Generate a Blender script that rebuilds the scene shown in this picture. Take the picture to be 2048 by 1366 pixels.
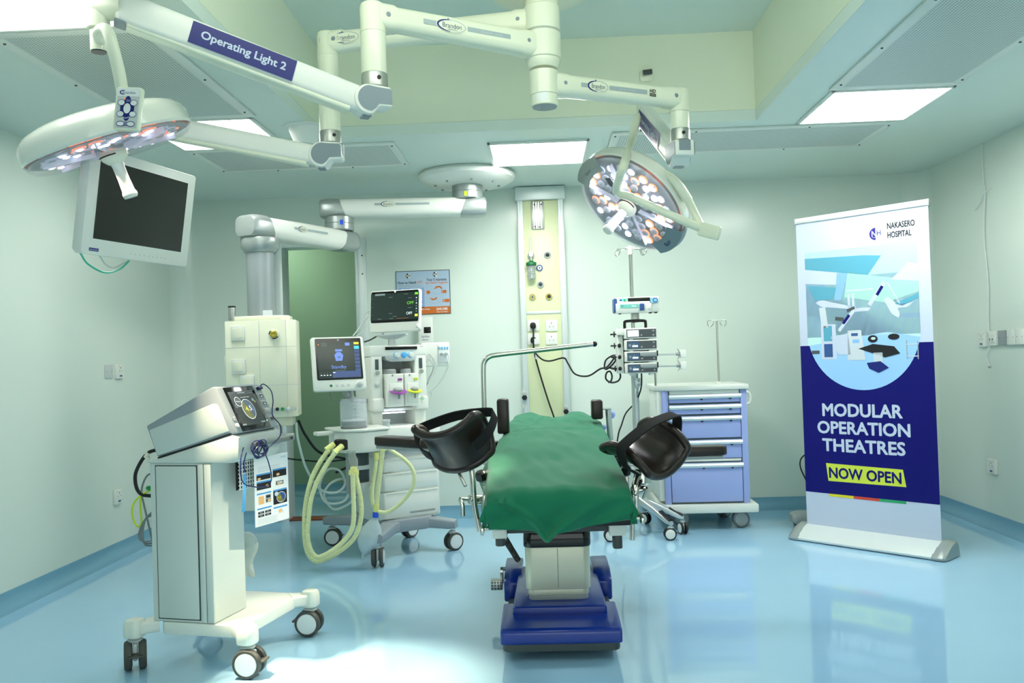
import bpy, bmesh, math, random
from mathutils import Vector, Matrix
random.seed(7)
sc = bpy.context.scene
COL = sc.collection
for o in list(bpy.data.objects):
    bpy.data.objects.remove(o)

# ---------------------------------------------------------------- camera
FPX = 1720.0
CAMZ, CEIL, BACK = 1.2, 2.465, 6.5
_roll = math.atan(0.0325)
_yd = Vector(((1082 - 1024) / FPX, (710 - 683) / FPX, 1)).normalized()
_xd = Vector((1, -math.tan(_roll), 0))
_xd = (_xd - _yd * _xd.dot(_yd)).normalized()
_zd = _xd.cross(_yd)
if _zd.y > 0:
    _zd = -_zd
RW = Matrix((_xd, _yd, _zd))            # camera (right, down, forward) -> world
cam_d = bpy.data.cameras.new('camera')
cam = bpy.data.objects.new('camera', cam_d)
COL.objects.link(cam)
r_, d_, f_ = RW.col[0], RW.col[1], RW.col[2]
cm = Matrix((r_, -d_, -f_)).transposed().to_4x4()
cm.translation = (0, 0, CAMZ)
cam.matrix_world = cm
cam_d.sensor_width = 36.0
cam_d.lens = FPX / 2048 * 36.0
cam_d.clip_start = 0.05
sc.camera = cam

# ---------------------------------------------------------------- world, exposure
wd = bpy.data.worlds.new('world'); sc.world = wd
wd.use_nodes = True
wd.node_tree.nodes['Background'].inputs[0].default_value = (0.75, 0.9, 0.85, 1)
wd.node_tree.nodes['Background'].inputs[1].default_value = 0.05
sc.view_settings.view_transform = 'Standard'
sc.view_settings.look = 'None'
sc.view_settings.exposure = 0.46
sc.view_settings.gamma = 1.0
sc.view_settings.use_curve_mapping = False
PANEL_E = 23        # emission of the ceiling LED panels
PANEL_C = (1.0, 0.985, 0.93)

# ---------------------------------------------------------------- pixel helpers (2048 x 1366 frame)
def ray(px, py):
    return RW @ Vector(((px - 1024) / FPX, (py - 683) / FPX, 1.0))
def P(px, py, y):                       # point seen at a pixel, at depth y
    r = ray(px, py); return r * (y / r.y) + Vector((0, 0, CAMZ))
def PZ(px, py, z):                      # ... at height z
    r = ray(px, py); return r * ((z - CAMZ) / r.z) + Vector((0, 0, CAMZ))
def PX(px, py, x):
    r = ray(px, py); return r * (x / r.x) + Vector((0, 0, CAMZ))
def PP(px, py, p0, n):                  # ... on a plane
    r = ray(px, py); c = Vector((0, 0, CAMZ)); p0 = Vector(p0); n = Vector(n)
    return c + r * ((p0 - c).dot(n) / r.dot(n))

# ---------------------------------------------------------------- materials
def lin(c):
    o = []
    for v in c:
        v = v / 255.0
        o.append(v / 12.92 if v <= 0.04045 else ((v + 0.055) / 1.055) ** 2.4)
    return (*o, 1.0)
MAT = {}
def mat(name, c, rough=0.5, metal=0.0, spec=0.5, em=0.0, emc=None, trans=0.0, alpha=1.0, coat=0.0, ior=1.45, bump=None, var=None, sheen=0.0):
    if name in MAT:
        return MAT[name]
    m = bpy.data.materials.new(name); m.use_nodes = True
    nt = m.node_tree; b = nt.nodes['Principled BSDF']
    b.inputs['Base Color'].default_value = lin(c)
    b.inputs['Roughness'].default_value = rough
    b.inputs['Metallic'].default_value = metal
    b.inputs['Specular IOR Level'].default_value = spec
    b.inputs['IOR'].default_value = ior
    b.inputs['Transmission Weight'].default_value = trans
    b.inputs['Alpha'].default_value = alpha
    b.inputs['Coat Weight'].default_value = coat
    b.inputs['Sheen Weight'].default_value = sheen
    if em:
        b.inputs['Emission Color'].default_value = lin(emc or c)
        b.inputs['Emission Strength'].default_value = em
    tc = None
    if bump or var:
        tc = nt.nodes.new('ShaderNodeTexCoord')
        nz = nt.nodes.new('ShaderNodeTexNoise')
        nt.links.new(tc.outputs['Object'], nz.inputs['Vector'])
        nz.inputs['Scale'].default_value = (bump or var)[0]
        nz.inputs['Detail'].default_value = 4
        if bump:
            bp = nt.nodes.new('ShaderNodeBump'); bp.inputs['Strength'].default_value = bump[1]
            bp.inputs['Distance'].default_value = bump[2] if len(bump) > 2 else 0.002
            nt.links.new(nz.outputs['Fac'], bp.inputs['Height'])
            nt.links.new(bp.outputs['Normal'], b.inputs['Normal'])
        if var:
            nz2 = nz
            if bump:
                nz2 = nt.nodes.new('ShaderNodeTexNoise'); nz2.inputs['Scale'].default_value = var[0]
                nt.links.new(tc.outputs['Object'], nz2.inputs['Vector'])
            mx = nt.nodes.new('ShaderNodeMix'); mx.data_type = 'RGBA'
            mx.inputs[6].default_value = lin(c); mx.inputs[7].default_value = lin(var[1])
            nt.links.new(nz2.outputs['Fac'], mx.inputs[0])
            nt.links.new(mx.outputs[2], b.inputs['Base Color'])
    MAT[name] = m
    return m
def emat(name, c, s):
    return mat(name, c, rough=0.4, em=s)

mat('wall_paint', (216, 229, 219), 0.2, spec=0.5, bump=(3.0, 0.14, 0.01), var=(1.2, (210, 224, 214)))
mat('ceiling_paint', (214, 228, 219), 0.32, bump=(4, 0.05, 0.004), var=(1.0, (209, 225, 216)))
mat('recess_paint', (222, 232, 208), 0.5, var=(1.0, (226, 233, 210)))
mat('blue_vinyl', (116, 166, 190), 0.28, bump=(8, 0.04))
mat('corridor_wall', (150, 176, 150), 0.5)
mat('brown_sill', (120, 62, 38), 0.4, var=(6, (96, 46, 28)))
mat('white', (222, 228, 220), 0.35)
mat('white_gloss', (224, 230, 219), 0.16, coat=0.4)
mat('white_bright', (226, 231, 223), 0.3)
mat('cream', (232, 234, 212), 0.3, coat=0.2)
mat('pendant_white', (224, 230, 208), 0.28, coat=0.2)
mat('cart_white', (198, 209, 204), 0.55)
mat('pale_green_panel', (216, 224, 180), 0.35)
mat('grey_plastic', (128, 143, 150), 0.4)
mat('mid_grey', (150, 158, 158), 0.4)
mat('light_grey', (196, 204, 204), 0.4)
mat('cart_grey', (146, 157, 164), 0.58)
mat('dark_grey', (62, 68, 68), 0.45)
mat('caster_grey', (72, 74, 70), 0.5)
mat('tire_grey', (104, 112, 116), 0.5)
mat('black', (16, 17, 18), 0.4)
mat('black_gloss', (10, 11, 12), 0.12)
mat('black_fabric', (14, 15, 17), 0.85, bump=(300, 0.3))
mat('leather', (30, 24, 21), 0.3, spec=0.5, bump=(260, 0.12, 0.0008), var=(7, (44, 32, 27)))
mat('steel', (200, 200, 192), 0.22, metal=1.0)
mat('brushed', (178, 182, 178), 0.38, metal=0.9, bump=(60, 0.04))
mat('alu', (196, 204, 202), 0.35, metal=0.75)
mat('alu_pale', (214, 224, 222), 0.4, metal=0.35)
mat('silver_paint', (160, 170, 168), 0.3, metal=0.5)
mat('column_grey', (150, 160, 162), 0.35, metal=0.3)
mat('satin_case', (206, 208, 188), 0.3, metal=0.2)
mat('navy', (24, 34, 112), 0.35)
mat('base_blue', (4, 46, 142), 0.28, coat=0.25)
mat('skirt_grey', (70, 80, 80), 0.5)
mat('lavender', (156, 172, 226), 0.35)
mat('green_cloth', (2, 118, 84), 0.85, bump=(420, 0.25, 0.0006), sheen=0.15, var=(3, (1, 108, 76)))
mat('hose_yellow', (226, 232, 178), 0.45)
mat('hose_cap', (232, 234, 150), 0.4)
mat('hose_grey', (188, 206, 200), 0.4)
mat('cable_black', (12, 13, 13), 0.4)
mat('cable_grey', (120, 130, 132), 0.45)
mat('cable_white', (214, 222, 218), 0.4)
mat('cable_navy', (22, 34, 92), 0.4)
mat('cable_lime', (190, 220, 40), 0.4)
mat('cable_teal', (80, 200, 172), 0.4)
mat('plug_green', (20, 150, 70), 0.4)
mat('blue_clip', (44, 90, 224), 0.35)
mat('bag', (196, 214, 218), 0.35, trans=0.0, alpha=0.92)
mat('clear_plastic', (222, 232, 238), 0.06, alpha=0.26, spec=0.7)
mat('lens_cover', (225, 226, 240), 0.06, trans=0.95, ior=1.15)
mat('cover_film', (235, 238, 246), 0.08, alpha=0.14)
mat('led_clear', (206, 210, 226), 0.12, em=0.12, emc=(220, 222, 245), coat=0.5)
mat('smoke_plastic', (96, 108, 112), 0.15, trans=0.55, ior=1.25)
mat('film', (214, 222, 214), 0.2, trans=0.55, alpha=0.75, ior=1.2, bump=(40, 0.8, 0.01))
mat('screen_dark', (40, 52, 50), 0.16, em=0.035, emc=(70, 96, 90))
mat('screen_blank', (24, 28, 26), 0.14, spec=0.5)
mat('screen_grey', (60, 66, 68), 0.2, em=0.04, emc=(90, 100, 100))
emat('ui_white', (225, 235, 235), 0.55)
emat('ui_grey', (120, 140, 140), 0.25)
emat('ui_blue', (110, 135, 215), 0.45)
emat('ui_blue_dark', (70, 86, 130), 0.3)
emat('ui_cyan', (80, 190, 230), 0.5)
emat('ui_green', (110, 200, 50), 0.5)
emat('ui_yellow', (220, 210, 70), 0.5)
emat('ui_orange', (230, 120, 60), 0.5)
emat('ui_dark_yellow', (110, 110, 50), 0.2)
emat('ui_slate', (58, 84, 110), 0.2)
emat('led_white', (244, 244, 255), 45.0)
emat('led_amber', (255, 110, 50), 2.6)
emat('led_soft', (240, 240, 255), 2.2)
emat('led_amber_soft', (255, 120, 70), 1.0)
emat('work_light', (232, 236, 255), 3.0)
emat('panel_light', (255, 255, 255), 1.0)
b_ = MAT['panel_light'].node_tree.nodes['Principled BSDF']
b_.inputs['Emission Color'].default_value = (*PANEL_C, 1); b_.inputs['Emission Strength'].default_value = PANEL_E
pd_ = MAT['panel_light'].copy(); pd_.name = 'panel_light_dim'; MAT['panel_light_dim'] = pd_
pd_.node_tree.nodes['Principled BSDF'].inputs['Emission Strength'].default_value = PANEL_E * .13
ph_ = MAT['panel_light'].copy(); ph_.name = 'panel_light_half'; MAT['panel_light_half'] = ph_
ph_.node_tree.nodes['Principled BSDF'].inputs['Emission Strength'].default_value = PANEL_E * .5
mat('fill_panel_glow', (255, 255, 255), 0.4, em=1.26, emc=(251, 255, 247))
mat('recess_fill_glow', (255, 255, 255), 0.4, em=3.9, emc=(254, 255, 242))
mat('corridor_fill', (255, 255, 255), 0.4, em=14, emc=(236, 255, 233))
mat('print_navy', (12, 12, 104), 0.5, spec=0.25)
mat('print_indigo', (44, 34, 128), 0.45)
mat('print_white', (190, 203, 222), 0.5)
mat('print_lime', (205, 220, 70), 0.45)
mat('print_yellow', (224, 214, 40), 0.45)
mat('print_red', (206, 70, 50), 0.45)
mat('print_green', (40, 160, 100), 0.45)
mat('print_black', (20, 22, 28), 0.5)
mat('print_orange', (196, 104, 26), 0.45)
mat('print_text_orange', (214, 120, 70), 0.45)
mat('print_sky', (168, 206, 238), 0.45)
mat('print_sky2', (130, 180, 224), 0.45)
mat('print_mint', (186, 226, 222), 0.45)
mat('print_mint2', (156, 214, 196), 0.45)
mat('print_teal', (84, 160, 184), 0.45)
mat('print_floor', (150, 198, 240), 0.45)
mat('print_grey', (150, 164, 172), 0.45)
mat('print_palegrey', (196, 208, 216), 0.45)
mat('print_poster', (168, 192, 214), 0.4)
mat('print_posterblue', (136, 168, 216), 0.4)
mat('print_skin', (222, 178, 120), 0.45)
mat('print_cyan', (70, 150, 214), 0.45)
mat('print_paper', (226, 234, 238), 0.35)
mat('print_slate', (74, 80, 84), 0.4)
mat('aqua', (120, 210, 196), 0.35)
mat('sky_label', (120, 190, 230), 0.35)
mat('label_white', (226, 232, 232), 0.4)
mat('purple', (140, 60, 150), 0.35)
mat('yellow_green', (206, 224, 40), 0.35)
mat('brass', (190, 170, 70), 0.3, metal=0.6)
mat('ring_blue', (50, 84, 140), 0.35)
mat('cap_green', (14, 110, 62), 0.4)
mat('red_brown', (120, 52, 40), 0.4)
mat('strip_blue', (90, 180, 240), 0.4)
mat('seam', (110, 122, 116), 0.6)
mat('logo_blue', (26, 40, 110), 0.4)
mat('logo_text', (66, 80, 110), 0.4)
mat('logo_band', (160, 176, 178), 0.4)

def perforated():
    m = bpy.data.materials.new('perforated_metal'); m.use_nodes = True; MAT['perforated'] = m
    nt = m.node_tree; b = nt.nodes['Principled BSDF']; N = nt.nodes.new; L = nt.links.new
    tc = N('ShaderNodeTexCoord'); sp = N('ShaderNodeSeparateXYZ'); L(tc.outputs['Object'], sp.inputs[0])
    ds = []
    for ax in ('X', 'Y'):
        mu = N('ShaderNodeMath'); mu.operation = 'MULTIPLY'; mu.inputs[1].default_value = 1 / 0.0135; L(sp.outputs[ax], mu.inputs[0])
        fr = N('ShaderNodeMath'); fr.operation = 'FRACT'; L(mu.outputs[0], fr.inputs[0])
        su = N('ShaderNodeMath'); su.operation = 'SUBTRACT'; su.inputs[1].default_value = 0.5; L(fr.outputs[0], su.inputs[0])
        pw = N('ShaderNodeMath'); pw.operation = 'POWER'; pw.inputs[1].default_value = 2; L(su.outputs[0], pw.inputs[0])
        ds.append(pw)
    ad = N('ShaderNodeMath'); ad.operation = 'ADD'; L(ds[0].outputs[0], ad.inputs[0]); L(ds[1].outputs[0], ad.inputs[1])
    lt = N('ShaderNodeMath'); lt.operation = 'LESS_THAN'; lt.inputs[1].default_value = 0.1; L(ad.outputs[0], lt.inputs[0])
    mx = N('ShaderNodeMix'); mx.data_type = 'RGBA'; L(lt.outputs[0], mx.inputs[0])
    mx.inputs[6].default_value = lin((208, 217, 211)); mx.inputs[7].default_value = lin((132, 148, 142))
    L(mx.outputs[2], b.inputs['Base Color']); b.inputs['Roughness'].default_value = 0.45
perforated()

def floor_mat():
    m = bpy.data.materials.new('floor_vinyl'); m.use_nodes = True; MAT['floor'] = m
    nt = m.node_tree; b = nt.nodes['Principled BSDF']; N = nt.nodes.new; L = nt.links.new
    tc = N('ShaderNodeTexCoord')
    n1 = N('ShaderNodeTexNoise'); n1.inputs['Scale'].default_value = 0.9; n1.inputs['Detail'].default_value = 5
    L(tc.outputs['Object'], n1.inputs['Vector'])
    mx = N('ShaderNodeMix'); mx.data_type = 'RGBA'; L(n1.outputs['Fac'], mx.inputs[0])
    mx.inputs[6].default_value = lin((152, 198, 228)); mx.inputs[7].default_value = lin((162, 206, 232))
    L(mx.outputs[2], b.inputs['Base Color'])
    n2 = N('ShaderNodeTexNoise'); n2.inputs['Scale'].default_value = 2.2; n2.inputs['Detail'].default_value = 3
    L(tc.outputs['Object'], n2.inputs['Vector'])
    mr = N('ShaderNodeMapRange'); L(n2.outputs['Fac'], mr.inputs[0]); mr.inputs[3].default_value = 0.04; mr.inputs[4].default_value = 0.12
    L(mr.outputs[0], b.inputs['Roughness'])
    bp = N('ShaderNodeBump'); bp.inputs['Strength'].default_value = 0.05; bp.inputs['Distance'].default_value = 0.01
    n3 = N('ShaderNodeTexNoise'); n3.inputs['Scale'].default_value = 5.0; L(tc.outputs['Object'], n3.inputs['Vector'])
    L(n3.outputs['Fac'], bp.inputs['Height']); L(bp.outputs['Normal'], b.inputs['Normal'])
    b.inputs['Specular IOR Level'].default_value = 0.7
    b.inputs['Coat Weight'].default_value = 0.35; b.inputs['Coat Roughness'].default_value = 0.03
floor_mat()

# ---------------------------------------------------------------- mesh helpers
def I4():
    return Matrix.Identity(4)
def frame(o, z, x=None):                # matrix whose z axis is z; x is a hint
    z = Vector(z).normalized()
    h = Vector(x) if x is not None else (Vector((1, 0, 0)) if abs(z.x) < 0.9 else Vector((0, 1, 0)))
    xx = (h - z * h.dot(z)).normalized(); yy = z.cross(xx)
    m = Matrix((xx, yy, z)).transposed().to_4x4(); m.translation = Vector(o); return m
def axes(o, x, y):                      # x right, y (orthogonalised), z out
    x = Vector(x).normalized(); y = Vector(y); y = (y - x * y.dot(x)).normalized(); z = x.cross(y)
    m = Matrix((x, y, z)).transposed().to_4x4(); m.translation = Vector(o); return m
def smooth_path(pts, k=8, closed=False):
    pts = [Vector(p) for p in pts]
    if len(pts) < 3 and not closed:
        return pts
    out = []; n = len(pts); rng = n if closed else n - 1
    for i in range(rng):
        p1, p2 = pts[i], pts[(i + 1) % n]
        p0 = pts[(i - 1) % n] if (closed or i > 0) else p1 * 2 - p2
        p3 = pts[(i + 2) % n] if (closed or i + 2 < n) else p2 * 2 - p1
        for j in range(k):
            t = j / k
            out.append(0.5 * ((2 * p1) + (p2 - p0) * t + (2 * p0 - 5 * p1 + 4 * p2 - p3) * t * t + (3 * p1 - p0 - 3 * p2 + p3) * t ** 3))
    if not closed:
        out.append(pts[-1])
    return out
def resample(pts, d):
    out = [pts[0].copy()]; acc = 0.0
    for a, b in zip(pts, pts[1:]):
        L = (b - a).length; pos = 0.0
        while acc + (L - pos) >= d:
            pos += d - acc; acc = 0.0
            out.append(a.lerp(b, pos / L))
        acc += L - pos
    return out
def rrect(w, h, r, n=5):
    out = []
    for cx, cy, a0 in ((w / 2 - r, h / 2 - r, 0), (-w / 2 + r, h / 2 - r, 90), (-w / 2 + r, -h / 2 + r, 180), (w / 2 - r, -h / 2 + r, 270)):
        for i in range(n + 1):
            a = math.radians(a0 + 90 * i / n); out.append((cx + r * math.cos(a), cy + r * math.sin(a)))
    return out

class MB:
    def __init__(s, M=None):
        s.v, s.f, s.fm, s.mats = [], [], [], []; s.M = M; s.cur = 0
    def mat(s, name):
        if name not in s.mats: s.mats.append(name)
        s.cur = s.mats.index(name); return s
    def add(s, vs, fs, M=None):
        k = len(s.v)
        for v in vs:
            v = Vector(v)
            if M is not None: v = M @ v
            if s.M is not None: v = s.M @ v
            s.v.append(v)
        for f in fs:
            s.f.append(tuple(k + i for i in f)); s.fm.append(s.cur)
        return s
    def box(s, c, d, bev=0.0, seg=2, M=None):
        bm = bmesh.new(); bmesh.ops.create_cube(bm, size=1.0)
        for v in bm.verts: v.co = Vector((v.co.x * d[0] + c[0], v.co.y * d[1] + c[1], v.co.z * d[2] + c[2]))
        if bev > 0:
            bmesh.ops.bevel(bm, geom=bm.edges[:], offset=min(bev, min(d) * 0.49), segments=seg, affect='EDGES', profile=0.5)
        bm.verts.index_update()
        s.add([v.co.copy() for v in bm.verts], [[v.index for v in f.verts] for f in bm.faces], M); bm.free(); return s
    def bb(s, a, b, bev=0.0, seg=2, M=None):
        return s.box([(p + q) / 2 for p, q in zip(a, b)], [abs(q - p) for p, q in zip(a, b)], bev, seg, M)
    def lathe(s, prof, M=None, n=28, a0=0.0, a1=360.0):
        full = abs(a1 - a0) >= 359.9; m = n if full else n + 1
        vs, fs = [], []
        for r, z in prof:
            for i in range(m):
                a = math.radians(a0 + (a1 - a0) * i / n); vs.append((max(r, 1e-5) * math.cos(a), max(r, 1e-5) * math.sin(a), z))
        for j in range(len(prof) - 1):
            for i in range(n):
                i2 = (i + 1) % m
                fs.append((j * m + i, j * m + i2, (j + 1) * m + i2, (j + 1) * m + i))
        if full:
            if prof[0][0] > 1e-4: fs.append(tuple(reversed(range(m))))
            if prof[-1][0] > 1e-4: fs.append(tuple((len(prof) - 1) * m + i for i in range(m)))
        return s.add(vs, fs, M)
    def cyl(s, p0, p1, r, r1=None, n=24, bev=0.0):
        p0, p1 = Vector(p0), Vector(p1); L = (p1 - p0).length; r1 = r if r1 is None else r1
        pr = [(r, 0), (r1, L)]
        if bev: pr = [(r - bev, 0), (r - bev * .3, bev * .3), (r, bev), (r1, L - bev), (r1 - bev * .3, L - bev * .3), (r1 - bev, L)]
        return s.lathe(pr, frame(p0, p1 - p0), n)
    def loft(s, rings, cap=True, close=False):
        n = len(rings[0]); vs = [p for r in rings for p in r]; fs = []; R = len(rings)
        for j in range(R if close else R - 1):
            j2 = (j + 1) % R
            for i in range(n):
                i2 = (i + 1) % n
                fs.append((j * n + i, j * n + i2, j2 * n + i2, j2 * n + i))
        if cap and not close:
            fs.append(tuple(reversed(range(n)))); fs.append(tuple((R - 1) * n + i for i in range(n)))
        return s.add(vs, fs)
    def tube(s, pts, r, n=10, k=8, smooth=True, closed=False, corr=None, flat=None):
        pts = smooth_path(pts, k, closed) if smooth else [Vector(p) for p in pts]
        rad = (lambda i, m: r) if not callable(r) else r
        if corr:
            pts = resample(pts, corr[0] / 2)
            rad = lambda i, m: r + (corr[1] if i % 2 else 0)
        m = len(pts); rings = []; up = None
        for i, p in enumerate(pts):
            a = pts[(i - 1) % m] if (closed or i > 0) else pts[i]
            b = pts[(i + 1) % m] if (closed or i < m - 1) else pts[i]
            t = (b - a)
            t = t.normalized() if t.length > 1e-9 else Vector((0, 0, 1))
            if up is None:
                up = Vector((0, 0, 1)) if abs(t.z) < 0.9 else Vector((0, 1, 0))
            up = (up - t * up.dot(t)).normalized(); sd = t.cross(up); q = rad(i, m)
            if flat: rings.append([p + up * (math.cos(2 * math.pi * j / n) * flat[0]) + sd * (math.sin(2 * math.pi * j / n) * flat[1]) for j in range(n)])
            else: rings.append([p + up * (math.cos(2 * math.pi * j / n) * q) + sd * (math.sin(2 * math.pi * j / n) * q) for j in range(n)])
        return s.loft(rings, close=closed)
    def prism(s, poly, z0, z1, M=None, bev=0.0, seg=2):
        bm = bmesh.new(); vs = [bm.verts.new((x, y, z0)) for x, y in poly]
        f = bm.faces.new(vs); g = bmesh.ops.extrude_face_region(bm, geom=[f])
        for e in g['geom']:
            if isinstance(e, bmesh.types.BMVert): e.co.z = z1
        bmesh.ops.recalc_face_normals(bm, faces=bm.faces[:])
        if bev:
            ed = [e for e in bm.edges if len(e.link_faces) == 2 and e.calc_face_angle() > 0.6]
            bmesh.ops.bevel(bm, geom=ed, offset=bev, segments=seg, affect='EDGES', profile=0.5)
        bm.verts.index_update()
        s.add([v.co.copy() for v in bm.verts], [[v.index for v in f.verts] for f in bm.faces], M); bm.free(); return s
    def ell(s, c, r, M=None, n=20, m=12):
        prof = [(math.sin(math.pi * i / m), -math.cos(math.pi * i / m)) for i in range(m + 1)]
        S = Matrix.Diagonal((r[0], r[1], r[2], 1)); S.translation = Vector(c)
        return s.lathe(prof, (M @ S) if M is not None else S, n)
    # flat print primitives, in a frame M: x right, y up, z out; lay = stacking order
    def rect(s, m, x0, y0, x1, y1, lay=1, M=None):
        s.mat(m); z = lay * .0003; return s.add([(x0, y0, z), (x1, y0, z), (x1, y1, z), (x0, y1, z)], [(0, 1, 2, 3)], M)
    def poly(s, m, pts, lay=1, M=None):
        s.mat(m); z = lay * .0003; return s.add([(x, y, z) for x, y in pts], [tuple(range(len(pts)))], M)
    def disc(s, m, cx, cy, rx, ry=None, lay=1, a0=0, a1=360, n=28, M=None):
        ry = rx if ry is None else ry
        pts = [(cx + rx * math.cos(math.radians(a0 + (a1 - a0) * i / n)), cy + ry * math.sin(math.radians(a0 + (a1 - a0) * i / n))) for i in range(n + (0 if abs(a1 - a0) > 359 else 1))]
        return s.poly(m, pts, lay, M)
    def ring(s, m, cx, cy, rx, ry, w0, w1=None, lay=1, a0=0, a1=360, n=36, M=None):
        s.mat(m); z = lay * .0003; vs, fs = [], []; w1 = w0 if w1 is None else w1
        for i in range(n + 1):
            t = i / n; a = math.radians(a0 + (a1 - a0) * t); w = (w0 + (w1 - w0) * math.sin(math.pi * t)) / 2
            vs += [(cx + (rx - w) * math.cos(a), cy + (ry - w) * math.sin(a), z), (cx + (rx + w) * math.cos(a), cy + (ry + w) * math.sin(a), z)]
        for i in range(n): fs.append((2 * i, 2 * i + 1, 2 * i + 3, 2 * i + 2))
        return s.add(vs, fs, M)
    def line(s, m, pts, w, lay=1, M=None):
        for (xa, ya), (xb, yb) in zip(pts, pts[1:]):
            d = Vector((xb - xa, yb - ya)); L = d.length or 1e-6; nx, ny = -d.y / L * w / 2, d.x / L * w / 2
            s.poly(m, [(xa + nx, ya + ny), (xa - nx, ya - ny), (xb - nx, yb - ny), (xb + nx, yb + ny)], lay, M)
        return s
    def text(s, m, t, x0, y0, x1, y1, lay=1, bold=0.0, M=None, shear=0.0, keep=False):   # fitted into a rectangle
        cu = bpy.data.curves.new('t', 'FONT'); cu.body = t; cu.resolution_u = 3; cu.shear = shear
        ob = bpy.data.objects.new('t', cu); me = bpy.data.meshes.new_from_object(ob)
        vs = [v.co.copy() for v in me.vertices]; fs = [tuple(p.vertices) for p in me.polygons]
        bpy.data.objects.remove(ob); bpy.data.curves.remove(cu); bpy.data.meshes.remove(me)
        if not vs: return s
        ax, bx = min(v.x for v in vs), max(v.x for v in vs); ay, by = min(v.y for v in vs), max(v.y for v in vs)
        sx, sy = (x1 - x0) / max(bx - ax, 1e-6), (y1 - y0) / max(by - ay, 1e-6); z = lay * .0003
        if keep: sx = min(sx, sy); sy = sx
        s.mat(m); e = bold * abs(y1 - y0) * 1.3; e0 = e
        strikes = [(0, 0)] if bold < .008 else [(-e, 0), (e, 0), (0, -e), (0, e), (-e * .7, e * .7), (e * .7, -e * .7), (e * .7, e * .7), (-e * .7, -e * .7)]
        for i, (dx, dy) in enumerate(strikes): s.add([(x0 + (v.x - ax) * sx + dx, y0 + (v.y - ay) * sy + dy, z + i * 1e-5) for v in vs], fs, M)
        return s
    def build(s, name, m=None, parent=None, world=False, ang=35, recalc=True, sub=0):
        me = bpy.data.meshes.new(name)
        vs = s.v
        if world and parent is not None:
            inv = wmat(parent).inverted(); vs = [inv @ v for v in vs]
        me.from_pydata([tuple(v) for v in vs], [], s.f)
        if s.mats:
            for q in s.mats: me.materials.append(MAT[q])
            me.polygons.foreach_set('material_index', s.fm)
        else:
            me.materials.append(MAT[m])
        if recalc:
            bm = bmesh.new(); bm.from_mesh(me); bmesh.ops.recalc_face_normals(bm, faces=bm.faces[:]); bm.to_mesh(me); bm.free()
        me.polygons.foreach_set('use_smooth', [True] * len(me.polygons))
        me.set_sharp_from_angle(angle=math.radians(ang))
        me.update()
        o = bpy.data.objects.new(name, me); COL.objects.link(o)
        if parent is not None: o.parent = parent
        if sub:
            md = o.modifiers.new('sub', 'SUBSURF'); md.levels = sub; md.render_levels = sub
        return o
def flat(name, parent, M, fn, world=True):
    mb = MB(M); fn(mb); return mb.build(name, None, parent, world=world, recalc=False)
def wmat(o):
    m = o.matrix_basis.copy()
    while o.parent is not None:
        o = o.parent; m = o.matrix_basis @ m
    return m
def tag(o, label, cat, group=None):
    o['label'] = label; o['category'] = cat
    if group: o['group'] = group
    return o
def thing(name, label, cat, loc=(0, 0, 0), rz=0.0, group=None, M=None):
    o = bpy.data.objects.new(name, None); o.empty_display_size = 0.1; COL.objects.link(o)
    o.matrix_basis = M if M is not None else (Matrix.Translation(Vector(loc)) @ Matrix.Rotation(rz, 4, 'Z'))
    return tag(o, label, cat, group)
def struct(o):
    o['kind'] = 'structure'; return o
def dup(root, M, label=None, group=None):
    def cp(o, p):
        c = o.copy(); COL.objects.link(c); c.parent = p
        for ch in list(o.children): cp(ch, c)
        return c
    r = cp(root, None); r.matrix_basis = M
    if label: r['label'] = label
    if group: r['group'] = group
    return r
def share(o, parent, M):                # copy of a part with the same mesh
    c = o.copy(); COL.objects.link(c); c.parent = parent; c.matrix_basis = M; return c
R = math.radians
def rz(a): return Matrix.Rotation(a, 4, 'Z')
def T(x, y, z): return Matrix.Translation((x, y, z))

def caster(parent, loc, yaw, r=0.05, w=0.022, gap=0.022, stem=0.03, tire='caster_grey', hub='light_grey', fork='light_grey', brake=True, local=True, top=None):
    """twin wheel swivel caster standing on the floor; loc = floor point under the wheel"""
    M = T(*loc) @ rz(yaw)
    fk = MB(M); z = r
    fk.cyl((0, 0, 2 * r * .92), (0, 0, 2 * r + stem), r * .32, n=16)
    fk.lathe([(r * .5, 0), (r * .52, r * .1), (r * .3, r * .25)], T(0, 0, 2 * r * .97), 16)
    fk.box((-.15 * r, 0, r * 1.25), (r * .9, gap * .8, r * 1.2), bev=r * .12)
    f = fk.build('caster', fork, parent)
    if brake:
        b = MB(M); b.box((-r * 1.1, 0, r * 1.15), (r * .5, gap * 1.3 + w, r * .14), bev=r * .06); b.box((-r * .75, 0, r * 1.1), (r * .5, gap, r * .3), bev=r * .08)
        b.build('brake_lever', tire, f)
    for s in (-1, 1):
        y = s * (gap / 2 + w / 2); h = w / 2
        W = M @ T(-.12 * r, y, r) @ Matrix.Rotation(math.pi / 2 * (-s), 4, 'X')
        mb = MB(W); mb.lathe([(r * .70, -h), (r * .95, -h * .8), (r, -h * .3), (r, h * .4), (r * .92, h), (r * .80, h * 1.05), (r * .78, h * .9)], None, 28)
        wl = mb.build('wheel', tire, f)
        hb = MB(W); hb.lathe([(r * .78, h * .88), (r * .72, h * 1.1), (r * .3, h * 1.15), (0, h * 1.16)], None, 28)
        hb.build('hub_cap', hub, f)
    return f
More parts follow.
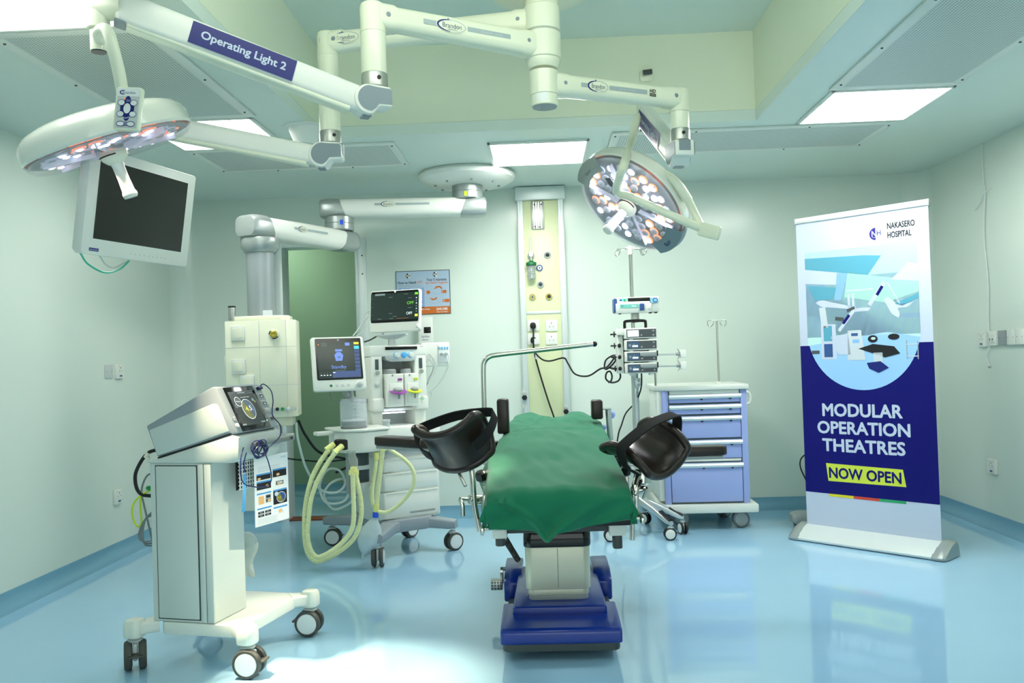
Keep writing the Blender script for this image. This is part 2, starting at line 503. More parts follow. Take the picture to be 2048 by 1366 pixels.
# ================================================================ STRUCTURE
XL, XR, YF, YB = -2.76, 2.88, -0.7, BACK
DX0, DX1, DZ = -1.955, -1.365, 2.085      # doorway in the back wall
o = MB().bb((XL - .15, YF - .1, -.12), (XR + .15, YB + .001, 0)).build('floor', 'floor'); struct(o)
CR = (-1.20, 1.235, 2.36, 4.80)            # recess x0 x1 y0 y1
RT = 2.965
m = MB().mat('ceiling_paint')
m.bb((XL - .15, YF - .1, CEIL), (CR[0], YB + .15, CEIL + .06)).bb((CR[1], YF - .1, CEIL), (XR + .15, YB + .15, CEIL + .06))
m.bb((CR[0], YF - .1, CEIL), (CR[1], CR[2], CEIL + .06)).bb((CR[0], CR[3], CEIL), (CR[1], YB + .15, CEIL + .06))
m.mat('recess_paint')
m.bb((CR[0] - .05, CR[2] - .05, CEIL + .061), (CR[0], CR[3] + .05, RT)).bb((CR[1], CR[2] - .05, CEIL + .061), (CR[1] + .05, CR[3] + .05, RT))
m.bb((CR[0] - .05, CR[2] - .05, CEIL + .061), (CR[1] + .05, CR[2], RT)).bb((CR[0] - .05, CR[3], CEIL + .061), (CR[1] + .05, CR[3] + .05, RT))
m.mat('ceiling_paint').bb((CR[0] - .05, CR[2] - .05, RT), (CR[1] + .05, CR[3] + .05, RT + .05))
struct(m.build('ceiling'))
struct(MB().bb((XL - .15, YF - .1, 0), (XL, YB + .15, CEIL + .02)).build('wall_left', 'wall_paint'))
struct(MB().bb((XR, YF - .1, 0), (XR + .15, YB + .15, CEIL + .02)).build('wall_right', 'wall_paint'))
struct(MB().bb((XL, YF - .1, 0), (XR, YF, CEIL + .02)).build('wall_front', 'wall_paint'))
m = MB().bb((XL, YB, 0), (DX0, YB + .15, CEIL + .02)).bb((DX1, YB, 0), (XR, YB + .15, CEIL + .02)).bb((DX0, YB, DZ), (DX1, YB + .15, CEIL + .02))
struct(m.build('wall_back', 'wall_paint'))
# rounded (coved) vertical corners
def cove(name, x, y, sx, sy, r=.16):
    pts = [(x, y)]; n = 10
    for i in range(n + 1):
        a = math.pi / 2 * i / n
        pts.append((x + sx * (r - r * math.sin(a)), y + sy * (r - r * math.cos(a))))
    struct(MB().prism(pts, .085, CEIL).build(name, 'wall_paint')); struct(MB().prism(pts, .0, .085).build(name.replace('trim', 'baseboard_corner'), 'blue_vinyl'))
cove('trim_1', XL, YB, 1, -1); cove('trim_2', XR, YB, -1, -1)
# coved vinyl skirting
def skirt(name, p0, p1, inward, h=.085, r=.07):
    p0, p1, nn = Vector(p0), Vector(p1), Vector(inward); prof = [(0, 0), (0, h), (.006, h), (.006, r)]
    for i in range(1, 9):
        a = math.pi / 2 * i / 8; prof.append((.006 + r - r * math.cos(a), r - r * math.sin(a) + .0008))
    prof.append((r + .006, 0))
    rings = [[p + nn * a + Vector((0, 0, b)) for a, b in prof] for p in (p0, p1)]
    struct(MB().loft(rings).build(name, 'blue_vinyl'))
skirt('baseboard_left', (XL, YF, 0), (XL, YB, 0), (1, 0, 0)); skirt('baseboard_right', (XR, YB, 0), (XR, YF, 0), (-1, 0, 0))
skirt('baseboard_back', (XL, YB, 0), (DX0 - .06, YB, 0), (0, -1, 0)); skirt('baseboard_back', (DX1 + .06, YB, 0), (XR, YB, 0), (0, -1, 0))
# doorway and dim corridor behind it
dr = MB()
dr.bb((DX0 - .06, YB - .015, 0), (DX0 + .004, YB + .16, DZ + .05), .002).bb((DX1 - .004, YB - .015, 0), (DX1 + .06, YB + .16, DZ + .05), .002).bb((DX0, YB - .015, DZ - .004), (DX1, YB + .16, DZ + .05), .002)
door = struct(dr.build('door_1', 'alu_pale'))
MB().bb((DX0, YB - .01, 0), (DX1, YB + .13, .012), .003).build('threshold', 'brown_sill', door)
lf = MB(); lf.bb((DX1 - .035, YB + .02, .015), (DX1 - .008, YB + .14, DZ - .01), .004); lf.build('door_edge', 'alu_pale', door)
mb = MB()
for z in (2.0, 1.86, 1.1, .3): mb.cyl((DX1 + .03, YB - .017, z), (DX1 + .03, YB - .012, z), .006, n=10)
mb.build('screw', 'dark_grey', door)
struct(MB().bb((-3.4, 7.75, 0), (-.4, 7.85, 2.5)).bb((-3.4, YB + .15, 0), (-3.3, 7.8, 2.5)).bb((-.5, YB + .15, 0), (-.4, 7.8, 2.5)).build('wall_corridor', 'corridor_wall'))
struct(MB().bb((-3.4, YB + .001, -.12), (-.4, 7.85, -.001)).build('floor_corridor', 'floor'))
struct(MB().bb((-3.4, YB + .15, 2.5), (-.4, 7.85, 2.55)).build('ceiling_corridor', 'ceiling_paint'))
skirt('baseboard_corridor', (-3.3, 7.75, 0), (-.5, 7.75, 0), (0, -1, 0), .1)
# glowing panel added behind the camera as front fill, framed like a glazed entrance
w1 = struct(MB().bb((-1.40, YF, .20), (1.80, YF + .012, 2.10)).build('fill_panel_1', 'fill_panel_glow'))
fr = MB(); fr.bb((-1.46, YF, .14), (1.86, YF + .04, .20), .004).bb((-1.46, YF, 2.10), (1.86, YF + .04, 2.16), .004).bb((-1.46, YF, .20), (-1.40, YF + .04, 2.10), .004).bb((1.80, YF, .20), (1.86, YF + .04, 2.10), .004)
fr.build('fill_panel_frame', 'alu_pale', w1)
# unseen fill strip added to brighten the ceiling recess, above the picture
t = thing('recess_fill', 'long unseen fill strip added on the near inner side of the ceiling recess', 'fill light', (.02, 2.36, 2.74))
MB().bb((-1.13, 0, -.18), (1.13, .03, .18), .005).build('housing', 'white', t)
MB().bb((-1.10, .031, -.15), (1.10, .036, .15)).build('diffuser', 'recess_fill_glow', t)
# unseen fill panel added in the corridor ceiling to light the corridor
t = thing('corridor_fill', 'small unseen fill panel added in the corridor ceiling beyond the doorway', 'ceiling light', (-2.4, 7.2, 2.499))
MB().bb((-.22, -.22, -.02), (.22, .22, 0), .003).build('frame', 'white', t)
MB().bb((-.2, -.2, -.026), (.2, .2, -.021)).build('diffuser', 'corridor_fill', t)


# ---------------------------------------------------------------- ceiling LED panels and perforated grilles
def led(cx, cy, label, w=.605, d=.605, m='panel_light'):
    t = thing('ceiling_light', label, 'ceiling light', (cx, cy, CEIL), 0, 'square ceiling light panels')
    fr = MB(); b = .018
    fr.bb((-w / 2, -d / 2, -.014), (w / 2, -d / 2 + b, 0), .003).bb((-w / 2, d / 2 - b, -.014), (w / 2, d / 2, 0), .003)
    fr.bb((-w / 2, -d / 2, -.014), (-w / 2 + b, d / 2, 0), .003).bb((w / 2 - b, -d / 2, -.014), (w / 2, d / 2, 0), .003)
    fr.build('frame', 'white', t)
    MB().bb((-w / 2 + b, -d / 2 + b, -.010), (w / 2 - b, d / 2 - b, -.002)).build('diffuser', m, t)
    return t
led(-1.735, 4.615, 'lit square ceiling panel behind the lower left monitor arm', m='panel_light_half')
led(-1.70, 2.79, 'lit square ceiling panel at the upper left edge of the picture', m='panel_light_dim')
led(1.785, 4.585, 'large lit square ceiling panel above the roll-up banner, between two grilles')
led(.025, 5.36, 'lit square ceiling panel above the back wall, beside the round mount of the supply boom')
led(1.785, 2.76, 'lit square ceiling panel beside the right perforated grille', m='panel_light_dim')
led(.025, 1.75, 'lit square ceiling panel in front of the ceiling recess', m='panel_light_dim')
def grille(x0, y0, x1, y1, label, edge=.05):
    cx, cy = (x0 + x1) / 2, (y0 + y1) / 2; w, d = x1 - x0, y1 - y0
    t = thing('ceiling_grille', label, 'ceiling grille', (cx, cy, CEIL), 0, 'perforated return air grilles')
    fr = MB(); h = .012
    fr.bb((-w / 2, -d / 2, -h), (w / 2, -d / 2 + edge, 0), .003).bb((-w / 2, d / 2 - edge, -h), (w / 2, d / 2, 0), .003)
    fr.bb((-w / 2, -d / 2 + edge, -h), (-w / 2 + edge, d / 2 - edge, 0), .003).bb((w / 2 - edge, -d / 2 + edge, -h), (w / 2, d / 2 - edge, 0), .003)
    fr.build('frame', 'white', t)
    MB().bb((-w / 2 + edge, -d / 2 + edge, -.010), (w / 2 - edge, d / 2 - edge, -.003)).build('perforated_plate', 'perforated', t)
    pts = []
    for sx in (-1, 1):
        for q in ((-.42, 0, .42) if d > 1 else (-.4, .4)): pts.append((sx * (w / 2 - edge / 2), q * d))
    for sy in (-1, 1):
        for q in (-.2, .2) if w > 1 else (): pts.append((q * w, sy * (d / 2 - edge / 2)))
    for x, y in pts[:8]:
        MB().cyl((x, y, -h - .004), (x, y, -h + .002), .0055, n=10).build('screw', 'dark_grey', t)
grille(-2.03, 3.10, -1.405, 4.30, 'long perforated ceiling grille along the left side, above the tilted lamp head')
grille(1.46, 3.08, 2.085, 4.265, 'long perforated ceiling grille along the right side, at the upper right corner')
grille(.45, 4.93, 2.06, 5.50, 'wide perforated ceiling grille behind the right light panel', .045)
grille(-2.03, 4.935, -.81, 5.53, 'wide perforated ceiling grille behind the lower left monitor arm', .045)
# small domed spray head at the recess corner and a sensor in the recess wall
t = thing('ceiling_cone', 'white round cone fitting on the ceiling at the left back corner of the recess', 'ceiling fitting', (-1.225, 4.56, CEIL))
MB().lathe([(.0, -.098), (.055, -.095), (.062, -.08), (.09, -.012), (.115, -.006), (.115, 0)], None, 32).build('cone', 'white', t)
t = thing('wall_bracket', 'small dark bracket on the back face of the ceiling recess above the right lamp arm', 'bracket', P(1292, 152, CR[3] - .01))
MB().box((0, 0, 0), (.07, .012, .06), .006).build('plate', 'cream', t)
MB().cyl((-.02, -.03, .01), (.03, -.03, .014), .014, n=14).build('socket', 'dark_grey', t)
# ================================================================ CEILING PENDANTS
def V(*a): return Vector(a)
def brand_strip(mb, M, x0, x1, h, model=True, hd=True):
    """printed strip with the maker's oval mark; x0..x1 along the arm, h = band height"""
    W = x1 - x0; bw = W * (.58 if hd else .8)
    mb.rect('logo_band', x0, -h * .4, x0 + W * .12, h * .4, 1, M)
    cx = x0 + W * .24; rx, ry = W * .12, h * .95
    mb.disc('pendant_white', cx, 0, rx * 1.12, ry * 1.15, 2, M=M)
    mb.ring('logo_band', cx, -.0, rx, ry, h * .06, h * .14, 3, -90, 100, M=M)
    mb.ring('logo_blue', cx, .0, rx, ry, h * .08, h * .34, 4, 95, 265, M=M)
    mb.disc('logo_blue', cx - rx * .25, ry * 1.12, h * .1, h * .12, 4, n=8, M=M)
    mb.text('logo_text', 'Brandon', cx - rx * .66, -h * .38, cx + rx * .72, h * .42, 5, bold=.0, M=M)
    mb.text('logo_text', 'MEDICAL', cx - rx * .3, -h * .72, cx + rx * .4, -h * .5, 5, M=M)
    mb.rect('logo_band', x0 + W * .38, -h * .4, x0 + W * (.86 if hd else 1), h * .4, 1, M)
    if model: mb.text('light_grey', 'Quasar eLite', x0 + W * .50, -h * .2, x0 + W * .70, h * .18, 2, M=M)
    if hd:
        mb.text('print_black', 'HD', x0 + W * .89, h * .02, x0 + W * .97, h * .62, 2, bold=.03, shear=.2, M=M)
        mb.rect('print_black', x0 + W * .89, -h * .68, x0 + W * .97, -h * .14, 2, M=M)
        mb.text('pendant_white', 'LED', x0 + W * .90, -h * .55, x0 + W * .96, -h * .27, 3, M=M)

HUB = (.05, 3.6)
pend = thing('pendant_column', 'thick cream ceiling column in the recess carrying the three lamp and monitor arms', 'ceiling pendant', (HUB[0], HUB[1], 2.24))
mb = MB(); z0 = -2.24
mb.lathe([(.0, RT + z0), (.235, RT + z0), (.24, 2.80 + z0), (.20, 2.715 + z0), (.09, 2.69 + z0)], None, 40)
mb.build('canopy', 'pendant_white', pend)
MB().lathe([(.070, 2.69 + z0), (.070, 2.43 + z0), (.068, 2.415 + z0), (.058, 2.40 + z0), (.0, 2.40 + z0)], None, 36).build('column', 'pendant_white', pend)
MB().lathe([(.0, .062), (.055, .062), (.0565, .058), (.0565, .004), (.054, 0.001), (.0, .001)], None, 36).build('lower_collar', 'pendant_white', pend)
MB().lathe([(.0, -.002), (.051, -.002), (.052, .0005), (.0, .0005)], None, 36).build('end_cap', 'grey_plastic', pend)
lb = MB(); lb.lathe([(.0571, .012), (.0571, .05)], None, 20, 235, 285); lb.build('rating_label', 'label_white', pend)
for z in (2.66, 2.552, 2.44):
    MB().lathe([(.0702, z + z0 - .0015), (.0712, z + z0), (.0702, z + z0 + .0015)], None, 36).build('joint_ring', 'logo_band', pend)

def extension_arm(t, z, tip, hub_r, h, w, brand=True, blen=.48, bpos=.55, tube_bot=2.2, tube_r=.044, flip=False):
    """horizontal arm from the column to the tip, elbow, drop tube and metal collar"""
    a = Vector((HUB[0], HUB[1], z)); b = Vector((tip[0], tip[1], z)); d = (b - a).normalized(); L = (b - a).length
    s = Vector((0, 0, 1)).cross(d)
    M = Matrix((d, s, (0, 0, 1))).transposed().to_4x4(); M.translation = a      # x along arm
    mb = MB()
    mb.lathe([(hub_r, -h * .52), (hub_r + .003, -h * .5), (hub_r + .003, h * .5), (hub_r, h * .52)], M, 32)
    rings = []
    for x, k in ((hub_r * .6, 1.0), (hub_r + .035, 1.0), (hub_r + .05, .93), (L * .5, .9), (L - .09, .86), (L - .075, .95), (L + .0, .95)):
        rings.append([M @ Vector((x, p, q)) for p, q in rrect(w * k, h * k, min(w, h) * .33, 6)])
    mb.loft(rings)
    mb.lathe([(0, h * .46), (w * .38, h * .46), (w * .47, h * .40), (w * .5, h * .28), (w * .5, -h * .5), (w * .52, -h * .56), (w * .52, -h * .62), (0, -h * .62)], M @ T(L, 0, 0), 32)
    arm = mb.build('extension_arm', 'pendant_white', t, world=True)
    sd = -1 if s.y > 0 else 1                 # printed side faces the camera
    S = axes(a + s * (sd * (w * .45 + .0008)) + d * 0, d * (1 if sd < 0 else -1), (0, 0, 1))
    sgn = 1 if sd < 0 else -1
    fl = MB()
    for x in (hub_r + .022, L - .045): MB(S @ T(x * sgn, 0, w * .035)).lathe([(0, 0), (.0095, 0), (.008, .001), (0, .001)], None, 16).build('bolt_cap', 'grey_plastic', arm, world=True)
    if brand:
        c = L * bpos * sgn; brand_strip(fl, S, c - blen / 2, c + blen / 2, .024)
    fl.build('lettering', None, arm, world=True, recalc=False)
    dt = MB(); top = z - h * .55
    dt.lathe([(tube_r, top), (tube_r, tube_bot + .055), (tube_r * .99, tube_bot + .05)], T(tip[0], tip[1], 0), 28)
    tube = dt.build('drop_tube', 'pendant_white', t, world=True)
    MB().lathe([(tube_r, tube_bot + .055), (tube_r * 1.04, tube_bot + .05), (tube_r * 1.04, tube_bot + .003), (tube_r * .9, tube_bot), (0, tube_bot)], T(tip[0], tip[1], 0), 28).build('collar', 'brushed', tube, world=True)
    sc_ = MB(); q = Vector((tip[0], tip[1], tube_bot + .03)); tc = (Vector((0, 0, CAMZ)) - q); tc.z = 0; tc = (rz(.35) @ tc.normalized())
    sc_.cyl(q + tc * tube_r * .9, q + tc * tube_r * 1.08, .008, n=14); sc_.build('set_screw', 'black', tube, world=True)
    return arm

def spring_arm(t, tip, zt, end, h=.098, w=.075, sign=None, tapers=True):
    """knuckle under the tip, parallelogram arm up to `end`; returns end point"""
    tip3 = Vector((tip[0], tip[1], zt - .052)); e = Vector(end); hd = Vector((e.x - tip[0], e.y - tip[1], 0)).normalized()
    x = -hd; up = Vector((0, 0, 1)); M = axes(tip3 + hd * .034, x, up)
    prof = []
    for i in range(0, 19): a = math.radians(95 + 10 * i * 1.0); prof.append((.056 * math.cos(a), .056 * math.sin(a)))
    prof += [(.018, -.050), (.034, -.028), (.044, -.024), (.084, -.024), (.088, -.016), (.088, .036), (.082, .05), (.03, .056)]
    kn = MB(); kn.prism(prof, -w / 2 - .008, w / 2 + .008, M, bev=.007)
    k = kn.build('knuckle', 'white_bright', t, world=True)
    pin = [(p * .84 + .003, q * .84 + .002) for p, q in prof[:19]] + [(.022, -.034), (.036, -.016), (.086, -.016), (.086, .034), (.08, .042), (.03, .045)]
    for za, zb_ in ((w / 2 + .0082, w / 2 + .0095), (-w / 2 - .0095, -w / 2 - .0082)): MB().prism(pin, za, zb_, M).build('knuckle_inlay', 'grey_plastic', k, world=True)
    MB().bb((.089, .0, -w * .36), (.0905, .048, w * .36), .0004, 1, M).build('knuckle_pad', 'grey_plastic', k, world=True)
    MB().bb((-.02, -.060, -w * .3), (.012, -.054, w * .3), .001, 1, M).build('knuckle_pad', 'grey_plastic', k, world=True)
    a = tip3 + hd * .05; d = (e - a).normalized(); L = (e - a).length; s = d.cross(up).normalized(); u2 = s.cross(d).normalized()
    A = Matrix((d, s, u2)).transposed().to_4x4(); A.translation = a
    rings = []
    for q, kk in ((0, .9), (.02, .95), (.5, 1.0), (.93, 1.08), (.985, 1.0), (1.0, .8)):
        rings.append([A @ Vector((q * L, p, r)) for p, r in rrect(w * kk, h * kk, .022, 5)])
    arm = MB().loft(rings).build('spring_arm', 'white_bright', t, world=True)
    bot = MB(); bot.loft([[A @ Vector((q * L, p, r - h * .5)) for p, r in rrect(w * .8, .02, .009, 3)] for q in (.05, .95)])
    bot.build('lower_cover', 'pendant_white', arm, world=True)
    ep = MB(); ep.bb((L * .955, -w * .42, -h * .56), (L * 1.0, w * .42, -h * .44), .004, 2, A); ep.build('end_pad', 'grey_plastic', arm, world=True)
    if sign:
        sd = 1 if s.y < 0 else -1                 # the side facing the camera
        xd = d * (1 if (d.cross(u2) * 1).dot(s) * sd > 0 else -1)
        c, w2, h2, word, n = sign
        Sg = axes(a + d * (c * L) + s * (sd * (w / 2 + .003)) + u2 * 0, xd, u2)
        if (Sg.to_3x3() @ Vector((0, 0, 1))).dot(s * sd) < 0: Sg = axes(a + d * (c * L) + s * (sd * (w / 2 + .003)), -xd, u2)
        fl = MB()
        fl.rect('navy', -w2 / 2, -h2 / 2, w2 / 2, h2 / 2, 1, Sg)
        fl.text('print_white', word, -w2 * .40, -h2 * .24, w2 * .41, h2 * .22, 3, bold=.022, M=Sg)
        fl.build('sign', None, arm, world=True, recalc=False)
    return e

# ---------------------------------------------------------------- lamp head (shared mesh parts)
LR = .305
def lamp_head(t, M, ledm='led_white', ambm='led_amber'):
    """disc lamp, face towards local +z"""
    hd = MB().lathe([(0, -.088), (.14, -.086), (.23, -.076), (LR - .03, -.058), (LR - .008, -.036), (LR, -.012), (LR, .022), (LR - .006, .030), (LR - .012, .026), (LR - .014, .004), (0, .002)], M, 64).build('lamp_head', 'white_gloss', t)
    cv = MB().lathe([(LR - .012, .012), (LR - .010, .042), (LR - .022, .056), (LR - .05, .060), (.06, .062), (.06, .059), (LR - .05, .057), (LR - .024, .053), (LR - .014, .040), (LR - .015, .012)], M, 64).build('front_cover', 'cover_film', hd)
    rg = MB()
    for k in range(4): rg.lathe([(LR - .022 - k * .007, .030), (LR - .020 - k * .007, .034), (LR - .024 - k * .007, .034)], M, 64)
    rg.lathe([(LR - .014, .006), (LR - .055, .010), (LR - .056, .006)], M, 64)
    rg.build('cooling_rings', 'silver_paint', hd)
    sp = MB()
    for k in range(6):
        a = R(60 * k + 20); q = M @ rz(a); sp.box((.155, 0, .032), (.19, .006, .052), .001, 1, q)
    sp.build('partition', 'led_clear', hd)
    proto = None; rnd = random.Random(3); k = 0
    amb = MB(); pts = []
    for ring, (rr, n) in enumerate(((.092, 9), (.137, 13), (.182, 18), (.227, 22))):
        for i in range(n):
            a = 2 * math.pi * (i + .5 * (ring % 2)) / n + .1
            x, y = rr * math.cos(a) + rnd.uniform(-.005, .005), rr * math.sin(a) + rnd.uniform(-.005, .005); pts.append((x, y))
    for i, (x, y) in enumerate(pts):
        Q = M @ T(x, y, .004)
        if rnd.random() < .30:
            amb.mat(ambm).lathe([(.0215, .0), (.0265, .026), (.024, .033), (0, .033)], Q, 14)
    if amb.v: amb.build('amber_diodes', None, hd)
    lenses = []
    rnd = random.Random(5)
    for i, (x, y) in enumerate(pts):
        Q = M @ T(x, y, .004)
        on = rnd.random() < .42
        key = 'led_lens_on' if on else 'led_lens_off'
        if key not in LENS:
            mb = MB().mat('led_clear').lathe([(.012, .0), (.0205, .030), (.0205, .036), (.0, .038)], None, 16)
            if on: mb.mat(ledm).lathe([(0, .0385), (.0135, .0395), (.0, .043)], None, 12)
            else: mb.mat('light_grey').lathe([(0, .0386), (.0165, .0388), (.0, .0396)], None, 12); mb.mat('mid_grey').box((0, 0, .0398), (.028, .0035, .001)).box((0, 0, .0398), (.0035, .028, .001))
            o = mb.build('led_lens', None, hd); o.matrix_basis = Q; LENS[key] = o
        else: share(LENS[key], hd, Q)
    return hd
LENS = {}
def lamp_handle(hd, M, L=.165):
    b = MB().lathe([(.0, .05), (.048, .05), (.05, .066), (.046, .078), (.034, .092), (.026, .098), (.0, .098)], M, 28).build('handle_socket', 'cream', hd)
    MB().lathe([(.024, .095), (.0215, .11), (.0205, .16), (.022, .05 + L), (.026, .06 + L), (.027, .07 + L), (.023, .078 + L), (0, .08 + L)], M, 24).build('handle', 'white_bright', b)
    MB().lathe([(.044, .060), (.052, .064), (.052, .067), (.044, .070)], M, 28, 60, 250).build('dark_gasket', 'black', b)
    return b
def spot(name, loc, n, energy, size=R(62), blend=.5, col=(1, .95, .84)):
    l = bpy.data.lights.new(name, 'SPOT'); l.energy = energy; l.spot_size = size; l.spot_blend = blend; l.color = col; l.shadow_soft_size = .035
    o = bpy.data.objects.new(name, l); COL.objects.link(o); o.matrix_basis = frame(loc, -Vector(n)); return o

# lamp 1 (right, face towards the camera)
Z1 = 2.338; tip1 = P(1358, 199, 3.90); tip1 = Vector((tip1.x, tip1.y, 0))
L1 = thing('operating_light', 'lit round lamp at the right showing its face of white and amber diodes', 'operating light', (HUB[0], HUB[1], Z1), 0, 'operating lights')
tb1 = P(1360, 283, tip1.y).z
extension_arm(L1, Z1, tip1, .0575, .098, .092, True, .40, .50, tb1, .043)
e1 = P(1288, 228, 4.42)
spring_arm(L1, tip1, tb1, e1 + Vector((0, 0, -.0)), sign=(.62, .37, .075, 'Operating Light 1', 1))
t1 = MB(); t1.cyl(e1 + V(0, .02, .075), e1 + V(0, .02, -.03), .034, n=24, bev=.003); t1.cyl(e1 + V(0, .02, -.03), e1 + V(0, .02, -.075), .026, n=24, bev=.002)
pv = t1.build('pivot_tube', 'pendant_white', L1, world=True)
t1 = MB(); t1.cyl(e1 + V(0, .02, -.0755), e1 + V(0, .02, -.079), .022, n=24); t1.build('end_cap', 'dark_grey', pv, world=True)
c1 = P(1268, 400, 4.33)
toC = (V(0, 0, CAMZ) - c1).normalized(); n1 = (toC * .575 + V(-.67, 0, -.74).normalized() * .818)
# make the in-plane part exactly perpendicular to the view
q_ = V(-.67, 0, -.72); q_ = (q_ - toC * q_.dot(toC)).normalized(); n1 = (toC * .575 + q_ * .818).normalized()
M1 = frame(c1, n1, V(1, 0, -.9)); inv1 = wmat(L1).inverted()
h1 = lamp_head(L1, inv1 @ M1); lamp_handle(h1, inv1 @ M1)
def onface(px, py, off): return PP(px, py, c1 + n1 * off, n1)
yk = MB()
yk.tube([e1 + V(-.015, .0, -.045), P(1276, 235, 4.36), P(1262, 285, 4.28), P(1246, 335, onface(1246, 335, .17).y), onface(1235, 366, .15), onface(1234, 384, .145)], .021, n=14)
yk.tube([onface(1234, 378, .145), onface(1240, 388, .145), onface(1262, 394, .14), onface(1320, 421, .12), onface(1372, 444, .09), onface(1400, 456, .07)], .020, n=14)
yk.build('yoke', 'pendant_white', L1, world=True)
ya = MB(); ya.tube([onface(1372, 392, -.01), onface(1388, 424, .0), onface(1402, 452, .03), onface(1412, 460, .06)], .02, n=14)
ya.tube([onface(1320, 340, -.03), onface(1350, 362, -.015), onface(1376, 400, -.01)], lambda i, m: .012 + .012 * min(1, i / m * 1.5), n=12)
ya.build('yoke_bracket', 'pendant_white', L1, world=True)
gp = MB(); Mp = frame(onface(1402, 458, .07), onface(1442, 462, .065) - onface(1402, 452, .07), (0, 0, 1))
gp.box((0, 0, .03), (.062, .03, .085), .01, 3, Mp); gp.mat('pendant_white')
ctl = MB(); ctl.box((0, 0, .045), (.066, .034, .11), .012, 3, Mp); ctl.build('control_panel', 'pendant_white', L1, world=True)
md = MB(); Mm = M1 @ rz(R(-2)); md.lathe([(LR - .075, .066), (LR + .004, .052), (LR + .012, .02), (LR + .004, -.004)], Mm, 18, -24, 26)
mdo = md.build('edge_module', 'grey_plastic', h1, world=True)
md2 = MB(); md2.lathe([(LR - .075, .0605), (LR - .006, .0585), (LR + .006, .05)], M1, 30, 152, 200)
md2.build('nameplate', 'silver_paint', h1, world=True)
fl = MB(); Nf = M1 @ rz(R(176)) @ T(LR - .042, 0, .062) @ rz(R(-90))
fl.text('print_slate', 'Quasar', -.03, -.008, .03, .008, 2, M=Nf)
Nf = M1 @ rz(R(-2)) @ T(LR - .04, 0, .0605) @ rz(R(95))
fl.ring('logo_blue', 0, 0, .03, .012, .002, .006, 2, 20, 330, M=Nf)
fl.text('print_navy', 'Brandon', -.02, -.006, .024, .006, 2, M=Nf)
fl.build('lettering', None, mdo, world=True, recalc=False)
sb = MB(); Ms = M1 @ T(-.165, .03, .064); sb.box((0, 0, .002), (.05, .035, .006), .001, 1, M1 @ rz(R(-30)) @ T(-.165, -.0, .064)); sb.build('sensor', 'print_slate', h1, world=True)
spot('operating_light_beam', c1 + n1 * .12, V(-1.72, -1.25, -1.97), 420, R(30), .6, (1, .86, .62))

# lamp 2 (left, near the camera, edge-on)
Z2 = 2.493; tip2 = P(745, 25, 3.195)
L2 = thing('operating_light', 'tilted operating lamp at upper left seen from its edge, with a keypad on its yoke', 'operating light', (HUB[0], HUB[1], Z2), 0, 'operating lights')
tb2 = P(750, 178, 3.195).z
extension_arm(L2, Z2, tip2, .0735, .105, .095, True, .50, .42, tb2, .048)
e2 = P(236, 16, 2.80)
spring_arm(L2, tip2, tb2, e2, h=.100, w=.078, sign=(.52, .36, .078, 'Operating Light 2', 1))
q2 = P(196, 20, 2.80)
t2 = MB(); zt = P(196, 60, 2.80).z; zb = P(196, 103, 2.80).z
t2.lathe([(0, 2.44), (.037, 2.435), (.037, zt + .003), (.034, zt), (.0, zt)], T(q2.x, q2.y, 0), 28)
t2.tube([e2 + V(.02, 0, 0), e2 + V(-.03, 0, .0), V(q2.x, q2.y, e2.z)], .04, n=14, smooth=False)
pv2 = t2.build('pivot_tube', 'pendant_white', L2, world=True)
t2 = MB(); t2.lathe([(.0, zt), (.027, zt), (.027, zb), (0, zb)], T(q2.x, q2.y, 0), 24); s2 = t2.build('stub', 'pendant_white', pv2, world=True)
t2 = MB(); t2.lathe([(.0, zb), (.024, zb - .0005), (.024, zb - .004), (0, zb - .004)], T(q2.x, q2.y, 0), 24); t2.build('end_cap', 'dark_grey', s2, world=True)
c2 = P(213, 276, 3.1)
toC2 = (V(0, 0, CAMZ) - c2).normalized(); q_ = V(.36, 0, -.92); q_ = (q_ - toC2 * q_.dot(toC2)).normalized()
n2 = (toC2 * .13 + q_ * .99).normalized()
M2 = frame(c2, n2, V(1, 0, .4)); inv2 = wmat(L2).inverted()
LENS.clear()
h2 = lamp_head(L2, inv2 @ M2, 'led_soft', 'led_amber_soft'); lamp_handle(h2, inv2 @ M2, .15)
yk = MB(); yk.tube([P(200, 82, 2.79), P(198, 66, 2.74), P(207, 58, 2.70), P(217, 66, 2.68), P(227, 100, 2.67), P(238, 145, 2.68), P(245, 185, 2.70), P(250, 215, 2.72)], .0195, n=16)
yk.tube([P(250, 200, 2.73), P(256, 225, 2.76), P(262, 245, 2.80)], .022, n=14)
yk.build('yoke', 'pendant_white', L2, world=True)
Mk = axes(P(254.5, 217, 2.665), V(.985, -.08, -.10), V(.08, .05, .99))
kb = MB(); kw, kh = .0865, .140
kb.prism(rrect(kw, kh, .010, 5), -.018, 0, Mk, bev=.003); kp = kb.build('control_panel', 'pendant_white', L2, world=True)
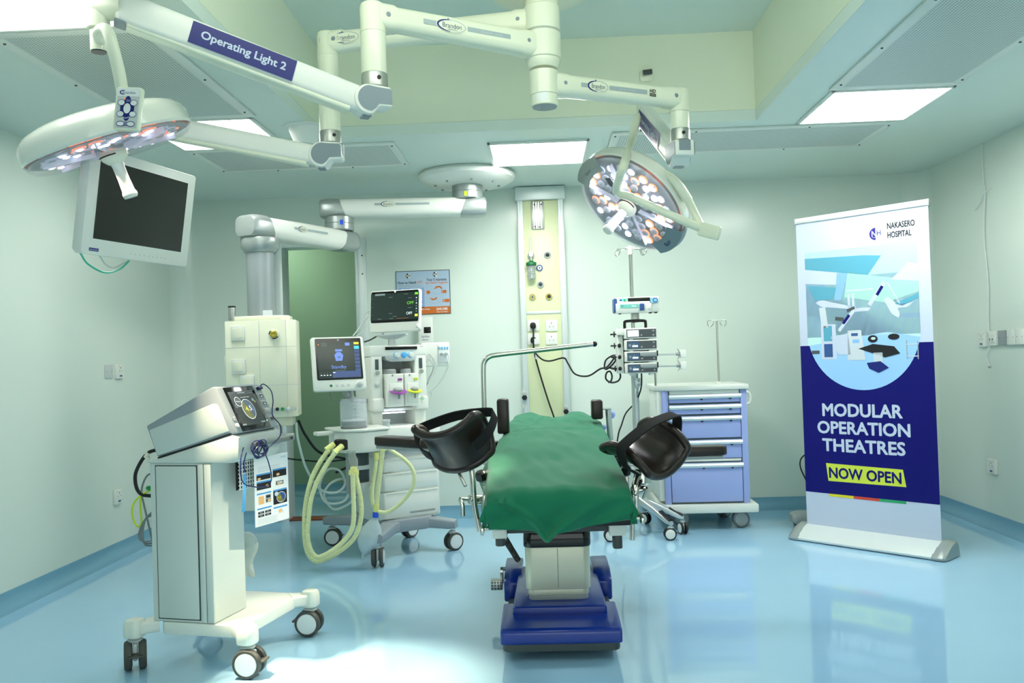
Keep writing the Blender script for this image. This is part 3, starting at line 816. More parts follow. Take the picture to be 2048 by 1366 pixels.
def keypad(f):
    M = T(0, 0, .0004)
    f.rect('light_grey', -kw * .43, -kh * .45, kw * .43, kh * .46, 1)
    f.rect('label_white', -kw * .43, kh * .28, kw * .43, kh * .46, 2)
    f.ring('logo_blue', -kw * .20, kh * .37, kw * .13, kh * .045, .001, .004, 3, 60, 300)
    f.text('logo_text', 'Brandon', -kw * .24, kh * .335, kw * .26, kh * .40, 3)
    f.disc('navy', 0, kh * .0, kw * .17, kh * .29, 3)
    f.rect('navy', -kw * .27, -kh * .10, kw * .27, kh * .08, 3)
    f.disc('ui_orange', -kw * .12, kh * .22, kw * .035, None, 6, n=12)
    f.text('print_white', '50', -kw * .05, kh * .16, kw * .1, kh * .2, 5)
    f.disc('label_white', 0, kh * .0, kw * .14, kh * .12, 5); f.ring('navy', 0, 0, kw * .15, kh * .125, .002, None, 6)
    for x, y in ((-.24, .13), (.24, .13), (-.24, -.13), (.24, -.13)):
        f.disc('label_white', kw * x, kh * y, kw * .13, kh * .062, 5); f.ring('navy', kw * x, kh * y, kw * .135, kh * .066, .0015, None, 6)
    for i in range(5): f.disc('print_white', kw * (-.10 + .05 * i), kh * (-.21 - .015 * math.sin(i)), kw * .022, None, 6, n=8)
    f.rect('navy', -kw * .16, -kh * .40, kw * .16, -kh * .31, 3)
    for x in (-.2, .2): f.disc('label_white', kw * x, -kh * .355, kw * .14, kh * .05, 5); f.ring('navy', kw * x, -kh * .355, kw * .15, kh * .056, .002, None, 6)
    for i in range(3): f.rect('print_white', kw * (-.08 + .06 * i), -kh * .39, kw * (-.05 + .06 * i), -kh * .32, 6)
flat('keypad', kp, Mk, keypad)
spot('operating_light_beam', c2 + n2 * .12, V(.74, .05, -1.94), 1050, R(31), .7, (1, .80, .54))

# ---------------------------------------------------------------- monitor on the third arm
Z3 = 2.607; tip3 = P(655, 80, 3.746)
TM = thing('ceiling_monitor', 'white ceiling-hung monitor with a blank dark screen, tilted sideways behind the left lamp', 'monitor', (HUB[0], HUB[1], Z3))
tb3 = P(668, 288, 3.746).z
extension_arm(TM, Z3, tip3, .0735, .10, .092, True, .50, .76, tb3, .046)
e3 = P(240, 236, 3.70)
spring_arm(TM, tip3, tb3, e3, h=.088, w=.072)
def quad(TL, TR, BR, BL, y0):
    r = [ray(*p) for p in (TL, TR, BR, BL)]; r = [v / v.y for v in r]
    A = Matrix((-r[1], r[2], -r[3])).transposed(); s = A.inverted() @ (-r[0]); d = [1, *s]; k = y0 / (sum(d) / 4)
    p = [r[i] * d[i] * k + V(0, 0, CAMZ) for i in range(4)]
    u = (p[1] - p[0] + p[2] - p[3]) / 2; v = (p[0] - p[3] + p[1] - p[2]) / 2
    return axes((p[0] + p[1] + p[2] + p[3]) / 4, u, v), u.length, v.length
Mm, mw, mh = quad((187, 290), (395, 354), (371, 534), (158, 506), 3.45)
bz = MB(); bz.prism(rrect(mw, mh, .012, 5), -.034, 0, Mm, bev=.004); dsp = bz.build('display_housing', 'white', TM, world=True)
bz = MB(); bz.prism(rrect(mw * .95, mh * .96, .012, 5), -.058, -.034, Mm, bev=.006); bz.build('rear_cover', 'white_bright', dsp, world=True)
sx0, sx1, sy0, sy1 = -mw / 2 + .055, mw / 2 - .055, -mh / 2 + .062, mh / 2 - .040
flat('screen', dsp, Mm, lambda f: f.rect('screen_blank', sx0, sy0, sx1, sy1, 2))
def fasc(f):
    f.rect('navy', -mw * .44, -mh * .465, -mw * .36, -mh * .435, 2); f.text('print_white', 'ebmedix', -mw * .435, -mh * .457, -mw * .365, -mh * .443, 3)
    for i in range(9): f.disc('grey_plastic', -mw * .08 + i * .028, -mh * .44, .0022, None, 2, n=8)
flat('fascia_print', dsp, Mm, fasc)
br = MB(); back = Mm @ V(0, 0, -.058); br.box((0, 0, -.075), (.12, .12, .034), .006, 2, Mm)
br.tube([Mm @ V(0, 0, -.09), Mm @ V(-.0, .10, -.12), e3 + V(.0, 0, -.14), e3 + V(0, 0, -.02)], .02, n=12); br.cyl(e3 + V(0, 0, -.16), e3 + V(0, 0, .04), .034, n=24, bev=.004)
br.build('mount', 'pendant_white', TM, world=True)
cb = MB(); cb.tube([P(160, 505, 3.32), P(176, 528, 3.34), P(210, 545, 3.4), P(240, 538, 3.5), P(258, 522, 3.55)], .0042, n=8); cb.build('teal_cable', 'cable_teal', TM, world=True)
cb = MB(); cb.tube([P(200, 512, 3.42), P(212, 529, 3.45), P(230, 535, 3.5), P(252, 524, 3.55)], .0036, n=8); cb.build('grey_cable', 'cable_white', TM, world=True)

# ---------------------------------------------------------------- supply boom with service head
BM = thing('supply_boom', 'jointed grey and white ceiling boom carrying the tall cream supply column on the left', 'supply boom', (-.47, 5.9, CEIL))
mb = MB(); mb.lathe([(0, -.002), (.325, -.002), (.335, -.02), (.325, -.045), (.27, -.075), (.12, -.085), (0, -.085)], None, 56); mp = mb.build('ceiling_mount', 'white', BM)
for i in range(8):
    a = R(45 * i + 12); MB().cyl((.22 * math.cos(a), .22 * math.sin(a), -.088), (.22 * math.cos(a), .22 * math.sin(a), -.078), .008, n=10).build('bolt', 'mid_grey', mp)
def drum(name, c, r, z0, z1, parent, bands=True):
    m_ = MB().lathe([(0, z0), (r - .008, z0), (r, z0 + .006), (r, (z0 + z1) / 2 - .002), (r - .003, (z0 + z1) / 2), (r, (z0 + z1) / 2 + .002), (r, z1 - .006), (r - .008, z1), (0, z1)], T(c[0], c[1], 0), 40)
    return m_.build(name, 'silver_paint', parent, world=True)
B0 = V(-.47, 5.9, 2.235); B1 = V(-1.34, 5.79, 2.235); B2a = V(-1.34, 5.79, 2.02); B2 = V(-1.67, 5.12, 2.02)
d0 = drum('upper_drum', (B0.x, B0.y), .105, 2.285, 2.385, BM)
fl = MB(); q = V(B0.x, B0.y, 2.315); fl.lathe([(.1055, 2.296), (.1055, 2.326)], T(B0.x, B0.y, 0), 8, 262, 273); fl.build('green_dot', 'yellow_green', d0, world=True)
def boom_arm(a, b, h, w, parent, pr=True):
    d = (b - a).normalized(); s = V(0, 0, 1).cross(d); L = (b - a).length; M = Matrix((d, s, (0, 0, 1))).transposed().to_4x4(); M.translation = a
    rings = [[M @ V(x, p, q) for p, q in rrect(w * k, h * kk, .05, 6)] for x, k, kk in ((-.02, .98, 1), (.09, 1, 1), (L * .5, 1, 1), (L - .09, 1, .96), (L + .03, .98, .94))]
    arm = MB().loft(rings).build('boom_arm', 'white_bright', parent, world=True)
    for xo, sg in ((0, -1), (L, 1)):
        rg = []
        for x, k in ((-.03, 1.03), (.02, 1.05), (.07, 1.04), (.105, .99), (.122, .88), (.126, .7)):
            rg.append([M @ V(xo + sg * (x + (.045 * (q / h + .0) if x < 0 else 0)), p, q) for p, q in rrect(w * k, h * k, .045 * k, 6)])
        MB().loft(rg).build('end_cover', 'silver_paint', arm, world=True)
    sd = 1 if s.y < 0 else -1
    S = axes(a + s * (sd * (w / 2 + .002)) + V(0, 0, h * .12), d if V(d.x, d.y, 0).cross(V(0, 0, 1)).dot(s) * sd > 0 else -d, (0, 0, 1))
    sg = 1 if (S.to_3x3() @ V(1, 0, 0)).dot(d) > 0 else -1
    f = MB(); brand_strip(f, S, min(sg * L * .30, sg * L * .72), max(sg * L * .30, sg * L * .72), .018, False, False); f.build('logo', None, arm, world=True, recalc=False)
    return arm
boom_arm(B0, B1, .125, .17, BM)
d1 = drum('middle_drum', (B1.x, B1.y), .098, 2.085, 2.18, BM)
fl = MB(); fl.lathe([(.0985, 2.115), (.0985, 2.148)], T(B1.x, B1.y, 0), 8, 285, 298); fl.build('blue_dot', 'blue_clip', d1, world=True)
boom_arm(B2a, B2, .135, .17, BM)
mb = MB(); mb.lathe([(0, 1.955), (.112, 1.955), (.116, 1.94), (.114, 1.90), (.092, 1.87), (.083, 1.865), (0, 1.865)], T(B2.x, B2.y, 0), 40); mb.build('column_head', 'silver_paint', BM, world=True)
mb = MB(); mb.lathe([(.0, 1.866), (.083, 1.866), (.083, 1.47), (0, 1.47)], T(B2.x, B2.y, 0), 40)
cm_ = mb.build('support_column', 'column_grey', BM, world=True)
# service head: chamfered tower turned slightly
SH = rz(R(10)); cxy = V(-1.665, 5.11, 0); Mh = T(cxy.x, cxy.y, 0) @ SH
def oct_(hw, hd, ch): return [(hw - ch, -hd), (hw, -hd + ch), (hw, hd - ch), (hw - ch, hd), (-hw + ch, hd), (-hw, hd - ch), (-hw, -hd + .07 * hw / .205), (0, -hd)]
ztop, zbot = 1.465, .885
mb = MB(); mb.prism(oct_(.205, .15, .05), zbot, ztop - .008, Mh, bev=.004); mb.prism(oct_(.17, .125, .05), ztop - .008, ztop + .02, Mh, bev=.008)
sh = mb.build('service_head', 'cream', BM, world=True)
mb = MB()
for z in (1.30, 1.075): mb.prism(oct_(.2058, .1508, .05), z - .0012, z + .0012, Mh)
for x in (-.0, .152): mb.box((x, -.1505, 1.17), (.002, .002, .57), 0, 1, Mh)
mb.build('panel_seams', 'light_grey', sh, world=True)
for (x, z) in ((-.125, 1.385), (-.125, 1.19), (-.125, 1.0), (-.075, 1.095)):
    mb = MB(); Mq = Mh @ T(x, -.150 + .07 * (-x / .205) - .001, z) @ rz(R(-18.8)) @ Matrix.Rotation(R(90), 4, 'X')
    mb.prism(rrect(.088, .086, .006, 3), 0, .010, Mq, bev=.002); pl = mb.build('socket_plate', 'white_bright', sh, world=True)
    mb = MB(); mb.prism(rrect(.062, .060, .004, 3), .010, .013, Mq, bev=.0012); mb.build('socket_cover', 'cream', pl, world=True)
mb = MB(); Mq = Mh @ T(.085, -.151, 1.372) @ Matrix.Rotation(R(90), 4, 'X'); mb.mat('white_bright').lathe([(.0, 0), (.031, 0), (.031, .008), (.02, .012)], Mq, 28); mb.mat('brass').lathe([(.02, .010), (.022, .024), (.015, .028), (.0, .022)], Mq, 24)
mb.mat('black'); mb.lathe([(.023, .0115), (.029, .0105)], Mq, 8, 250, 330); mb.lathe([(.023, .0115), (.029, .0105)], Mq, 8, 130, 180)
mb.build('gas_outlet', None, sh, world=True)
mb = MB(); mb.cyl(Mh @ V(-.165, -.06, ztop), Mh @ V(-.165, -.06, ztop + .075), .021, n=24, bev=.003); mb.build('metal_post', 'brushed', sh, world=True)
mb = MB(); mb.cyl(Mh @ V(-.165, -.06, ztop + .075), Mh @ V(-.165, -.06, ztop + .083), .0225, n=24, bev=.002); mb.build('post_cap', 'black', sh, world=True)
mb = MB(); mb.bb((.02, -.118, ztop + .02), (.075, -.112, ztop + .05), .001, 1, Mh); mb.build('label', 'label_white', sh, world=True)
mb = MB(); mb.bb((-.195, -.165, .925), (.20, -.150, .945), .002, 2, Mh); rl = mb.build('equipment_rail', 'brushed', sh, world=True)
for x, mt in ((.005, 'blue_clip'), (.035, 'black'), (.095, 'black'), (.125, 'plug_green'), (.158, 'white_bright')):
    q = MB(); q.cyl(Mh @ V(x, -.165, .935), Mh @ V(x, -.180, .935), .0105, n=16, bev=.002); q.build('rail_button', mt, rl, world=True)
mb = MB(); mb.prism(oct_(.17, .12, .04), .83, zbot, Mh, bev=.004); mb.build('lower_tray', 'cream', sh, world=True)
mb = MB(); mb.bb((.06, -.20, .765), (.19, -.19, .795), .003, 2, Mh); mb.bb((.09, -.19, .775), (.11, -.08, .84), .003, 2, Mh); mb.build('side_rail', 'brushed', sh, world=True)
mb = MB(); mb.box((-.210, -.02, 1.22), (.012, .08, .07), .003, 2, Mh); mb.build('side_socket', 'white_bright', sh, world=True)
# hoses hanging from the service head to the machine behind
mb = MB(); mb.tube([P(597, 842, 5.15), P(612, 872, 5.25), P(640, 905, 5.4), P(690, 918, 5.45), P(700, 930, 5.47), P(672, 945, 5.5)], .0085, n=10)
mb.tube([P(560, 915, 5.2), P(600, 920, 5.35), P(650, 923, 5.45), P(705, 918, 5.5)], .005, n=8); mb.build('black_hose', 'cable_black', BM, world=True)
mb = MB(); mb.tube([P(592, 845, 5.1), P(596, 880, 5.1), P(612, 935, 5.12), P(640, 978, 5.15), P(672, 985, 5.2), P(690, 968, 5.25), P(680, 942, 5.28), P(655, 940, 5.25), P(640, 970, 5.2), P(650, 1003, 5.18), P(680, 1006, 5.2), P(696, 990, 5.25), P(690, 960, 5.28), P(664, 965, 5.24), P(648, 990, 5.2), P(666, 1018, 5.2), P(694, 1010, 5.25), P(715, 990, 5.3)], .0075, n=10)
mb.build('grey_hose', 'hose_grey', BM, world=True)
# ================================================================ BACK WALL FITTINGS
WY = BACK - .001
RX90 = Matrix.Rotation(R(90), 4, 'X')              # local xy plane -> facing -Y
def wallM(x, z, y=WY): return T(x, y, z) @ RX90
gx0, gx1 = P(1040, 600, 6.44).x, P(1133, 600, 6.44).x
gtop, gbot = CEIL - .005, .62
GP = thing('medical_gas_panel', 'tall pale green service panel with gas outlets in an aluminium frame on the back wall', 'service panel', ((gx0 + gx1) / 2, WY, gbot))
gw = gx1 - gx0; hw = gw / 2; gh = gtop - gbot
MB().bb((-hw + .03, -.055, 0), (hw - .03, 0, gh - .10), .004).build('panel_face', 'pale_green_panel', GP)
for s in (-1, 1):
    mb = MB(); x = s * (hw - .022)
    mb.bb((x - .022, -.075, -.0), (x + .022, 0, gh - .09), .004)
    for q in (-.011, .009): mb.bb((x + q - .003, -.079, 0), (x + q + .003, -.073, gh - .09), .001, 1)
    mb.build('side_rail', 'alu_pale', GP)
MB().bb((-hw - .012, -.095, gh - .10), (hw + .012, 0, gh), .005).build('top_cap', 'alu_pale', GP)
zc = P(1086, 625, 6.44).z - gbot
MB().bb((-hw + .045, -.060, zc - .011), (hw - .045, -.054, zc + .011), .002).build('cross_strip', 'alu_pale', GP)
def gl(px, py): q = P(px, py, 6.44); return q.x - GP.location.x, q.z - gbot
x, z = gl(1075, 431)
mb = MB()
mb.bb((x - .048, -.066, z - .105), (x + .048, -.054, z + .105), .003)
for q in (-.028, -.009, .009, .028): mb.bb((x + q - .006, -.075, z - .103), (x + q + .006, -.064, z + .103), .002, 1)
rl = mb.build('mounting_rail', 'brushed', GP)
for q, p in ((-.022, .08), (.03, .08), (-.022, -.085), (.012, -.09)): MB().cyl((x + q, -.080, z + p), (x + q, -.074, z + p), .006, n=10).build('screw', 'dark_grey', rl)
for px, py, ring, core in ((1095, 510, 'mid_grey', 'black'), (1079, 536, 'ring_blue', 'white_bright'), (1081, 569, 'silver_paint', 'dark_grey'), (1065, 594, 'brass', 'mid_grey'), (1098, 593, 'brass', 'dark_grey'), (1062, 512, 'silver_paint', 'mid_grey')):
    x, z = gl(px, py); M = T(x, -.055, z) @ RX90
    mb = MB(); mb.lathe([(0, 0), (.028, 0), (.028, .006), (.024, .012), (.019, .013), (.018, .009), (0, .009)], M, 28)
    o = mb.build('gas_outlet', 'white_bright', GP)
    mb = MB(); mb.lathe([(.0185, .010), (.024, .0135), (.0185, .0135)], M, 28); mb.build('outlet_ring', ring, o)
    mb = MB(); mb.lathe([(0, .009), (.017, .009), (.015, .014), (.006, .015), (.0, .010)], M, 24); mb.build('outlet_core', core, o)
    mb = MB(); mb.lathe([(.0, .0148), (.005, .0148), (.0, .017)], M, 12); mb.build('outlet_pin', 'black', o)
# wall sockets inside the panel
for px, py in ((1067, 651), (1103, 651), (1067, 678), (1103, 678)):
    x, z = gl(px, py); M = T(x, -.055, z) @ RX90
    mb = MB(); mb.prism(rrect(.086, .086, .008, 4), 0, .009, M, bev=.002); o = mb.build('power_socket', 'white_bright', GP)
    mb = MB()
    for a, b, w, h in ((0, .017, .005, .010), (-.014, -.009, .009, .004), (.014, -.009, .009, .004)): mb.box((a, b, .0094), (w, h, .001), 0, 1, M)
    if px > 1080: mb.build('socket_slots', 'dark_grey', o)
def gw_(px, py, off=0): q = P(px, py, 6.36); return q + V(0, off, 0)
# oxygen flowmeter hanging on the panel
x, z = gl(1062, 512); FM = thing('oxygen_flowmeter', 'oxygen flowmeter with a green lid and clear humidifier jar plugged into the green wall panel', 'flowmeter', (GP.location.x + x, WY - .07, gbot + z))
MB().lathe([(0, .03), (.010, .03), (.010, .135), (.004, .139), (0, .139)], T(0, -.035, 0), 18).build('flow_tube', 'clear_plastic', FM)
mb = MB(); mb.box((0, -.03, .012), (.034, .034, .04), .006); mb.cyl((0, .0, .0), (0, -.05, .0), .013); mb.cyl((0, -.035, .0), (0, -.035, -.045), .009); mb.build('valve_body', 'alu', FM)
MB().lathe([(0, -.04), (.014, -.04), (.022, -.05), (.038, -.054), (.040, -.072), (.036, -.078), (0, -.078)], T(0, -.035, 0), 28).build('jar_lid', 'cap_green', FM)
jar = MB().lathe([(.030, -.078), (.031, -.165), (.026, -.178), (0, -.18)], T(0, -.035, 0), 24).build('jar', 'clear_plastic', FM)
MB().lathe([(.0, -.10), (.005, -.10), (.007, -.165), (0, -.168)], T(0, -.035, 0), 10).build('diffuser_stem', 'white_bright', jar)
for z_ in (-.12, -.135, -.17): MB().lathe([(.0312, z_ - .001), (.0325, z_), (.0312, z_ + .001)], T(0, -.035, 0), 24).build('level_mark', 'light_grey', jar)
# two plugs with their cords
def plug(px, py, label):
    q = P(px, py, 6.44); t = thing('power_plug', label, 'power plug', (q.x, 6.43, q.z)); mb = MB()
    mb.prism([(-.024, -.006), (-.020, .018), (-.008, .026), (.008, .026), (.020, .018), (.024, -.006), (.014, -.022), (-.014, -.022)], .0, .034, RX90, bev=.006); mb.build('plug_body', 'black', t); return t
pA = plug(1066, 652, 'black plug in the upper left socket of the green wall panel')
mb = MB(); mb.tube([P(1066, 656, 6.39), P(1067, 668, 6.37), P(1067, 690, 6.36), P(1069, 705, 6.36)], .006, n=8); mb.tube([P(1069, 702, 6.36), P(1071, 716, 6.37), P(1082, 755, 6.38), P(1096, 800, 6.38), P(1109, 838, 6.38), P(1120, 880, 6.38)], .006, n=8)
mb.build('cord', 'cable_black', pA, world=True)
mb = MB(); q = P(1073, 712, 6.36); mb.box((q.x, q.y - .005, q.z), (.018, .003, .045), .001, 1); mb.build('cord_tag', 'label_white', pA, world=True)
pB = plug(1067, 681, 'black plug in the lower left socket with a long cord looping to the pump stand')
mb = MB(); q = P(1068, 682, 6.385); mb.box((q.x + .008, q.y - .003, q.z - .004), (.026, .003, .044), .001, 1); mb.build('cord_tag', 'label_white', pB, world=True)
mb = MB(); mb.tube([P(1067, 686, 6.39), P(1069, 702, 6.36), P(1083, 718, 6.32), P(1100, 722, 6.25), P(1127, 716, 6.15), P(1136, 727, 6.1), P(1150, 748, 6.05), P(1176, 752, 5.98), P(1200, 738, 5.92), P(1214, 734, 5.9), P(1228, 716, 5.88), P(1226, 711, 5.87), P(1212, 720, 5.86), P(1209, 735, 5.86), P(1214, 738, 5.85), P(1226, 728, 5.83), P(1233, 718, 5.82)], .006, n=8)
mb.tube([P(1212, 737, 5.86), P(1222, 736, 5.85), P(1236, 742, 5.84), P(1241, 752, 5.84), P(1236, 762, 5.84), P(1222, 765, 5.85), P(1212, 758, 5.86), P(1213, 746, 5.86), P(1220, 743, 5.86), P(1224, 752, 5.86), P(1222, 762, 5.86), P(1216, 765, 5.86)], .006, n=8)
mb.build('cord', 'cable_black', pB, world=True)
# clamp knobs on the side rails of the panel
for px, py, w_ in ((1049, 795, 'left'), (1132, 823, 'right')):
    q = P(px, py, 6.42); t = thing('clamp_knob', 'small black star knob on the %s frame rail of the green wall panel' % w_, 'knob', (q.x, 6.42, q.z)); mb = MB()
    pts = [((.017 if i % 2 else .0225) * math.cos(R(30 * i)), (.017 if i % 2 else .0225) * math.sin(R(30 * i))) for i in range(12)]
    mb.prism(pts, 0, .028, RX90, bev=.004); mb.cyl((0, .0, 0), (0, .03, 0), .008); mb.build('knob', 'black', t)
    mb = MB(); mb.bb((-.014, .0, -.075), (.014, .006, -.045), .001, 1); mb.bb((-.014, .0, .03), (.014, .006, .05), .001, 1); mb.build('slide', 'white_bright', t)

# hand hygiene poster
pTL, pBR = P(791, 543, WY), P(903, 626, WY); px0, px1, pz0, pz1 = pTL.x, pBR.x - .004, P(850, 629, WY).z, P(845, 541, WY).z
PO = thing('wall_poster', 'blue and orange hand hygiene poster behind the patient monitor on the back wall', 'poster', ((px0 + px1) / 2, WY, (pz0 + pz1) / 2))
w, h = px1 - px0, pz1 - pz0
MB().bb((-w / 2, -.006, -h / 2), (w / 2, 0, h / 2), .001, 1).build('backing', 'print_slate', PO)
def nh(f, cx, cy, r, dark='print_black'):
    f.disc('label_white', cx, cy, r, None, 4); f.disc(dark, cx, cy, r * .97, None, 5, 90, 270)
    f.ring('print_grey', cx, cy, r, r, r * .05, None, 6, -90, 90)
    f.text('label_white', 'N', cx - r * .66, cy - r * .42, cx + r * .04, cy + r * .48, 7, bold=.03); f.text(dark, 'H', cx + r * .12, cy - r * .38, cx + r * .74, cy + r * .52, 7, bold=.03)
    f.rect('print_grey', cx - r * .5, cy - r * .56, cx + r * .5, cy - r * .5, 7)
def post(f):
    f.rect('print_poster', -w / 2 + .005, -h / 2 + .005, w / 2 - .005, h / 2 - .005, 1)
    f.rect('print_orange', -w / 2 + .005, -h / 2 + .005, w / 2 - .005, -h / 2 + .058, 2)
    nh(f, -w * .265, h * .385, .020); nh(f, w * .235, h * .40, .020)
    f.text('print_black', 'How to Hand', -w * .46, h * .205, -w * .135, h * .265, 3, bold=.015); f.text('print_text_orange', 'rub?', -w * .13, h * .215, -w * .01, h * .27, 3, bold=.015)
    for i in range(2): f.rect('print_grey', -w * .46, h * (.17 - .03 * i), -w * .03, h * (.178 - .03 * i), 3)
    f.text('print_black', 'Your 5 moments', w * .07, h * .255, w * .44, h * .315, 3, bold=.012); f.text('print_text_orange', 'for Hand Hygiene', w * .05, h * .175, w * .46, h * .24, 3, bold=.012)
    f.rect('print_posterblue', -w * .46, -h * .34, w * .02, h * .11, 2)
    for i in range(3):
        for j in range(4): f.disc('print_palegrey', -w * (.38 - .16 * i), h * (.06 - .11 * j), w * .045, h * .03, 3); f.disc('ring_blue', -w * (.42 - .16 * i), h * (.085 - .11 * j), w * .009, None, 4, n=8)
    f.rect('print_palegrey', w * .035, -h * .36, w * .038, h * .30, 2)
    f.ring('print_grey', w * .22, -h * .09, w * .14, h * .17, .001, None, 3); f.line('print_grey', [(w * .15, h * .0), (w * .26, -h * .07), (w * .36, h * .0)], .002, 3); f.line('print_grey', [(w * .24, -h * .16), (w * .30, -h * .24), (w * .38, -h * .2)], .002, 3)
    def arrow(x, y, L, t, n):
        f.poly('print_orange', [(x, y - t / 2), (x + L * .7, y - t / 2), (x + L * .7, y - t * .85), (x + L, y), (x + L * .7, y + t * .85), (x + L * .7, y + t / 2), (x, y + t / 2)], 4); f.text('label_white', n, x + L * .08, y - t * .38, x + L * .24, y + t * .38, 5)
    arrow(w * .035, -h * .0, w * .10, h * .065, '1'); arrow(w * .34, h * .005, w * .10, h * .065, '4'); arrow(w * .36, -h * .2, w * .13, h * .07, '5')
    f.ring('print_orange', w * .285, h * .06, w * .06, h * .06, .012, None, 4, 5, 175); f.ring('print_orange', w * .19, -h * .115, w * .055, h * .05, .012, None, 4, 185, 355)
    f.text('label_white', '2', w * .225, h * .04, w * .24, h * .08, 5); f.text('label_white', '3', w * .135, -h * .15, w * .15, -h * .11, 5)
    f.text('label_white', 'Patient Safety', -w * .06, -h / 2 + .032, w * .12, -h / 2 + .046, 3, bold=.01); f.rect('print_text_orange', w * .19, -h / 2 + .012, w * .193, -h / 2 + .052, 3)
    f.text('label_white', 'SAVE LIVES', w * .24, -h / 2 + .030, w * .44, -h / 2 + .047, 3, bold=.03); f.text('label_white', 'Clean Your Hands', w * .24, -h / 2 + .012, w * .44, -h / 2 + .023, 3)
flat('poster_print', PO, T(0, -.0062, 0) @ RX90, post, world=False)

# soap dispenser under the poster
q0, q1 = P(836, 637, 6.45), P(868, 690, 6.45)
SD = thing('soap_dispenser', 'white wall dispenser with a small dark window under the poster', 'dispenser', ((q0.x + q1.x) / 2, WY, q1.z))
dw, dh = q1.x - q0.x, q0.z - q1.z + .01
MB().bb((-dw / 2, -.085, -.03), (dw / 2, 0, dh), .012, 3).build('housing', 'white_bright', SD)
MB().bb((-.012, -.088, dh * .42), (.042, -.080, dh * .64), .004).build('window', 'black_gloss', SD)
flat('lettering', SD, T(0, -.0856, 0) @ RX90, lambda f: (f.text('print_indigo', 'Sterillium', -.03, dh * .27, .03, dh * .34, 1), f.text('print_indigo', 'dispenser', -.025, dh * .16, .025, dh * .22, 1)), world=False)
# white socket plate behind the pump cable
q = P(1222, 727, WY); t = thing('socket_plate', 'small grey wall plate behind the pump stand cable on the back wall', 'wall plate', (q.x, WY, q.z))
MB().bb((-.045, -.01, -.03), (.045, 0, .03), .003).build('plate', 'light_grey', t)

# side wall plates
def plate(side, px, py, w, h, label, kind):
    xw = XL + .001 if side == 'l' else XR - .001; q = PX(px, py, xw); s = 1 if side == 'l' else -1
    t = thing('wall_socket' if kind in ('usb', 'switch') else 'wall_plate', label, 'wall socket' if kind == 'usb' else 'switch' if kind == 'switch' else 'wall plate', (xw, q.y, q.z))
    M = Matrix(((0, 0, s, 0), (s, 0, 0, 0), (0, 1, 0, 0), (0, 0, 0, 1)))
    M = axes((0, 0, 0), (0, s, 0), (0, 0, 1))
    mb = MB(); mb.prism(rrect(w, h, .006, 3), 0, .018 if kind != 'flat' else .006, M, bev=.002); o = mb.build('plate', {'flat': 'light_grey', 'metal': 'mid_grey'}.get(kind, 'white_bright'), t)
    d = .0185 if kind != 'flat' else .0065
    if kind == 'usb':
        mb = MB(M); mb.box((0, h * .1, d - .001), (w * .62, h * .55, .004), .001, 1); mb.build('socket_face', 'white', t)
        flat('socket_slots', t, M @ T(0, 0, d + .001), lambda f: (f.rect('dark_grey', -.004, h * .20, .004, h * .30, 2), f.rect('dark_grey', -.022, h * .02, -.012, h * .06, 2), f.rect('dark_grey', .012, h * .02, .022, h * .06, 2), f.disc('dark_grey', -w * .3, h * .38, .003, None, 2, n=8), f.disc('dark_grey', w * .3, h * .38, .003, None, 2, n=8), f.rect('ring_blue', -.016, -h * .36, .016, -h * .25, 2)), world=False)
    elif kind == 'switch':
        mb = MB(M)
        for xx in (-.016, .016): mb.box((xx, 0, d + .002), (.026, .05, .008), .003)
        mb.build('rocker', 'white', t); flat('rocker_marks', t, M @ T(0, 0, d + .0062), lambda f: (f.rect('dark_grey', -.022, -.012, -.012, .002, 1), f.rect('dark_grey', .010, -.012, .020, .002, 1)), world=False)
    elif kind in ('flat', 'metal', 'blank'):
        flat('screws', t, M @ T(0, 0, d), lambda f: (f.disc('dark_grey', -w * .32, 0, .0035, None, 1, n=8), f.disc('dark_grey', w * .32, 0, .0035, None, 1, n=8)), world=False)
    return t
plate('l', 217, 743, .095, .088, 'flat grey blanking plate on the left wall, beside the white socket', 'flat')
plate('l', 236, 743, .090, .094, 'white wall socket beside the grey blanking plate, upper one on the left wall', 'usb')
plate('l', 233, 993, .090, .094, 'white wall socket low on the left wall near the cart cables', 'usb')
plate('r', 1968, 679, .090, .094, 'first white socket of the row on the right wall, next to the double switch', 'usb')
plate('r', 1990, 677, .086, .09, 'white double rocker switch on the right wall', 'switch')
plate('r', 2009, 675, .09, .09, 'flat grey plate in the row of plates on the right wall', 'metal')
plate('r', 2027, 674, .09, .094, 'white blank plate in the row on the right wall, nearer than the grey plate', 'blank')
plate('r', 2045, 673, .09, .094, 'white blank plate at the near end of the row on the right wall', 'blank')
plate('r', 1988, 933, .10, .094, 'white socket low on the right wall behind the banner', 'usb')
CBL = thing('hanging_cable', 'thin tangled pale cable hanging down the right wall above the sockets', 'cable', PX(1966, 310, XR - .01))
mb = MB(); X_ = XR - .012
mb.tube([PX(1964, 278, X_), PX(1965, 320, X_), PX(1968, 365, X_), PX(1970, 385, X_), PX(1968, 470, X_), PX(1976, 560, X_), PX(1977, 640, X_), PX(1980, 690, X_), PX(1974, 715, X_), PX(1980, 735, X_)], .004, n=6)
mb.tube([PX(1981, 376, X_), PX(1970, 384, X_ - .02), PX(1962, 400, X_), PX(1950, 420, X_)], .003, n=6); mb.build('cable', 'cable_white', CBL, world=True)
mb = MB(); q = PX(1979, 734, X_ - .01); mb.box(q, (.012, .02, .014), .003); mb.build('connector', 'mid_grey', CBL, world=True)

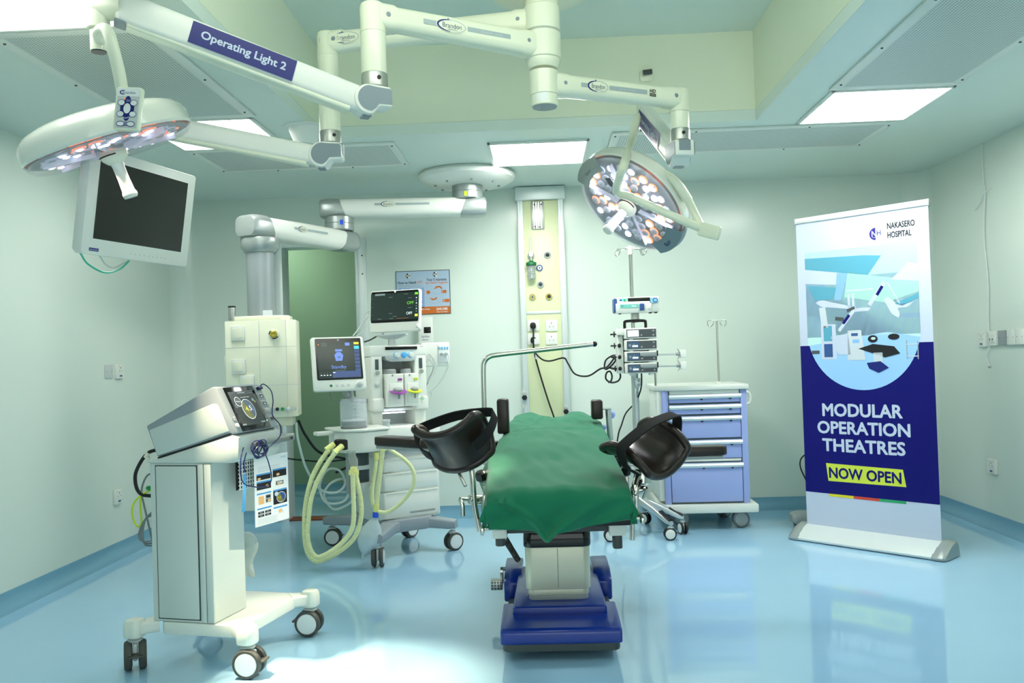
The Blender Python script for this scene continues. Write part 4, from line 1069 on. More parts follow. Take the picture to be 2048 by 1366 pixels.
# ================================================================ PUMP STAND
SX, SY = .615, 5.72
IV = thing('infusion_stand', 'tall pump stand on a five-armed wheeled base behind the operating table', 'infusion stand', (SX, SY, 0))
def il(px, py, dy=0): q = P(px, py, SY + dy); return V(q.x - SX, dy, q.z)
base_c = V(0, 0, 0)
MB().lathe([(0, .20), (.034, .20), (.036, .30), (.034, .305), (0, .305)], None, 24).build('hub', 'alu', IV)
tip_px = [(1342, 1080, 5.507), (1365, 1060, 5.68), (1187, 1062, 5.88), (1222, 1083, 5.508), (1290, 1050, 6.05)]
tips = [V(P(x, y, d).x - SX, d - SY, 0) for x, y, d in tip_px]
for i, tp in enumerate(tips):
    d = tp.normalized(); L = tp.length; s = V(-d.y, d.x, 0)
    mb = MB(); mb.loft([[d * (L * q) + s * a + V(0, 0, z + b) for a, b in rrect(w_, hh, .008, 3)] for q, z, w_, hh in ((.05, .225, .06, .05), (.5, .175, .05, .042), (.92, .118, .044, .034), (1.04, .105, .03, .024))])
    lg = mb.build('base_leg', 'alu', IV)
    mb = MB(); mb.loft([[d * (L * q) + s * a + V(0, 0, z + b) for a, b in rrect(.04, .014, .006, 3)] for q, z in ((.70, .170), (.86, .142), (1.02, .124))]); mb.build('foot_pad', 'black', lg)
    caster(IV, (tp.x, tp.y, 0), math.atan2(d.y, d.x) + (0.9, 2.0, 2.6, 2.4, 1.0)[i], .040, .015, .016, .012, 'black', 'white_bright', 'alu', brake=False)
ptop, pmid = il(1278, 744), il(1259, 512)
MB().cyl((0, 0, .30), (0, 0, P(1272, 744, SY).z + .02), .024, n=24).build('lower_pole', 'alu', IV)
zt = P(1258, 503, SY).z
pl = MB().cyl((0, 0, P(1272, 744, SY).z), (0, 0, zt), .0125, n=18).build('upper_pole', 'steel', IV)
mb = MB(); mb.lathe([(0, zt - .02), (.018, zt - .02), (.018, zt + .03), (.012, zt + .036), (0, zt + .036)], None, 18); mb.bb((-.03, -.012, zt + .01), (.03, .012, zt + .03), .005); mb.build('hook_head', 'white_bright', pl)
for s in (-1, 1):
    for dy in (-.03, .03):
        mb = MB(); mb.tube([(0, 0, zt + .02), (s * .04, dy * .6, zt + .015), (s * .065, dy, zt + .012), (s * .075, dy, zt - .018), (s * .092, dy * 1.1, zt - .024), (s * .102, dy * 1.2, zt - .004), (s * .094, dy * 1.2, zt + .012), (s * .07, dy * 1.1, zt + .012)], .0028, n=8); mb.build('hook', 'steel', pl)
cl = MB(); zc = P(1270, 765, SY).z; cl.bb((-.004, -.042, zc - .032), (.034, -.018, zc + .03), .003); ck = cl.build('pole_clamp', 'alu', IV)
for dz in (-.014, .014): MB().cyl((.018, -.046, zc + dz), (.018, -.041, zc + dz), .007, n=12).build('bolt', 'mid_grey', ck)
mb = MB(); mb.bb((-.05, -.03, zc - .02 - .6), (-.025, .0, zc - .56), .003); mb.build('cable_hook', 'alu', IV)
mb = MB(); mb.tube([il(1283, 744, -.02), il(1283, 770, -.02), il(1278, 790, -.03), il(1270, 806, .03), il(1252, 826, .04), il(1243, 850, .04), il(1237, 868, .05), il(1234, 900, .06), il(1240, 960, .05)], .005, n=8); mb.build('power_cord', 'cable_black', IV)

# rack with four pumps
def quadpt(px, py, d=0): return P(px, py, SY - .16 + d)
Rk0, Rk1 = P(1236, 657, SY - .12), P(1313, 745, SY - .12)
rx0, rx1, rz0, rz1 = P(1234, 700, 5.6).x, P(1312, 700, 5.6).x, P(1276, 746, 5.6).z, P(1272, 657, 5.6).z
RK = thing('pump_rack', 'white pump rack with a black carrying handle clamped to the pump stand, holding four pumps', 'pump rack', ((rx0 + rx1) / 2, 5.66, rz0))
cw = (rx1 - rx0) / 2; ch = rz1 - rz0
mb = MB(); mb.bb((-cw, -.05, 0), (-cw + .042, .03, ch - .035), .004); mb.build('side_column', 'white', RK)
MB().bb((-cw, -.08, ch - .042), (cw - .004, .03, ch), .006, 3).build('top_cover', 'white', RK)
MB().bb((-cw + .02, .0, .0), (cw - .02, .025, ch - .03), .003).build('back_plate', 'mid_grey', RK)
MB().bb((-.045, -.083, ch - .026), (.045, -.076, ch - .006), .003).build('status_light', 'lavender', RK)
mb = MB(); mb.tube([(-.068, -.03, ch - .005), (-.068, -.03, ch + .035), (-.055, -.03, ch + .05), (.055, -.03, ch + .05), (.068, -.03, ch + .035), (.068, -.03, ch - .005)], .0095, n=10, k=4); mb.build('handle', 'black', RK)
ps = [P(x, y, 5.6).z - rz0 for x, y in ((1276, 667), (1277, 690), (1278, 713), (1279, 736))]
PUMPH = .068
for i, zc in enumerate(ps):
    M = T(-cw - .012, -.03, zc) @ Matrix.Rotation(R(90), 4, 'X') @ Matrix.Rotation(R(0), 4, 'Y')
    mb = MB(); mb.ell((-cw + .016, -.055, zc), (.012, .012, .014), None, 14, 8); k1 = mb.build('locking_knob', 'black', RK)
    mb = MB(); mb.cyl((-cw - .03, -.02, zc), (-cw, -.02, zc), .005, n=10); mb.cyl((-cw - .016, -.02, zc), (-cw - .008, -.02, zc), .020, n=16, bev=.003); mb.ell((-cw - .030, -.02, zc), (.009, .006, .006), None, 12, 8); mb.build('clamp_screw', 'black', RK)
def pump(i, zc, syringe, label, bright):
    x0, x1 = -cw + .046, cw; W = x1 - x0; xc = (x0 + x1) / 2
    t = thing('infusion_pump', label, 'infusion pump', (RK.location.x + xc, 5.66 - .05, rz0 + zc - PUMPH / 2), 0, 'pumps in the rack')
    hh = PUMPH
    MB().bb((-W / 2, -.075, 0), (W / 2, .05, hh), .006, 3).build('housing', 'white', t)
    M = T(0, -.0757, hh / 2) @ RX90; fw = W * .93; fx = -W / 2 + W * .06
    def face(f):
        x1_ = W / 2 - .004
        if syringe:
            f.poly('print_slate', [(fx, -hh * .40), (x1_, -hh * .40), (x1_, -hh * .02), (fx + W * .48, -hh * .02), (fx + W * .40, hh * .38), (fx, hh * .38)], 1)
        else: f.poly('print_slate', [(fx + a, b) for a, b in ((0, -hh * .38), (x1_ - fx, -hh * .38), (x1_ - fx, hh * .38), (0, hh * .38))], 1)
        f.rect('ui_white' if bright else 'ui_slate', fx + .006, -hh * .30, fx + W * .38, hh * .30, 2)
        if not bright:
            f.rect('ui_grey', fx + .012, -hh * .12, fx + .026, hh * .10, 3); f.rect('ui_white', fx + .034, -hh * .18, fx + W * .34, -hh * .02, 3); f.rect('ui_grey', fx + .040, hh * .06, fx + W * .24, hh * .12, 3)
        f.disc('mid_grey', fx + W * .46, -hh * .18, .006, None, 2, n=12)
        f.disc('mid_grey', x1_ - .018, -hh * .18, .006, None, 2, n=12)
        if not syringe: f.disc('mid_grey', x1_ - .018, hh * .22, .006, None, 2, n=12)
    flat('front_panel', t, M, face, world=False)
    for s in (-1, 1): MB().bb((s * W * .30 - .012, -.07, -.012), (s * W * .30 + .012, .0, 0), .002, 1).build('foot', 'light_grey', t)
    if syringe:
        MB().bb((fx + W * .40, -.083, hh * .52), (W / 2, -.074, hh * .90), .004).build('syringe_cradle', 'mid_grey', t)
        mb = MB(); mb.cyl((W / 2 - .01, -.06, hh * .62), (W / 2 + .135, -.06, hh * .62), .006, n=12); pr = mb.build('plunger_rod', 'alu', t)
        mb = MB(); mb.loft([[V(W / 2 + .130 + a, -.062 + b * .2, hh * .62 + c) for a, b, c in ((q + .0, .03, z_), (q + .005, .03, z_), (q + .005, -.03, z_), (q, -.03, z_))] for q, z_ in ((-.004, .034), (.004, .022), (.006, 0), (.004, -.022), (-.004, -.034))]); mb.cyl((W / 2 + .12, -.06, hh * .62), (W / 2 + .145, -.06, hh * .62), .011, n=16)
        mb.build('thumb_wings', 'mid_grey', pr)
        mb = MB(); mb.bb((W / 2 + .146, -.085, hh * .62 - .026), (W / 2 + .182, -.035, hh * .62 + .026), .005); mb.build('drive_head', 'white_bright', pr)
        MB().bb((W / 2 - .006, -.085, hh * .5), (W / 2 + .003, -.07, hh * 1.02), .002, 1).build('syringe_clip', 'black', t)
    else: pass
    return t
pump(0, ps[0], False, 'topmost pump of the rack, with a bright white display', True)
pump(1, ps[1], False, 'second pump from the top of the rack, without a syringe arm', False)
pump(2, ps[2], True, 'third pump from the top of the rack, its syringe arm sticking out above another', False)
pump(3, ps[3], True, 'lowest pump of the rack, with a syringe arm sticking out', False)
# separate syringe pump above the rack
s0, s1 = P(1226, 612, 5.62), P(1318, 609, 5.62); zt_, zb_ = P(1272, 594, 5.62).z, P(1272, 626, 5.62).z
SP = thing('syringe_pump', 'white and turquoise syringe pump with a black display at the top of the pump stand', 'syringe pump', ((s0.x + s1.x) / 2, 5.64, zb_))
w, h = s1.x - s0.x, zt_ - zb_
rings = [[V(x, y, z + h / 2) for y, z in ((-.085, -h * .5), (-.09, -h * .3), (-.085, h * .05), (-.07, h * .15), (-.055, h * .48), (.04, h * .5), (.05, h * .3), (.05, -h * .5))] for x in (-w / 2 + .012, w * .28)]
MB().loft(rings).build('housing', 'white_bright', SP)
MB().bb((w * .28, -.04, 0), (w / 2, .05, h * .60), .008, 3).build('drive_section', 'white', SP)
MB().bb((w * .1, -.052, h * .6), (w / 2, .045, h * .99), .01, 3).build('control_end', 'white_bright', SP)
MB().bb((-w / 2, -.08, .004), (-w / 2 + .022, .045, h * .92), .008, 3).build('side_bumper', 'ring_blue', SP)
def spf(f):
    f.rect('black_gloss', -w * .19, h * .10, w * .29, h * .43, 1); f.rect('aqua', -w * .38, h * .08, -w * .20, h * .42, 1); f.rect('sky_label', w * .30, h * .08, w * .44, h * .40, 1)
    for i, (x, y, c) in enumerate(((-.34, .30, 'ring_blue'), (-.26, .30, 'plug_green'), (-.34, .18, 'ui_white'), (-.25, .17, 'print_red'))): f.disc(c, w * x, h * y, .007, None, 2, n=10)
    f.ring('ring_blue', w * .40, h * .25, .014, .012, .006, None, 3)
flat('display', SP, T(0, -.072, h * .5) @ RX90 @ Matrix.Rotation(R(-12), 4, 'X'), spf, world=False)
flat('label_strip', SP, T(0, -.0915, h * .5) @ RX90, lambda f: (f.rect('aqua', -w * .37, -h * .20, w * .03, h * .02, 1), f.text('ring_blue', 'PK', -w * .35, -h * .14, -w * .29, -h * .04, 2), f.rect('label_white', -w * .12, -h * .13, -w * .02, -h * .06, 2)), world=False)
mb = MB(); mb.bb((w * .05, -.10, .012), (w * .15, -.06, h * .55), .006, 3); mb.build('syringe_clamp', 'ring_blue', SP)
mb = MB(); mb.cyl((w * .10, -.07, h * .30), (w * .30, -.07, h * .30), .007); mb.cyl((w * .19, -.07, h * .3), (w * .21, -.07, h * .3), .018, n=16); mb.build('plunger', 'dark_grey', SP)
MB().bb((w * .23, -.095, .014), (w * .32, -.04, h * .56), .010, 3).build('plunger_head', 'white_bright', SP)
for x in (-.36, .30, .42): MB().bb((w * x - .008, -.05, -.006), (w * x + .008, .0, .002), .002, 1).build('foot', 'black', SP)
MB().bb((-.045 + .02, -.01, -.06), (.0 + .02, .085, .0), .004).build('pole_clamp', 'brushed', SP)

# ================================================================ DRAWER CART
fy = 5.80
cx0, cx1 = P(1327, 880, fy).x, P(1496, 880, fy).x
ct, cb = P(1400, 770, fy).z, P(1412, 1008, fy).z
DC = thing('drawer_cart', 'lavender five-drawer trolley with aluminium handles by the back wall', 'drawer cart', ((cx0 + cx1) / 2, fy, 0), R(-1.5))
w = cx1 - cx0; dp = .52; hw = w / 2
MB().bb((-hw - .035, .02, cb + .02), (-hw + .02, dp, ct - .035), .006).bb((hw - .02, .02, cb + .02), (hw + .005, dp, ct - .035), .004).bb((-hw, dp - .02, cb + .02), (hw, dp, ct - .035), .004).build('carcass', 'white', DC)
MB().prism([(-hw - .05, .03), (-hw + .05, -.025), (hw + .012, -.025), (hw + .012, dp + .03), (-hw - .05, dp + .03)], ct - .035, ct, None, bev=.008).build('top', 'white', DC)
MB().prism([(-hw - .05, .04), (-hw + .0, -.045), (hw + .045, -.045), (hw + .045, dp + .03), (-hw - .05, dp + .03)], cb - .055, cb, None, bev=.008).build('bottom_plate', 'white', DC)
for s in (-1, 1):
    mb = MB(); x = s * (hw - .021); mb.bb((x - .021, .0, cb), (x + .021, .035, ct - .035), .004); mb.build('front_post', 'lavender', DC)
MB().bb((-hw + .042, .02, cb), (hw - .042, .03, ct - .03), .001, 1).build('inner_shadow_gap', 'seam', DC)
rows = [(787, 806), (808, 829), (831, 877), (879, 918), (925, 1005)]
zz = [(P(1410, a, fy).z, P(1410, b, fy).z) for a, b in rows]
for i, (za, zb) in enumerate(zz):
    d = MB(); d.bb((-hw + .046, -.004, zb + .004), (hw - .046, .30, za - .002), .003); dr_ = d.build('drawer', 'lavender', DC)
    hd = MB(); hd.loft([[V(x, y, za - .004 + z) for y, z in ((-.004, .0), (-.018, -.003), (-.024, -.014), (-.020, -.026), (-.010, -.030), (-.004, -.030))] for x in (-hw + .044, hw - .040)]); hd.build('handle', 'alu_pale', dr_)
    for x in (-.02, .17):
        k = MB(); k.bb((x - .008, -.012, za - .042), (x + .008, -.003, za - .034), .002, 1); k.build('tab', 'black', dr_)
MB().bb((-hw + .05, -.002, ct - .06), (hw - .05, .25, ct - .036), .002).build('top_rail', 'white', DC)
MB().bb((-hw + .05, .0, zz[3][1] - .016), (hw - .05, .2, zz[3][1] - .001), .001).build('divider', 'white', DC)
for (x, y, yw) in ((-hw + .12, .12, .6), (hw - .05, .06, .2), (-hw + .05, dp - .04, 1.2), (hw - .1, dp - .1, 2.6)):
    caster(DC, (x, y, 0), yw * .4 - .1, .058, .03, .004, .012, 'tire_grey', 'mid_grey', 'mid_grey', brake=False)
q = P(1436, 766, fy + .22); lx, ly = q.x - DC.location.x, .22; pt = P(1441, 641, fy + .22).z
mb = MB(); mb.cyl((lx, ly, ct - .01), (lx, ly, pt), .007, n=14); po = mb.build('drip_pole', 'steel', DC)
mb = MB(); mb.lathe([(.0, ct), (.02, ct), (.018, ct + .012), (0, ct + .012)], T(lx, ly, 0), 16); mb.build('pole_socket', 'white', po)
for s in (-1, 1):
    mb = MB(); mb.tube([(lx, ly, pt), (lx + s * .045, ly, pt + .003), (lx + s * .062, ly, pt - .004), (lx + s * .062, ly, pt - .028), (lx + s * .045, ly, pt - .04), (lx + s * .028, ly, pt - .028), (lx + s * .022, ly, pt - .01)], .003, n=8); mb.build('hook', 'steel', po)
mb = MB(); mb.tube([(hw + .0, .10, ct - .14), (hw + .035, .10, ct - .135), (hw + .045, .10, ct - .10), (hw + .035, .10, ct - .065), (hw, .10, ct - .06)], .01, n=10); mb.build('side_handle', 'white', DC)
mb = MB(); mb.tube([(-hw - .03, .08, ct), (-hw - .03, .08, ct + .09), (-hw - .03, .11, ct + .115), (-hw - .03, .4, ct + .115)], .008, n=10, k=4); mb.build('guard_rail', 'steel', DC)
mb = MB(); mb.bb((-hw - .0375, .05, ct - .16), (-hw - .034, .13, ct - .10), .001, 1); mb.build('label', 'label_white', DC)
mb = MB(); mb.tube([(-hw - .06, .0, cb - .03), (-hw - .13, .0, cb - .02)], .014, n=8, smooth=False); mb.build('brake_pedal', 'black', DC)

# ================================================================ ROLL-UP BANNER
Mb_, bw, bh = quad((1593, 443), (1857, 402), (1882, 1082), (1613, 1048), 5.2)
ux = V(Mb_.col[0].x, Mb_.col[0].y, 0).normalized(); cB = Mb_.translation
zb0, zb1 = cB.z - bh / 2 - .003, cB.z + bh / 2
RB = thing('roll_up_banner', 'white and navy roll-up hospital banner on a silver base, to the right', 'banner', (0, 0, 0), M=axes(V(cB.x, cB.y, 0), ux, V(0, 0, 1)) @ Matrix.Rotation(R(-90), 4, 'X'))
# local: x along the banner, y away from the viewer, z up
MB().bb((-bw / 2, -.001, .05), (bw / 2, .001, zb1 - .01)).build('sheet', 'print_white', RB)
MB().bb((-bw / 2 - .004, -.009, zb1 - .022), (bw / 2 + .004, .011, zb1 + .012), .003).build('top_bar', 'alu_pale', RB)
for s in (-1, 1): MB().bb((s * (bw / 2 + .004) - .004, -.011, zb1 - .026), (s * (bw / 2 + .004) + .004, .013, zb1 + .014), .002).build('bar_cap', 'mid_grey', RB)
mb = MB(); prof = [(-.13, .0), (-.135, .012), (-.11, .03), (-.06, .058), (-.01, .078), (.03, .085), (.07, .075), (.085, .05), (.09, .02), (.085, .0)]
mb.loft([[V(x, y, z + .006) for y, z in prof] for x in (-bw / 2 - .022, bw / 2 + .022)]); bs = mb.build('base', 'alu_pale', RB)
for s in (-1, 1):
    mb = MB(); x = s * (bw / 2 + .022); mb.loft([[V(x + s * q, y * k - .01 * (1 - k), z * k + .004) for y, z in prof] for q, k in ((-.03, 1.02), (.0, 1.04), (.03, 1.02), (.042, .9), (.046, .7))]); mb.build('base_end_cap', 'silver_paint', bs)
    for y in (-.09, .05): MB().bb((s * bw * .42 - .03, y - .02, 0), (s * bw * .42 + .03, y + .02, .008)).build('foot', 'dark_grey', bs)
MB().cyl((0.05, .02, .07), (0.05, .02, zb1 - .01), .009, n=12).build('support_pole', 'mid_grey', RB)
def bn(f):
    u = lambda t: -bw / 2 + bw * t; H = lambda t: zb1 - .012 - (zb1 - .012 - .075) * t      # t from the top, 0..1
    top, bot = zb1 - .012, .075
    def Y(py): return top - (py - 424) / (1066 - 424) * (top - bot) * 1.0
    navt, navb = H(.409), H(.888)
    f.rect('print_navy', u(0), navb, u(1), navt, 1)
    # arch photo: straight sides and a round foot
    ax0, ax1 = u(.065), u(.915); acx, ar = (ax0 + ax1) / 2, (ax1 - ax0) / 2; ac = H(.365); phT = H(.105); asp = (ac - H(.553)) / ar
    def arch(y): # half width at height y
        return ar if y >= ac else ar * math.sqrt(max(0, 1 - ((ac - y) / (ar * asp)) ** 2))
    arc = [(acx + ar * math.cos(a), ac + ar * asp * math.sin(a)) for a in [math.pi + math.pi * i / 30 for i in range(31)]]
    f.poly('print_floor', [(ax0, phT), *arc, (ax1, phT)][::-1], 2)
    X = lambda t: ax0 + (ax1 - ax0) * t; Z = lambda t: phT + (H(.553) - phT) * t
    f.rect('print_sky', X(0), Z(.62), X(1), phT, 3)
    f.poly('print_mint', [(X(.0), Z(.68)), (X(.72), Z(.60)), (X(.98), Z(.64)), (X(1), Z(.64)), (X(1), Z(.20)), (X(0), Z(.20))], 3)
    f.poly('print_teal', [(X(0), Z(.04)), (X(.55), Z(.06)), (X(.70), Z(.075)), (X(.58), Z(.20)), (X(0), Z(.12))], 4)
    f.poly('print_white', [(X(0), Z(.125)), (X(.30), Z(.165)), (X(.29), Z(.25)), (X(0), Z(.225))], 4)
    f.poly('print_sky2', [(X(.30), Z(.165)), (X(.40), Z(.17)), (X(.33), Z(.36)), (X(.27), Z(.36))], 4)
    f.poly('print_mint2', [(X(.40), Z(.17)), (X(1), Z(.27)), (X(1), Z(.34)), (X(.72), Z(.40)), (X(.36), Z(.34))], 4)
    f.poly('print_white', [(X(.78), Z(.245)), (X(.92), Z(.14)), (X(1), Z(.155)), (X(1), Z(.27))], 5)
    f.poly('print_teal', [(X(.02), Z(.24)), (X(.29), Z(.27)), (X(.26), Z(.35)), (X(.08), Z(.35))], 5)
    f.poly('print_teal', [(X(.80), Z(.41)), (X(1), Z(.35)), (X(1), Z(.38)), (X(.86), Z(.43))], 5)
    f.poly('print_white', [(X(.76), Z(.42)), (X(.95), Z(.41)), (X(.90), Z(.44)), (X(.74), Z(.445))], 5)
    f.poly('print_white', [(X(.48), Z(.425)), (X(.60), Z(.425)), (X(.57), Z(.45)), (X(.45), Z(.45))], 5)
    # arms and lamps in the printed picture
    f.poly('print_white', [(X(.09), Z(.37)), (X(.14), Z(.35)), (X(.42), Z(.41)), (X(.42), Z(.43)), (X(.14), Z(.40))], 6); f.poly('print_palegrey', [(X(.12), Z(.41)), (X(.18), Z(.40)), (X(.20), Z(.55)), (X(.14), Z(.56))], 6)
    f.line('print_white', [(X(.40), Z(.32)), (X(.40), Z(.42))], .014, 6); f.line('print_white', [(X(.44), Z(.32)), (X(.44), Z(.42))], .014, 6); f.line('print_mint', [(X(.38), Z(.30)), (X(.62), Z(.30))], .012, 6)
    f.line('print_white', [(X(.46), Z(.42)), (X(.30), Z(.58))], .022, 6); f.line('print_navy', [(X(.40), Z(.47)), (X(.34), Z(.53))], .018, 7); f.line('print_slate', [(X(.38), Z(.44)), (X(.45), Z(.42))], .018, 7); f.line('print_slate', [(X(.27), Z(.49)), (X(.35), Z(.50))], .022, 7)
    f.line('print_white', [(X(.72), Z(.26)), (X(.58), Z(.41))], .024, 6); f.line('print_navy', [(X(.70), Z(.285)), (X(.65), Z(.345))], .018, 7); f.line('print_white', [(X(.74), Z(.26)), (X(.84), Z(.41))], .008, 6)
    f.poly('print_palegrey', [(X(.71), Z(.38)), (X(.74), Z(.36)), (X(.80), Z(.40)), (X(.84), Z(.48)), (X(.83), Z(.51)), (X(.77), Z(.48))], 6)
    f.rect('print_white', X(.13), Z(.78), X(.27), Z(.53), 5); f.rect('print_teal', X(.155), Z(.65), X(.235), Z(.54), 6); f.rect('ring_blue', X(.155), Z(.765), X(.235), Z(.67), 6); f.rect('print_slate', X(.035), Z(.74), X(.11), Z(.715), 6)
    f.poly('print_white', [(X(.22), Z(.62)), (X(.38), Z(.60)), (X(.40), Z(.75)), (X(.29), Z(.75))], 6); f.poly('print_palegrey', [(X(.38), Z(.58)), (X(.50), Z(.58)), (X(.53), Z(.79)), (X(.37), Z(.79))], 6); f.rect('ring_blue', X(.41), Z(.62), X(.47), Z(.60), 7); f.rect('print_sky2', X(.42), Z(.67), X(.48), Z(.645), 7)
    f.poly('print_black', [(X(.47), Z(.71)), (X(.60), Z(.68)), (X(.78), Z(.70)), (X(.83), Z(.75)), (X(.70), Z(.775)), (X(.58), Z(.74))], 8); f.disc('print_black', X(.60), Z(.645), .030, .022, 8, n=14); f.disc('print_black', X(.78), Z(.635), .034, .018, 8, n=14); f.disc('print_mint', X(.605), Z(.642), .014, .008, 9, n=12)
    f.poly('print_palegrey', [(X(.60), Z(.74)), (X(.68), Z(.74)), (X(.68), Z(.82)), (X(.60), Z(.82))], 8); f.poly('navy', [(X(.54), Z(.81)), (X(.66), Z(.80)), (X(.73), Z(.845)), (X(.64), Z(.88)), (X(.56), Z(.85))], 9)
    f.line('print_palegrey', [(X(.88), Z(.69)), (X(.98), Z(.69))], .006, 6); f.line('print_palegrey', [(X(.88), Z(.77)), (X(.98), Z(.77))], .006, 6); f.line('print_grey', [(X(.885), Z(.66)), (X(.885), Z(.79))], .006, 6); f.line('print_grey', [(X(.975), Z(.67)), (X(.975), Z(.79))], .006, 6)
    # masthead
    lx, lz, lr = u(.625), H(.070), .037
    f.disc('print_indigo', lx, lz, lr, lr * .98, 3, 90, 270); f.ring('print_palegrey', lx + .004, lz, lr * 1.12, lr * 1.12, .003, None, 3, -95, 95)
    f.text('print_white', 'N', lx - lr * .60, lz - lr * .45, lx + lr * .12, lz + lr * .48, 4, bold=.02); f.text('print_indigo', 'H', lx + lr * .22, lz - lr * .32, lx + lr * .86, lz + lr * .50, 4, bold=.0)
    f.rect('print_palegrey', lx - lr * .5, lz - lr * .6, lx + lr * .4, lz - lr * .54, 4)
    f.text('print_black', 'NAKASERO', u(.712), H(.060), u(.905), H(.042), 3, bold=.022); f.text('print_black', 'HOSPITAL', u(.712), H(.088), u(.88), H(.070), 3, bold=.022)
    for t, y0, y1, a, b in (('MODULAR', .637, .598, .165, .765), ('OPERATION', .693, .655, .12, .815), ('THEATRES', .750, .711, .155, .775)): f.text('print_white', t, u(a), H(y0), u(b), H(y1), 3, bold=.034)
    f.poly('print_lime', [(u(.175), H(.790)), (u(.755), H(.793)), (u(.775), H(.845)), (u(.19), H(.847))][::-1], 3); f.text('print_navy', 'NOW OPEN', u(.20), H(.836), u(.74), H(.803), 5, bold=.03)
    for i, c in enumerate(('print_yellow', 'print_red', 'print_green')): f.rect(c, u(.19 + .193 * i), navb - .016, u(.19 + .193 * (i + 1)), navb, 3)
flat('artwork', RB, T(0, -.0014, 0) @ RX90, bn, world=False)
# grey box with a cord standing behind the banner
q = P(1600, 1040, 5.75); GB = thing('grey_foot_unit', 'grey rounded unit with a black cord on the floor behind the banner', 'foot unit', (q.x + .09, 5.82, 0))
mb = MB(); mb.loft([[V(x, a * k, .045 + b * k + .015) for a, b in rrect(.14, .08, .03, 5)] for x, k in ((-.13, .6), (-.11, .9), (-.07, 1), (.15, 1))]); mb.build('housing', 'mid_grey', GB)
mb = MB(); mb.bb((-.10, -.06, .0), (.12, .06, .03), .008); mb.build('rubber_base', 'black', GB)
mb = MB(); mb.tube([P(1612, 960, 5.9), P(1601, 935, 5.9), P(1602, 918, 5.92), P(1614, 906, 5.95)], .005, n=8); mb.tube([P(1612, 960, 5.9), P(1622, 990, 5.88), P(1626, 1020, 5.86), V(GB.location.x + .05, 5.84, .07)], .005, n=8); mb.build('cord', 'cable_black', GB, world=True)
# ================================================================ DEPTH-OF-ANAESTHESIA CART (left foreground)
ca = R(-13); KO = V(-1.357, 3.595, 0)
KT = thing('monitoring_cart', 'tall white four-wheeled cart with a tilted touch screen console in the left foreground', 'medical cart', KO, ca)
KM = wmat(KT)
def K(f, l, z): return KM @ V(f, l, z)
bx0, bx1, by0, by1, bz0, bz1 = -.18, .10, -.232, -.008, .188, .818
MB().bb((bx0, by0, bz0), (bx1, by1, bz1), .003, 1).build('cabinet', 'cart_white', KT)
MB().bb((bx0 + .0255, by0 - .0008, bz0 + .009), (bx1 - .0605, by0 + .01, bz1 - .009)).build('panel_gap', 'dark_grey', KT)
MB().bb((bx1 - .0325, by0 - .0008, bz0 + .003), (bx1 - .0305, by0 + .01, bz1 - .003)).build('panel_gap', 'dark_grey', KT)
MB().bb((bx0 + .028, by0 - .004, bz0 + .012), (bx1 - .065, by0 + .01, bz1 - .012), .006, 2).build('side_panel', 'cart_white', KT)
mb = MB(); mb.bb((bx1 - .058, by0 - .004, bz0 + .004), (bx1 - .034, by0 + .01, bz1 - .004), .003).build('trim_strip', 'cart_white', KT)
mb = MB(); mb.bb((bx1 - .030, by0 - .004, bz0 + .004), (bx1 + .001, by0 + .01, bz1 - .004), .003).build('trim_strip', 'cart_white', KT)
# base plate with four corner caps
mb = MB(); mb.prism([(-.13, -.236), (.20, -.236), (.225, -.20), (.225, .20), (.20, .236), (-.13, .236), (-.16, .2), (-.16, -.2)], .138, .186, None, bev=.005)
bp = mb.build('base_plate', 'white', KT)
for f, l in ((-.254, -.25), (.254, -.25), (.254, .25), (-.254, .25)):
    sf = 1 if f > 0 else -1; sl = 1 if l > 0 else -1
    mb = MB(); a, b = V(sf * .19, sl * .19, .165), V(f, l, .158); d = (b - a).normalized(); s = V(-d.y, d.x, 0)
    mb.loft([[p + s * q + V(0, 0, r_) for q, r_ in rrect(w_, h_, .01, 3)] for p, w_, h_ in ((a, .10, .046), (a.lerp(b, .6), .075, .046), (b, .06, .05))]); mb.build('base_arm', 'white', bp)
    mb = MB(); mb.loft([[V(f + p * k, l + q * k, z) for p, q in rrect(.075, .075, .024, 5)] for z, k in ((.128, .93), (.134, 1), (.165, 1), (.185, .95), (.195, .8), (.198, .55))]); mb.build('corner_cap', 'white_gloss', bp)
yw = {(-1, -1): R(128), (1, -1): R(188), (1, 1): R(10), (-1, 1): R(40)}
for f, l in ((-.254, -.25), (.254, -.25), (.254, .25), (-.254, .25)):
    caster(KT, (f, l, 0), yw[(1 if f > 0 else -1, 1 if l > 0 else -1)], .057, .030, .022, .018, 'caster_grey', 'label_white', 'light_grey')
# wedge and console
Lw0, Lw1 = -.238, .075
def side(mb, poly, l0, l1, bev=0.0):
    Mx = Matrix(((1, 0, 0, 0), (0, 0, -1, 0), (0, 1, 0, 0), (0, 0, 0, 1)))        # local xy -> (f, z), extrude towards -l
    return mb.prism(poly, -l1, -l0, Mx, bev=bev)
mb = MB(); side(mb, [(-.185, .818), (.205, .818), (.228, .838), (.232, .918), (.20, .928), (-.14, .834), (-.185, .826)], Lw0, Lw1, .004); mb.build('console_support', 'cart_white', KT)
mb = MB(); side(mb, [(-.136, .836), (.200, .930), (.200, .936), (-.136, .842)], Lw0 - .001, Lw1); mb.build('shadow_gap', 'black', KT)
Dp, Cp, Ap, Bp = (.140, 1.113), (.228, .934), (-.188, .967), (-.140, .842)
mb = MB(); side(mb, [Bp, Cp, Dp, (.118, 1.116), Ap, (-.180, .946)], Lw0, Lw1, .007); con = mb.build('console', 'cart_grey', KT)
